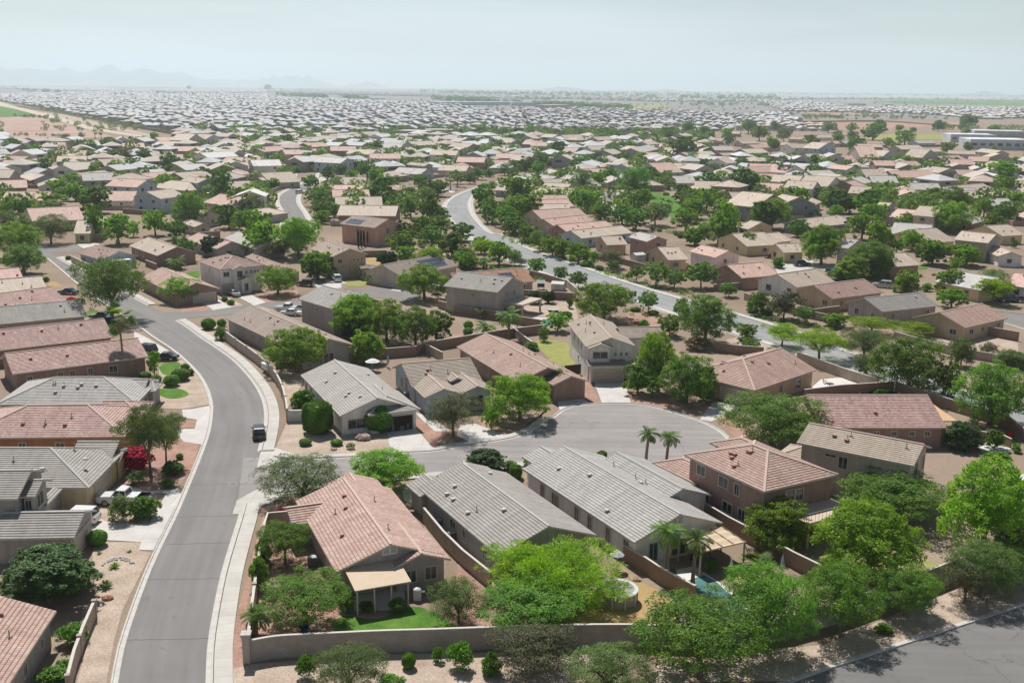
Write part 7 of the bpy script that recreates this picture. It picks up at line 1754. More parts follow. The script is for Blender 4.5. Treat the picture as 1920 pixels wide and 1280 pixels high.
# patio furniture right of the terracotta garage house
for i, (x, y) in enumerate(((985, 800), (1015, 808), (1065, 820), (880, 830))): seat(W('B4', x, y), .5*i, 'beige', ['tan lounge chair leftmost in the row on the right patio', 'tan lounge chair middle in the row on the right patio', 'tan lounge chair rightmost in the row on the right patio', 'tan chair nearest the house on the right patio'][i])
b = MB(); b.lathe([(.08, 0), (.08, .7), (.65, .7), (.65, .76), (.001, .76)], 16); single(b, 'patio_table', M_DARK, 'round dark table on the right patio', 'table', W('B4', 905, 855))
# tall sail canopies beside the trees: utility poles
lamp_post('C4', 745, 125, 9, 'tall lamp post beside the bare red lot at right'); lamp_post('C4', 810, 105, 9, 'second lamp post beside the bare red lot')
# fence of slender bars round the gravel yard pool
e_ = empty('pool_fence', W('D8', 1160, 760)); tag(e_, 'curved thin metal fence round the gravel yard pool', 'fence')
P_ = smooth(WL('D8', [1160,770, 1240,795, 1400,800, 1540,775, 1620,720]), 6); o_ = W('D8', 1160, 760)
a = MB()
for i in range(len(P_)-1):
    p, q = P_[i]-o_, P_[i+1]-o_
    for z in (.15, 1.3): a.bar((p.x, p.y, z), (q.x, q.y, z), .04)
    for k in range(3):
        u = p.lerp(q, k/3); a.bar((u.x, u.y, 0), (u.x, u.y, 1.3), .025)
a.obj('bars', m_plain('fence_bronze', (.30, .25, .2), .6), e_)
# ---------------------------------------------------------------- the far town
def inside_rect(x, y, m):
    for q in HOUSES:
        dx, dy = x-q['A'].x, y-q['A'].y; u = q['u']
        a, b = dx*u[0]+dy*u[1], -dx*u[1]+dy*u[0]
        if -m < a < q['L']+m and -m < b < q['D']+m: return True
    return False
def to_px(x, y):
    yc, zc = y*math.sin(PITCH)-CAM_H*math.cos(PITCH), y*math.cos(PITCH)+CAM_H*math.sin(PITCH)
    return 960+FPX*x/zc, 640-FPX*yc/zc
NOFILL = [(0, 0, 330, 284), (400, 0, 560, 235), (1330, 0, 1930, 300), (1560, 200, 1930, 300), (738, 325, 950, 365), (1190, 355, 1290, 410), (820, 330, 940, 480), (515, 330, 585, 415)]
INFILL = []
def infill():
    g = random.Random(21); near = 0; y = 330
    while y < 1560:
        x = -.55*y
        while x < .55*y:
            X, Y = x+g.uniform(-3, 3), y+g.uniform(-4, 4)
            px, py = to_px(X, Y)
            ok = -30 < px < 1950 and py > 262 and not any(a < px < c and b < py < d for a, b, c, d in NOFILL) and not inside_rect(X, Y, 8.5)
            if ok and px > 900 and py > 395 and px < 1300: ok = False
            if ok and any(abs(X-p.x) < 40 and (Vector((X, Y, 0))-p).length < hw+10 for p, hw in ROADPTS): ok = False
            if ok and not any(abs(X-a) < 13 and abs(Y-b) < 17 for a, b, c in INFILL):
                q = min(HOUSES, key=lambda h: (h['c'].x-X)**2+(h['c'].y-Y)**2)
                if Y > 640 or (Y > 470): INFILL.append((X, Y, q['yaw']))
            x += 7
        y += 9
infill()
INFILL.sort(key=lambda a: a[1])
g_in = random.Random(4)
for i_, (X_, Y_, a_) in enumerate(INFILL[:28]):
    if math.cos(a_) < 0: a_ += math.pi
    w_, d_ = g_in.uniform(11.5, 14), g_in.uniform(14, 17); c_, s_ = math.cos(a_), math.sin(a_); st_ = 2 if g_in.random() < .3 else 1
    xl, yl = X_-c_*w_/2+s_*d_/2, Y_-s_*w_/2-c_*d_/2
    house('I_%d' % i_, 'XY', xl, yl, xl+c_*w_, yl+s_*w_, d_, st_, g_in.choice('pgh'), g_in.choice('tTtgb'), g_in.choice(('be', 'wh', 'gy', 'tn', 'br')), det=1)
INFILL = INFILL[28:]
def far_houses():
    """newer grey-roofed subdivisions beyond the hand-built blocks: beyond counting, one mass"""
    mb = MB(); g = random.Random(11)
    def add(cx, cy, yaw, w, d, st, rc, hip):
        co, si = math.cos(yaw), math.sin(yaw)
        T = lambda x, y, z: (cx+x*co-y*si, cy+x*si+y*co, z)
        h = 2.9 if st == 1 else 5.6
        X, Y = w/2, d/2; r = min(X, Y)*.42
        c = [(-X, -Y), (X, -Y), (X, Y), (-X, Y)]; i = .4
        ci = [(-X+i, -Y+i), (X-i, -Y+i), (X-i, Y-i), (-X+i, Y-i)]
        wm = g.choice((4, 5, 6, 6))
        for k in range(4):
            a, b = ci[k], ci[(k+1) % 4]; mb.face([T(*a, 0), T(*b, 0), T(*b, h), T(*a, h)], wm)
            if st == 2 or g.random() < .5:
                u, v = g.uniform(.15, .35), g.uniform(.5, .8)
                n = (.06*(1 if k == 1 else -1 if k == 3 else 0), .06*(-1 if k == 0 else 1 if k == 2 else 0))
                p = (a[0]+(b[0]-a[0])*u+n[0], a[1]+(b[1]-a[1])*u+n[1]); q = (a[0]+(b[0]-a[0])*v+n[0], a[1]+(b[1]-a[1])*v+n[1])
                mb.face([T(*p, h-1.9), T(*q, h-1.9), T(*q, h-.7), T(*p, h-.7)], 7)
        if X > Y: A, B = (-X+(Y if hip else 0), 0), (X-(Y if hip else 0), 0)
        else: A, B = (0, -Y+(X if hip else 0)), (0, Y-(X if hip else 0))
        zr = h+min(X, Y)*.38
        if X > Y: F = [(c[0], c[1], B, A), (c[2], c[3], A, B), (c[1], c[2], B), (c[3], c[0], A)]
        else: F = [(c[1], c[2], B, A), (c[3], c[0], A, B), (c[0], c[1], A), (c[2], c[3], B)]
        for f in F:
            gable = len(f) == 3 and not hip
            mb.face([T(*p, h if k < 2 else zr) for k, p in enumerate(f)], wm if gable else rc)
    # blocks: (tile corner lists as a quad in the photo, street yaw, roofs)
    def block(t, pts, yaw, roofs, row=23, lot=12.6, two=.3, keep=.95, cut=None):
        Q = WL(t, pts); co, si = math.cos(yaw), math.sin(yaw)
        L = [((p.x*co+p.y*si), (-p.x*si+p.y*co)) for p in Q]
        u0, u1 = min(a for a, b in L), max(a for a, b in L); v0, v1 = min(b for a, b in L), max(b for a, b in L)
        def inq(u, v):
            s = False
            for i in range(len(L)):
                (a, b), (c, d) = L[i], L[(i+1) % len(L)]
                if (b > v) != (d > v) and u < (c-a)*(v-b)/(d-b)+a: s = not s
            return s
        v = v0; r = 0
        while v < v1:
            u = u0+g.uniform(0, lot)
            while u < u1:
                if inq(u, v) and g.random() < keep:
                    w, d = lot*g.uniform(.74, .9), row*g.uniform(.5, .66)
                    x, y = u*co-v*si, u*si+v*co
                    add(x, y, yaw+g.uniform(-.03, .03), w, d, 2 if g.random() < two else 1, g.choice(roofs), g.random() < .45)
                u += lot*g.uniform(.98, 1.06)
            v += row if r % 2 == 0 else row+11
            r += 1
    GR = (0, 0, 0, 1, 1, 2)
    block('E3', [0,545, 0,570, 700,585, 1300,575, 1640,560, 1640,540, 1300,540, 550,555], -.1, (0, 1, 2, 3))
    block('E2', [1440,555, 1440,585, 1920,575, 1920,525], -.1, (0, 1, 2, 3))
    block('E4', [0,520, 0,560, 560,560, 560,540, 320,520], 0, (0, 2, 3))
    block('E1', [0,345, 420,415, 900,510, 1350,585, 1920,590, 1920,300, 700,285, 0,300], -.33, GR)
    block('E2', [0,310, 0,600, 350,580, 800,590, 1000,560, 1440,560, 1600,540, 1920,530, 1920,470, 1450,380, 800,345, 300,330], -.2, GR)
    block('E3', [0,420, 0,545, 550,560, 1000,550, 1300,545, 1640,540, 1900,500, 1900,470, 1000,420, 500,405], -.1, GR)
    block('E4', [0,440, 0,520, 310,520, 310,490, 200,440], 0, GR)
    block('E1', [0,255, 600,275, 1200,285, 1920,290, 1920,262, 1000,262, 300,245], -.3, (0, 1, 2, 3), two=.2)
    block('E2', [0,275, 600,300, 1100,310, 1920,330, 1920,310, 1000,290, 0,262], .1, (0, 2, 3, 3))
    block('E3', [0,330, 500,330, 1000,350, 1920,350, 1920,310, 800,300, 0,290], .2, (0, 2, 3), keep=.5)
    block('E4', [0,310, 0,345, 400,330, 1000,330, 1920,345, 1920,320, 900,305, 200,300], .1, (0, 2, 3), keep=.85)
    block('E4', [0,350, 300,350, 700,395, 1600,400, 1920,400, 1920,470, 1600,480, 1200,440, 200,420], .05, (0, 1, 2, 2), keep=.8)
    for x, y, yaw in INFILL:
        add(x, y, yaw, g.uniform(11, 14), g.uniform(14, 18), 2 if g.random() < .35 else 1, g.choice((2, 2, 1, 3, 0)), g.random() < .4)
    far = [m_plain('far_roof_grey', (.47, .47, .47), .8, var=.15, scale=.02), m_plain('far_roof_pale', (.55, .545, .54), .8, var=.12, scale=.02), m_plain('far_roof_tan', (.48, .42, .36), .8, var=.15, scale=.02), m_plain('far_roof_rose', (.48, .37, .32), .8, var=.15, scale=.02),
           m_plain('far_wall_grey', (.30, .30, .30), .9), m_plain('far_wall_white', (.55, .53, .5), .9), m_plain('far_wall_tan', (.36, .31, .26), .9), M_DARK]
    o = mb.obj('distant_houses', far); tag(o, kind='stuff')
far_houses()
# distant trees: clumps of leaf masses beyond counting
def mid_trees():
    g = np.random.default_rng(15); C, S = [], []
    n = 0
    while n < 1650:
        y = g.uniform(395, 1180); x = g.uniform(-.3 if g.random() < .6 else -.52, .52)*y
        px, py = to_px(x, y)
        if any(a < px < c and b < py < d for a, b, c, d in NOFILL+[(1255, 300, 1345, 352), (1440, 300, 1500, 358), (500, 330, 600, 440), (85, 395, 140, 435)]) or inside_rect(x, y, .4) or any(abs(x-p.x) < 20 and (Vector((x, y, 0))-p).length < hw+2 for p, hw in ROADPTS): continue
        if any(abs(x-a) < 7 and abs(y-b) < 8 for a, b, c in INFILL): continue
        C.append((x, y)); S.append(g.uniform(1.9, 4.6)); n += 1
    return C, S
def far_trees():
    g = np.random.default_rng(5); C, S = [], []
    def add(t, x, y, r): p = W(t, x, y); C.append((p.x, p.y)); S.append(r)
    def line(t, x0, y0, x1, y1, n, r0, r1, jy=3):
        for i in range(n):
            k = g.random(); add(t, x0+(x1-x0)*k, y0+(y1-y0)*k+g.uniform(-jy, jy), g.uniform(r0, r1))
    line('E1', 0, 240, 500, 300, 60, 4, 8, 12); line('E1', 500, 265, 1920, 275, 30, 3, 6, 8); line('E1', 1120, 290, 1400, 305, 40, 4, 8, 8); line('E1', 760, 300, 960, 310, 18, 4, 7, 6)
    line('E1', 380, 420, 1350, 600, 120, 1.0, 1.9, 4); line('E1', 0, 340, 380, 420, 40, 1.5, 3, 6); line('E1', 1100, 560, 1900, 590, 30, 1.2, 2.4, 5)
    line('E2', 0, 262, 480, 272, 40, 5, 9, 3); line('E2', 150, 300, 520, 322, 70, 4, 9, 7); line('E2', 600, 320, 800, 340, 40, 5, 9, 8); line('E2', 1180, 270, 1920, 300, 200, 6, 11, 12); line('E2', 1280, 335, 1640, 350, 70, 5, 10, 8); line('E2', 1650, 350, 1920, 360, 25, 4, 8, 6)
    line('E2', 40, 365, 330, 385, 40, 2, 4, 5); line('E2', 700, 450, 940, 465, 40, 1.5, 3, 5); line('E2', 1220, 480, 1360, 490, 30, 2, 3.4, 6); line('E2', 0, 415, 200, 425, 25, 2, 4, 5)
    line('E3', 0, 280, 1920, 320, 420, 6, 12, 26); line('E3', 150, 370, 860, 410, 110, 4, 8, 12); line('E3', 0, 330, 1920, 345, 100, 4, 9, 8); line('E3', 1200, 370, 1900, 375, 40, 3, 6, 8)
    line('E4', 0, 285, 1920, 310, 260, 6, 12, 12); line('E4', 0, 330, 1920, 335, 60, 4, 8, 6); line('E4', 320, 455, 620, 465, 60, 1.8, 3, 6); line('E4', 1180, 400, 1460, 440, 80, 2, 4.5, 20); line('E4', 1300, 410, 1920, 440, 90, 2, 4, 15); line('E4', 600, 450, 1200, 470, 40, 1.5, 3, 8)
    line('E4', 1250, 540, 1920, 560, 20, 2.5, 4.5, 8)
    line('E1', 90, 455, 330, 465, 30, 1, 2.2, 4); line('E1', 0, 590, 500, 600, 18, 1.0, 1.8, 5); line('E2', 600, 540, 1000, 570, 10, 1.2, 2, 6)
    # garden trees scattered through the far blocks
    for t, x0, x1, y0, y1, n in (('E1', 300, 1920, 300, 560, 330), ('E2', 0, 1920, 340, 560, 480), ('E3', 0, 1900, 350, 540, 420), ('E4', 0, 1900, 320, 480, 330)):
        for i in range(n): add(t, g.uniform(x0, x1), g.uniform(y0, y1), g.uniform(1.2, 3.2))
    a, b = mid_trees(); C += a; S += b
    C = np.array(C); S = np.array(S); per = np.where(S > 0, 110, 110)[0]
    c = np.repeat(C, per, 0); s = np.repeat(S, per)
    d = g.normal(size=(len(c), 3)); d /= np.linalg.norm(d, axis=1, keepdims=True)
    P = np.stack([c[:, 0]+d[:, 0]*s, c[:, 1]+d[:, 1]*s, s*.85+d[:, 2]*s*.8], 1)
    N = d + g.normal(size=d.shape)*.5; N /= np.linalg.norm(N, axis=1, keepdims=True)
    U = np.cross(N, g.normal(size=d.shape)); h = s*g.uniform(.11, .25, len(s))
    me = quads_mesh('distant_trees', P, N, U, h, h, np.clip(np.repeat(g.random(len(C)), per)*.7+g.random(len(P))*.3, 0, 1), m_leaf('leaf_far', (.12, .22, .04), (.25, .38, .06), .45))
    tag(inst('distant_trees', me), kind='stuff')
far_trees()
def scrub_fill():
    """bushes and ground cover on the verges and between far roofs"""
    g = np.random.default_rng(9); C, S = [], []
    for t, x0, y0, x1, y1, n, jy, r0, r1 in (('C2', 1000, 470, 1500, 500, 60, 22, .4, .9), ('C2', 540, 425, 640, 470, 14, 15, .5, 1), ('C3', 60, 990, 1900, 1300, 0, 0, 0, 0), ('B3', 300, 60, 800, 215, 60, 10, .35, .7), ('B3', 800, 235, 1500, 420, 60, 14, .35, .7), ('B4', 500, 470, 1200, 620, 50, 14, .35, .7),
       ('B3', 170, 200, 560, 290, 40, 16, .4, .8), ('C3', 1000, 800, 1250, 850, 18, 12, .3, .7), ('C2', 1880, 560, 1920, 900, 40, 10, .5, 1.1), ('B3', 940, 440, 1250, 520, 16, 20, .35, .6), ('C4', 500, 1150, 1900, 1280, 60, 40, .4, .9), ('C3', 700, 480, 1900, 700, 60, 60, .5, 1.1), ('C4', 0, 300, 1920, 760, 160, 60, .5, 1.2), ('C1', 0, 300, 1920, 620, 140, 50, .5, 1.2), ('C2', 0, 200, 1920, 420, 160, 50, .5, 1.2), ('C3', 0, 180, 1920, 420, 160, 50, .5, 1.2)):
        for i in range(n):
            k = g.random(); p = W(t, x0+(x1-x0)*k, y0+(y1-y0)*k+g.uniform(-jy, jy))
            if inside_house(p, .3) or any(a < to_px(p.x, p.y)[0] < c and b < to_px(p.x, p.y)[1] < d for a, b, c, d in NOFILL[5:]): continue
            C.append((p.x, p.y)); S.append(g.uniform(r0, r1))
    C = np.array(C); S = np.array(S); per = 46
    c = np.repeat(C, per, 0); s = np.repeat(S, per)
    d = g.normal(size=(len(c), 3)); d /= np.linalg.norm(d, axis=1, keepdims=True)
    P = np.stack([c[:, 0]+d[:, 0]*s, c[:, 1]+d[:, 1]*s, s*.6+d[:, 2]*s*.65], 1)
    N = d+g.normal(size=d.shape)*.6; N /= np.linalg.norm(N, axis=1, keepdims=True); U = np.cross(N, g.normal(size=d.shape)); h = s*g.uniform(.14, .3, len(s))
    me = quads_mesh('undergrowth', P, N, U, h, h, np.clip(np.repeat(g.random(len(C)), per)*.7+g.random(len(P))*.3, 0, 1), LEAFM['oak'])
    tag(inst('undergrowth', me), kind='stuff')
scrub_fill()
# big flat buildings in the distance
def hall(t, xl, yl, xr, yr, d, h, wallc, roofc, label, name='flat_roofed_building', band=None):
    A, B = W(t, xl, yl), W(t, xr, yr); L = (B-A).length; rz = math.atan2((B-A).y, (B-A).x)
    e = empty(name, A, rz); tag(e, label, 'building')
    a = MB(); a.box((L/2, d/2, h/2), (L, d, h)); a.obj('wall', m_plain('hall_'+str(wallc), wallc, .85, scale=.1), e)
    b = MB(); b.box((L/2, d/2, h+.25), (L-.8, d-.8, .4)); b.box((L/2, .15, h+.3), (L+.1, .3, .8)); b.box((L/2, d-.15, h+.3), (L+.1, .3, .8)); b.obj('roof', m_plain('hallroof_'+str(roofc), roofc, .7, scale=.1), e)
    if band:
        c = MB()
        n = max(2, int(L/6))
        for i in range(n): c.box((L*(i+.5)/n, -.03, h*.55), (L/n*.6, .06, h*.28))
        c.obj('window_band', M_GLASS, e)
hall('E2', 1000, 612, 1205, 618, 24, 6.5, (.40, .25, .19), (.62, .57, .52), 'left of the twin salmon flat roofed buildings in the middle distance'); hall('E2', 1222, 605, 1426, 606, 24, 6.5, (.40, .25, .19), (.62, .57, .52), 'right of the twin salmon flat roofed buildings in the middle distance')
hall('C4', 1530, 232, 1960, 240, 40, 8, (.52, .54, .56), (.66, .68, .7), 'long pale grey school building at the right edge', 'school_building', True); hall('C4', 1390, 180, 1720, 186, 36, 7, (.52, .54, .56), (.68, .69, .7), 'smaller grey school wing behind the long one at the right edge', 'school_building', True)
hall('C4', 1560, 140, 1930, 148, 40, 6, (.42, .42, .42), (.62, .63, .64), 'white roofed hall behind the school at the right edge'); hall('E2', 1340, 378, 1920, 372, 50, 8, (.40, .42, .44), (.60, .66, .68), 'long pale blue roofed shed in the far distance'); hall('E3', 280, 405, 440, 402, 40, 9, (.40, .36, .3), (.58, .55, .5), 'tan warehouse in the far distance')
hall('E3', 0, 378, 230, 380, 40, 8, (.42, .44, .46), (.62, .68, .7), 'pale blue roofed shed end in the far distance'); hall('E2', 800, 340, 880, 342, 30, 7, (.6, .6, .58), (.75, .75, .73), 'small white shed in the far distance'); hall('E2', 510, 470, 740, 468, 26, 6.5, (.30, .36, .37), (.42, .52, .53), 'teal roofed long house in the grey subdivision'); hall('E4', 690, 378, 780, 378, 24, 6, (.5, .36, .2), (.62, .47, .28), 'yellow brown roofed building in the far right distance')
hall('E4', 920, 385, 980, 386, 24, 6, (.5, .33, .25), (.6, .45, .37), 'rose roofed building in the far right distance'); hall('E1', 800, 270, 960, 270, 40, 7, (.5, .48, .44), (.66, .64, .58), 'pale hall at the far left edge of town')
# long dark walls of the far lots
def far_wall(t, pts, h, label, m): wall('boundary_wall', t, pts, h, m, label, cap=False, cat='boundary wall')
far_wall('E4', [300,498, 700,493, 900,492], 2.0, 'long dark boundary wall along the bare red lot at right', M_WBROWN); far_wall('E4', [900,492, 1300,520, 1480,528], 2.0, 'dark boundary wall continuing right beside the red lot', M_WBROWN)
far_wall('E1', [880,520, 1100,560, 1350,605, 1500,600], 2.0, 'brown boundary wall of the grey roofed subdivision at left', M_WBROWN); far_wall('E1', [120,385, 420,430, 880,520], 2.0, 'boundary wall along the canal track at left', M_WTAN); far_wall('E2', [0,610, 350,590, 760,600, 1000,600], 2.0, 'boundary wall behind the middle distance houses', M_WBROWN)
# far large single trees
plant('ashd', 'E4', 1520, 535, 120, 95, 'large dark lone tree beyond the red lot at right'); plant('ashd', 'E4', 880, 550, 85, 60, 'dark tree beside the lamp posts at the red lot'); plant('ashd', 'E4', 895, 575, 70, 40, 'smaller tree before the red lot at right'); plant('ashd', 'E1', 1360, 262, 34, 28, 'lone dark tree on the far left plain'); plant('ashd', 'E2', 85, 268, 55, 36, 'pointed dark tree on the far skyline left of centre')
# transmission pylons on the plain
def pylon_mesh():
    mb = MB(); H = 42; 
    for sx in (-1, 1):
        for sy in (-1, 1): mb.bar((sx*4, sy*4, 0), (sx*.7, sy*.7, H*.72), .45); mb.bar((sx*.7, sy*.7, H*.72), (0, 0, H), .35)
    for z, r in ((8, 3.4), (16, 2.6), (24, 1.7)):
        k = [(-r, -r, z), (r, -r, z), (r, r, z), (-r, r, z)]
        for i in range(4): mb.bar(k[i], k[(i+1) % 4], .25)
        for i in range(4): a = k[i]; b = k[(i+1) % 4]; mb.bar(a, (b[0]*.75, b[1]*.75, z+7), .2)
    arm = MB()
    for z, w in ((29, 8), (34, 6.5), (39, 5)): arm.bar((-w, 0, z), (w, 0, z), .4); arm.bar((-w, 0, z), (0, 0, z+2), .2); arm.bar((w, 0, z), (0, 0, z+2), .2)
    return mb.mesh('lattice', m_plain('galvanised', (.30, .31, .32), .6)), arm.mesh('cross_arms', MATS['galvanised'])
LAT, ARM = pylon_mesh()
for i, (t, x, y) in enumerate((('E1', 312, 222), ('E1', 688, 226), ('E1', 972, 228), ('E1', 1242, 230), ('E1', 1550, 232), ('E1', 1840, 234), ('E2', 272, 236), ('E2', 524, 238), ('E2', 760, 240), ('E2', 985, 258), ('E2', 1200, 246), ('E2', 1395, 248), ('E3', 240, 258), ('E3', 310, 259), ('E4', 860, 280))):
    e = empty('transmission_pylon', W(t, x, y), .8); tag(e, None, 'pylon', 'pylons on the plain'); s = (1.0, .95, 1.05)[i % 3]; e.scale = (s, s, s)
    inst('lattice', LAT, e); inst('cross_arms', ARM, e)
    e['label'] = 'distant steel pylon, %s of the line standing on the hazy plain' % ('first second third fourth fifth sixth seventh eighth ninth tenth eleventh twelfth thirteenth fourteenth fifteenth'.split()[i])
# mountains
def ridge(name, x0, x1, dist, prof, depth, mat):
    """terrain ridge from photo column x0 to x1 at a real distance; prof: height in metres"""
    mb = MB(); n = len(prof)-1; g = random.Random(int(x0)+5); N = 90
    hs = []
    for i in range(N+1):
        k = i/N*n; a = int(min(k, n-1)); f = k-a; h = prof[a]*(1-f)+prof[a+1]*f
        h *= 1+.10*math.sin(i*1.7)+.08*math.sin(i*.63+1)+.07*g.uniform(-1, 1); hs.append(max(0, min(h, 440)))
    rows = 9
    P = []
    for j in range(rows):
        v = j/(rows-1); row = []
        for i in range(N+1):
            x = (x0+(x1-x0)*i/N-960)/FPX*dist; y = dist+(v-.5)*depth
            z = hs[i]*math.sin(math.pi*v)**1.2*(1+.18*math.sin(i*.9+j*1.9)+.12*g.uniform(-1, 1)) if 0 < j < rows-1 else -20
            row.append((x, y, z))
        P.append(row)
    for j in range(rows-1):
        for i in range(N): mb.face([P[j][i], P[j][i+1], P[j+1][i+1], P[j+1][i]])
    struct(name, mb, mat, up=True)
M_MTN = m_ground('mountain_rock', [(.3, (.10, .085, .08)), (.7, (.20, .17, .15))], .002, .01, bump=0)
ridge('mountains', -500, 420, 21500, [300, 360, 430, 410, 360, 370, 310, 280, 260, 230, 290, 200, 70], 5000, M_MTN)
ridge('mountains', 380, 640, 22500, [20, 120, 110, 105, 140, 190, 200, 100, 0], 3000, M_MTN); ridge('mountains', 640, 730, 22500, [0, 45, 70, 110, 60, 0], 1800, M_MTN); ridge('hill', 990, 1100, 17000, [0, 25, 50, 35, 0], 1500, M_MTN); ridge('hill', 1200, 1280, 17500, [0, 22, 36, 18, 0], 1500, M_MTN); ridge('hill', 1790, 1850, 17000, [0, 25, 50, 20, 0], 1200, M_MTN)
ridge('mountains', -900, -400, 21500, [100, 200, 280, 300], 4000, M_MTN)
# ---------------------------------------------------------------- labels that tell look-alikes apart
LAND = [(W('C3', 1100, 620), 'the green park lawn'), (W('C3', 1300, 430), 'the yellow blooming tree'), (W('E2', 1110, 612), 'the left salmon flat roofed building'), (W('E2', 1320, 606), 'the right salmon flat roofed building'), (W('C4', 1700, 236), 'the long grey school'),
 (W('C2', 1450, 640), "the collector road's bend"), (W('C2', 250, 620), 'the far curving street'), (W('C4', 195, 470), 'the twin tall palms'), (W('C1', 705, 155), 'the two palms by the bare lot'), (W('C1', 910, 310), 'the rust coloured tree'), (W('C1', 410, 725), 'the two fan palms at left'), (W('C4', 1000, 440), 'the long white two-storey row'),
 (W('C1', 1110, 600), 'the blue gabled two-storey'), (W('C2', 1300, 330), 'the white house with arched window'), (W('C1', 1490, 500), 'the pale blue two-storey'), (W('E1', 700, 590), 'the pink bare lot'), (W('C4', 1020, 140), 'the far playing field'), (W('C3', 870, 300), 'the pale street between far palms')]
for q in HOUSES:
    if q['key'] in LANDMARK_HOUSES: LAND.append((q['c'], LANDMARK_HOUSES[q['key']]))
    if q['label']: tag(q['e'], q['label'], 'house', 'suburban houses')
ORD = ['', 'second ', 'third ', 'fourth ', 'fifth ', 'sixth ', 'seventh ', 'eighth ', 'ninth ', 'tenth ', 'eleventh ', 'twelfth ', 'thirteenth ', 'fourteenth ', 'fifteenth ', 'sixteenth ', 'seventeenth ', 'eighteenth ', 'nineteenth ', 'twentieth ']
def relate(p):
    best = None
    for c, ph in LAND:
        d = (p-c).length
        if d < 3: continue
        if best is None or d < best[0]: best = (d, c, ph)
    d, c, ph = best
    b1, b2 = math.atan2(p.x, p.y), math.atan2(c.x, c.y); side = (b1-b2)*p.length; dep = p.length-c.length
    rel = ('right of' if side > 0 else 'left of') if abs(side) > abs(dep)*.45 else ('behind' if dep > 0 else 'in front of')
    return d, rel, ph
auto = {}
for p, e in YARDW:
    d, rel, ph = relate(p); auto.setdefault('%s yard wall %s %s' % (e['tone'], rel, ph), []).append((d, e, 'garden wall', 'yard walls between the houses'))
for q in HOUSES:
    if not q['label']:
        d, rel, ph = relate(q['c'])
        kind = ('two-storey house' if q['st'] == 2 else 'house')
        if q['rt'] == 'g': kind = 'gabled '+kind
        base = '%s %s, %s roof, %s %s' % (WNAME[q['wc']], kind, RNAME[q['rc']], rel, ph)
        auto.setdefault(base, []).append((d, q['e'], 'house', 'suburban houses'))
for q in PLANTS:
    cat = 'palm' if 'palm' in KNAME[q['k']] and 'verde' not in KNAME[q['k']] else ('shrub' if q['k'] in SHRUBS else 'tree')
    grp = q['group'] or {'palm': 'palms of the suburb', 'shrub': 'garden shrubs', 'tree': 'trees among the houses'}[cat]
    if q['label']: tag(q['e'], q['label'], cat, grp)
    else:
        d, rel, ph = relate(q['p'])
        sz = '' if cat == 'palm' else ('large ' if q['w'] > 9 else ('small ' if q['w'] < 5 else ''))
        nm = KNAME[q['k']].split('_')[-1]
        base = '%s%s %s %s %s' % (sz, KDESC[q['k']], nm, rel, ph)
        auto.setdefault(base, []).append((d, q['e'], cat, grp))
for base, L_ in auto.items():
    L_.sort(key=lambda a: a[0])
    for i, (d, e, cat, grp) in enumerate(L_):
        pre = '' if len(L_) == 1 else ('nearest ' if i == 0 else ORD[min(i, 19)]+'nearest ')
        tag(e, pre+base, cat, grp)
# ---------------------------------------------------------------- air, sky, sun, camera
AZ, EL = -20.0, 56.0
hz = MB(); hz.box((0, 13000, 284), (52000, 30000, 572))
t = bpy.data.materials.new('haze_air'); t.use_nodes = True; nt = t.node_tree
for n in list(nt.nodes): nt.nodes.remove(n)
out = nt.nodes.new('ShaderNodeOutputMaterial'); pv = nt.nodes.new('ShaderNodeVolumePrincipled')
pv.inputs['Color'].default_value = (.80, .935, 1.0, 1); pv.inputs['Density'].default_value = 1.02e-4; pv.inputs['Anisotropy'].default_value = .3
nt.links.new(pv.outputs[0], out.inputs['Volume'])
ho = hz.obj('haze', t); tag(ho, kind='stuff')
sun = bpy.data.lights.new('sun', 'SUN'); sun.energy = 5.0; sun.angle = R_(.53); sun.color = (1, .97, .93)
so = bpy.data.objects.new('sun', sun); COL.objects.link(so)
d = Vector((math.sin(R_(AZ))*math.cos(R_(EL)), math.cos(R_(AZ))*math.cos(R_(EL)), math.sin(R_(EL))))
so.rotation_euler = d.to_track_quat('Z', 'Y').to_euler(); so.location = (0, 0, 300)
w = bpy.data.worlds.new('World'); SC.world = w; w.use_nodes = True
bg = w.node_tree.nodes['Background']; sky = w.node_tree.nodes.new('ShaderNodeTexSky'); sky.sky_type = 'NISHITA'; sky.sun_disc = False
sky.sun_elevation = R_(EL); sky.sun_rotation = R_(AZ); sky.air_density = 1.0; sky.dust_density = 1.0; sky.ozone_density = 1.2; sky.altitude = 400
W_ = w.node_tree; N_ = W_.nodes.new
tc = N_('ShaderNodeTexCoord'); sp = N_('ShaderNodeSeparateXYZ'); W_.links.new(tc.outputs['Generated'], sp.inputs[0])
mpw = N_('ShaderNodeMapping'); mpw.inputs['Scale'].default_value = (3, 3, 26); W_.links.new(tc.outputs['Generated'], mpw.inputs[0])
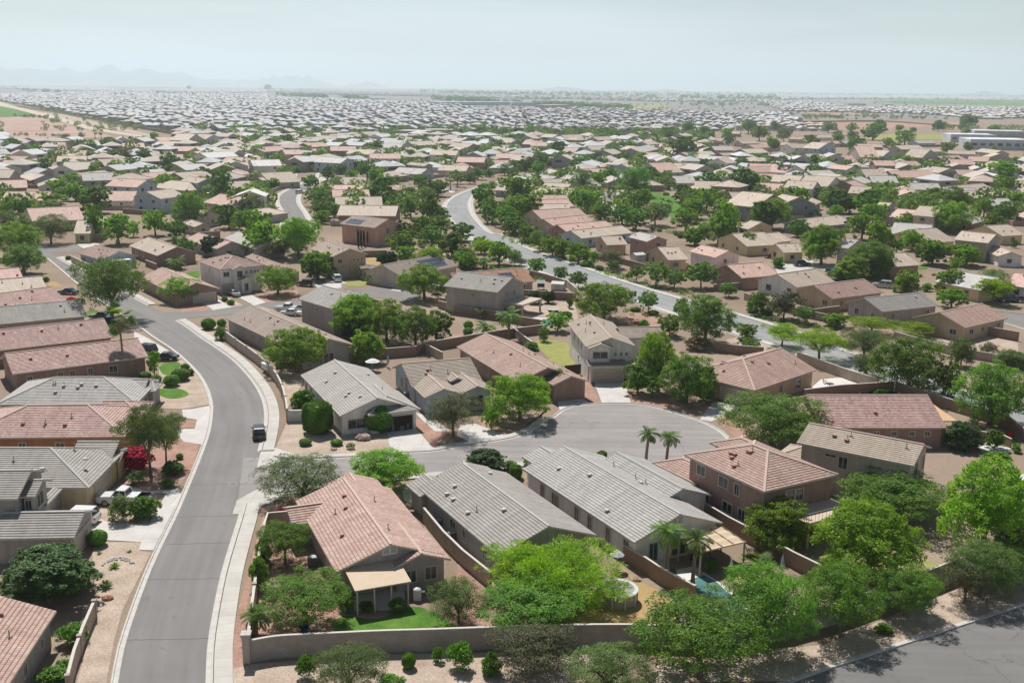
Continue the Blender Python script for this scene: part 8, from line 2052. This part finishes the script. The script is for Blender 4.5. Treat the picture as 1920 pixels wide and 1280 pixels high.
nw = N_('ShaderNodeTexNoise'); nw.inputs['Scale'].default_value = 1.0; nw.inputs['Detail'].default_value = 5; W_.links.new(mpw.outputs[0], nw.inputs[0])
mr_ = N_('ShaderNodeMapRange'); mr_.inputs[1].default_value = .02; mr_.inputs[2].default_value = .5; mr_.inputs[3].default_value = 1; mr_.inputs[4].default_value = 0; W_.links.new(sp.outputs[2], mr_.inputs[0])
mu = N_('ShaderNodeMath'); mu.operation = 'MULTIPLY'; W_.links.new(mr_.outputs[0], mu.inputs[0]); W_.links.new(nw.outputs[0], mu.inputs[1])
ve = N_('ShaderNodeMix'); ve.data_type = 'RGBA'; ve.blend_type = 'ADD'; ve.inputs[7].default_value = (9.6, 10.4, 10.8, 1)   # thin high cloud low over the horizon
W_.links.new(mu.outputs[0], ve.inputs[0]); W_.links.new(sky.outputs[0], ve.inputs[6]); W_.links.new(ve.outputs[2], bg.inputs[0]); bg.inputs[1].default_value = .05
cam = bpy.data.cameras.new('camera'); co = bpy.data.objects.new('camera', cam); COL.objects.link(co)
cam.sensor_width = 36; cam.lens = 36*FPX/1920; cam.clip_start = 1; cam.clip_end = 90000
fwd = Vector((0, math.cos(PITCH), -math.sin(PITCH))); X = Vector((1, 0, 0)); Up = Vector((0, math.sin(PITCH), math.cos(PITCH)))
cr, sr = math.cos(ROLL), math.sin(ROLL)
r = X*cr + Up*sr; u = -X*sr + Up*cr
m = Matrix((r, u, -fwd)).transposed().to_4x4(); m.translation = (0, 0, CAM_H); co.matrix_world = m
SC.camera = co
for o_ in SC.objects:
    if 'tone' in o_: del o_['tone']
SC.view_settings.view_transform = 'Standard'; SC.view_settings.look = 'None'; SC.view_settings.exposure = .12; SC.view_settings.gamma = 1
cy = SC.cycles; cy.use_denoising = True; cy.max_bounces = 6; cy.diffuse_bounces = 3; cy.glossy_bounces = 2; cy.transmission_bounces = 3; cy.transparent_max_bounces = 6; cy.volume_bounces = 3
print('objects', len(SC.objects), 'houses', len(HOUSES), 'plants', len(PLANTS))
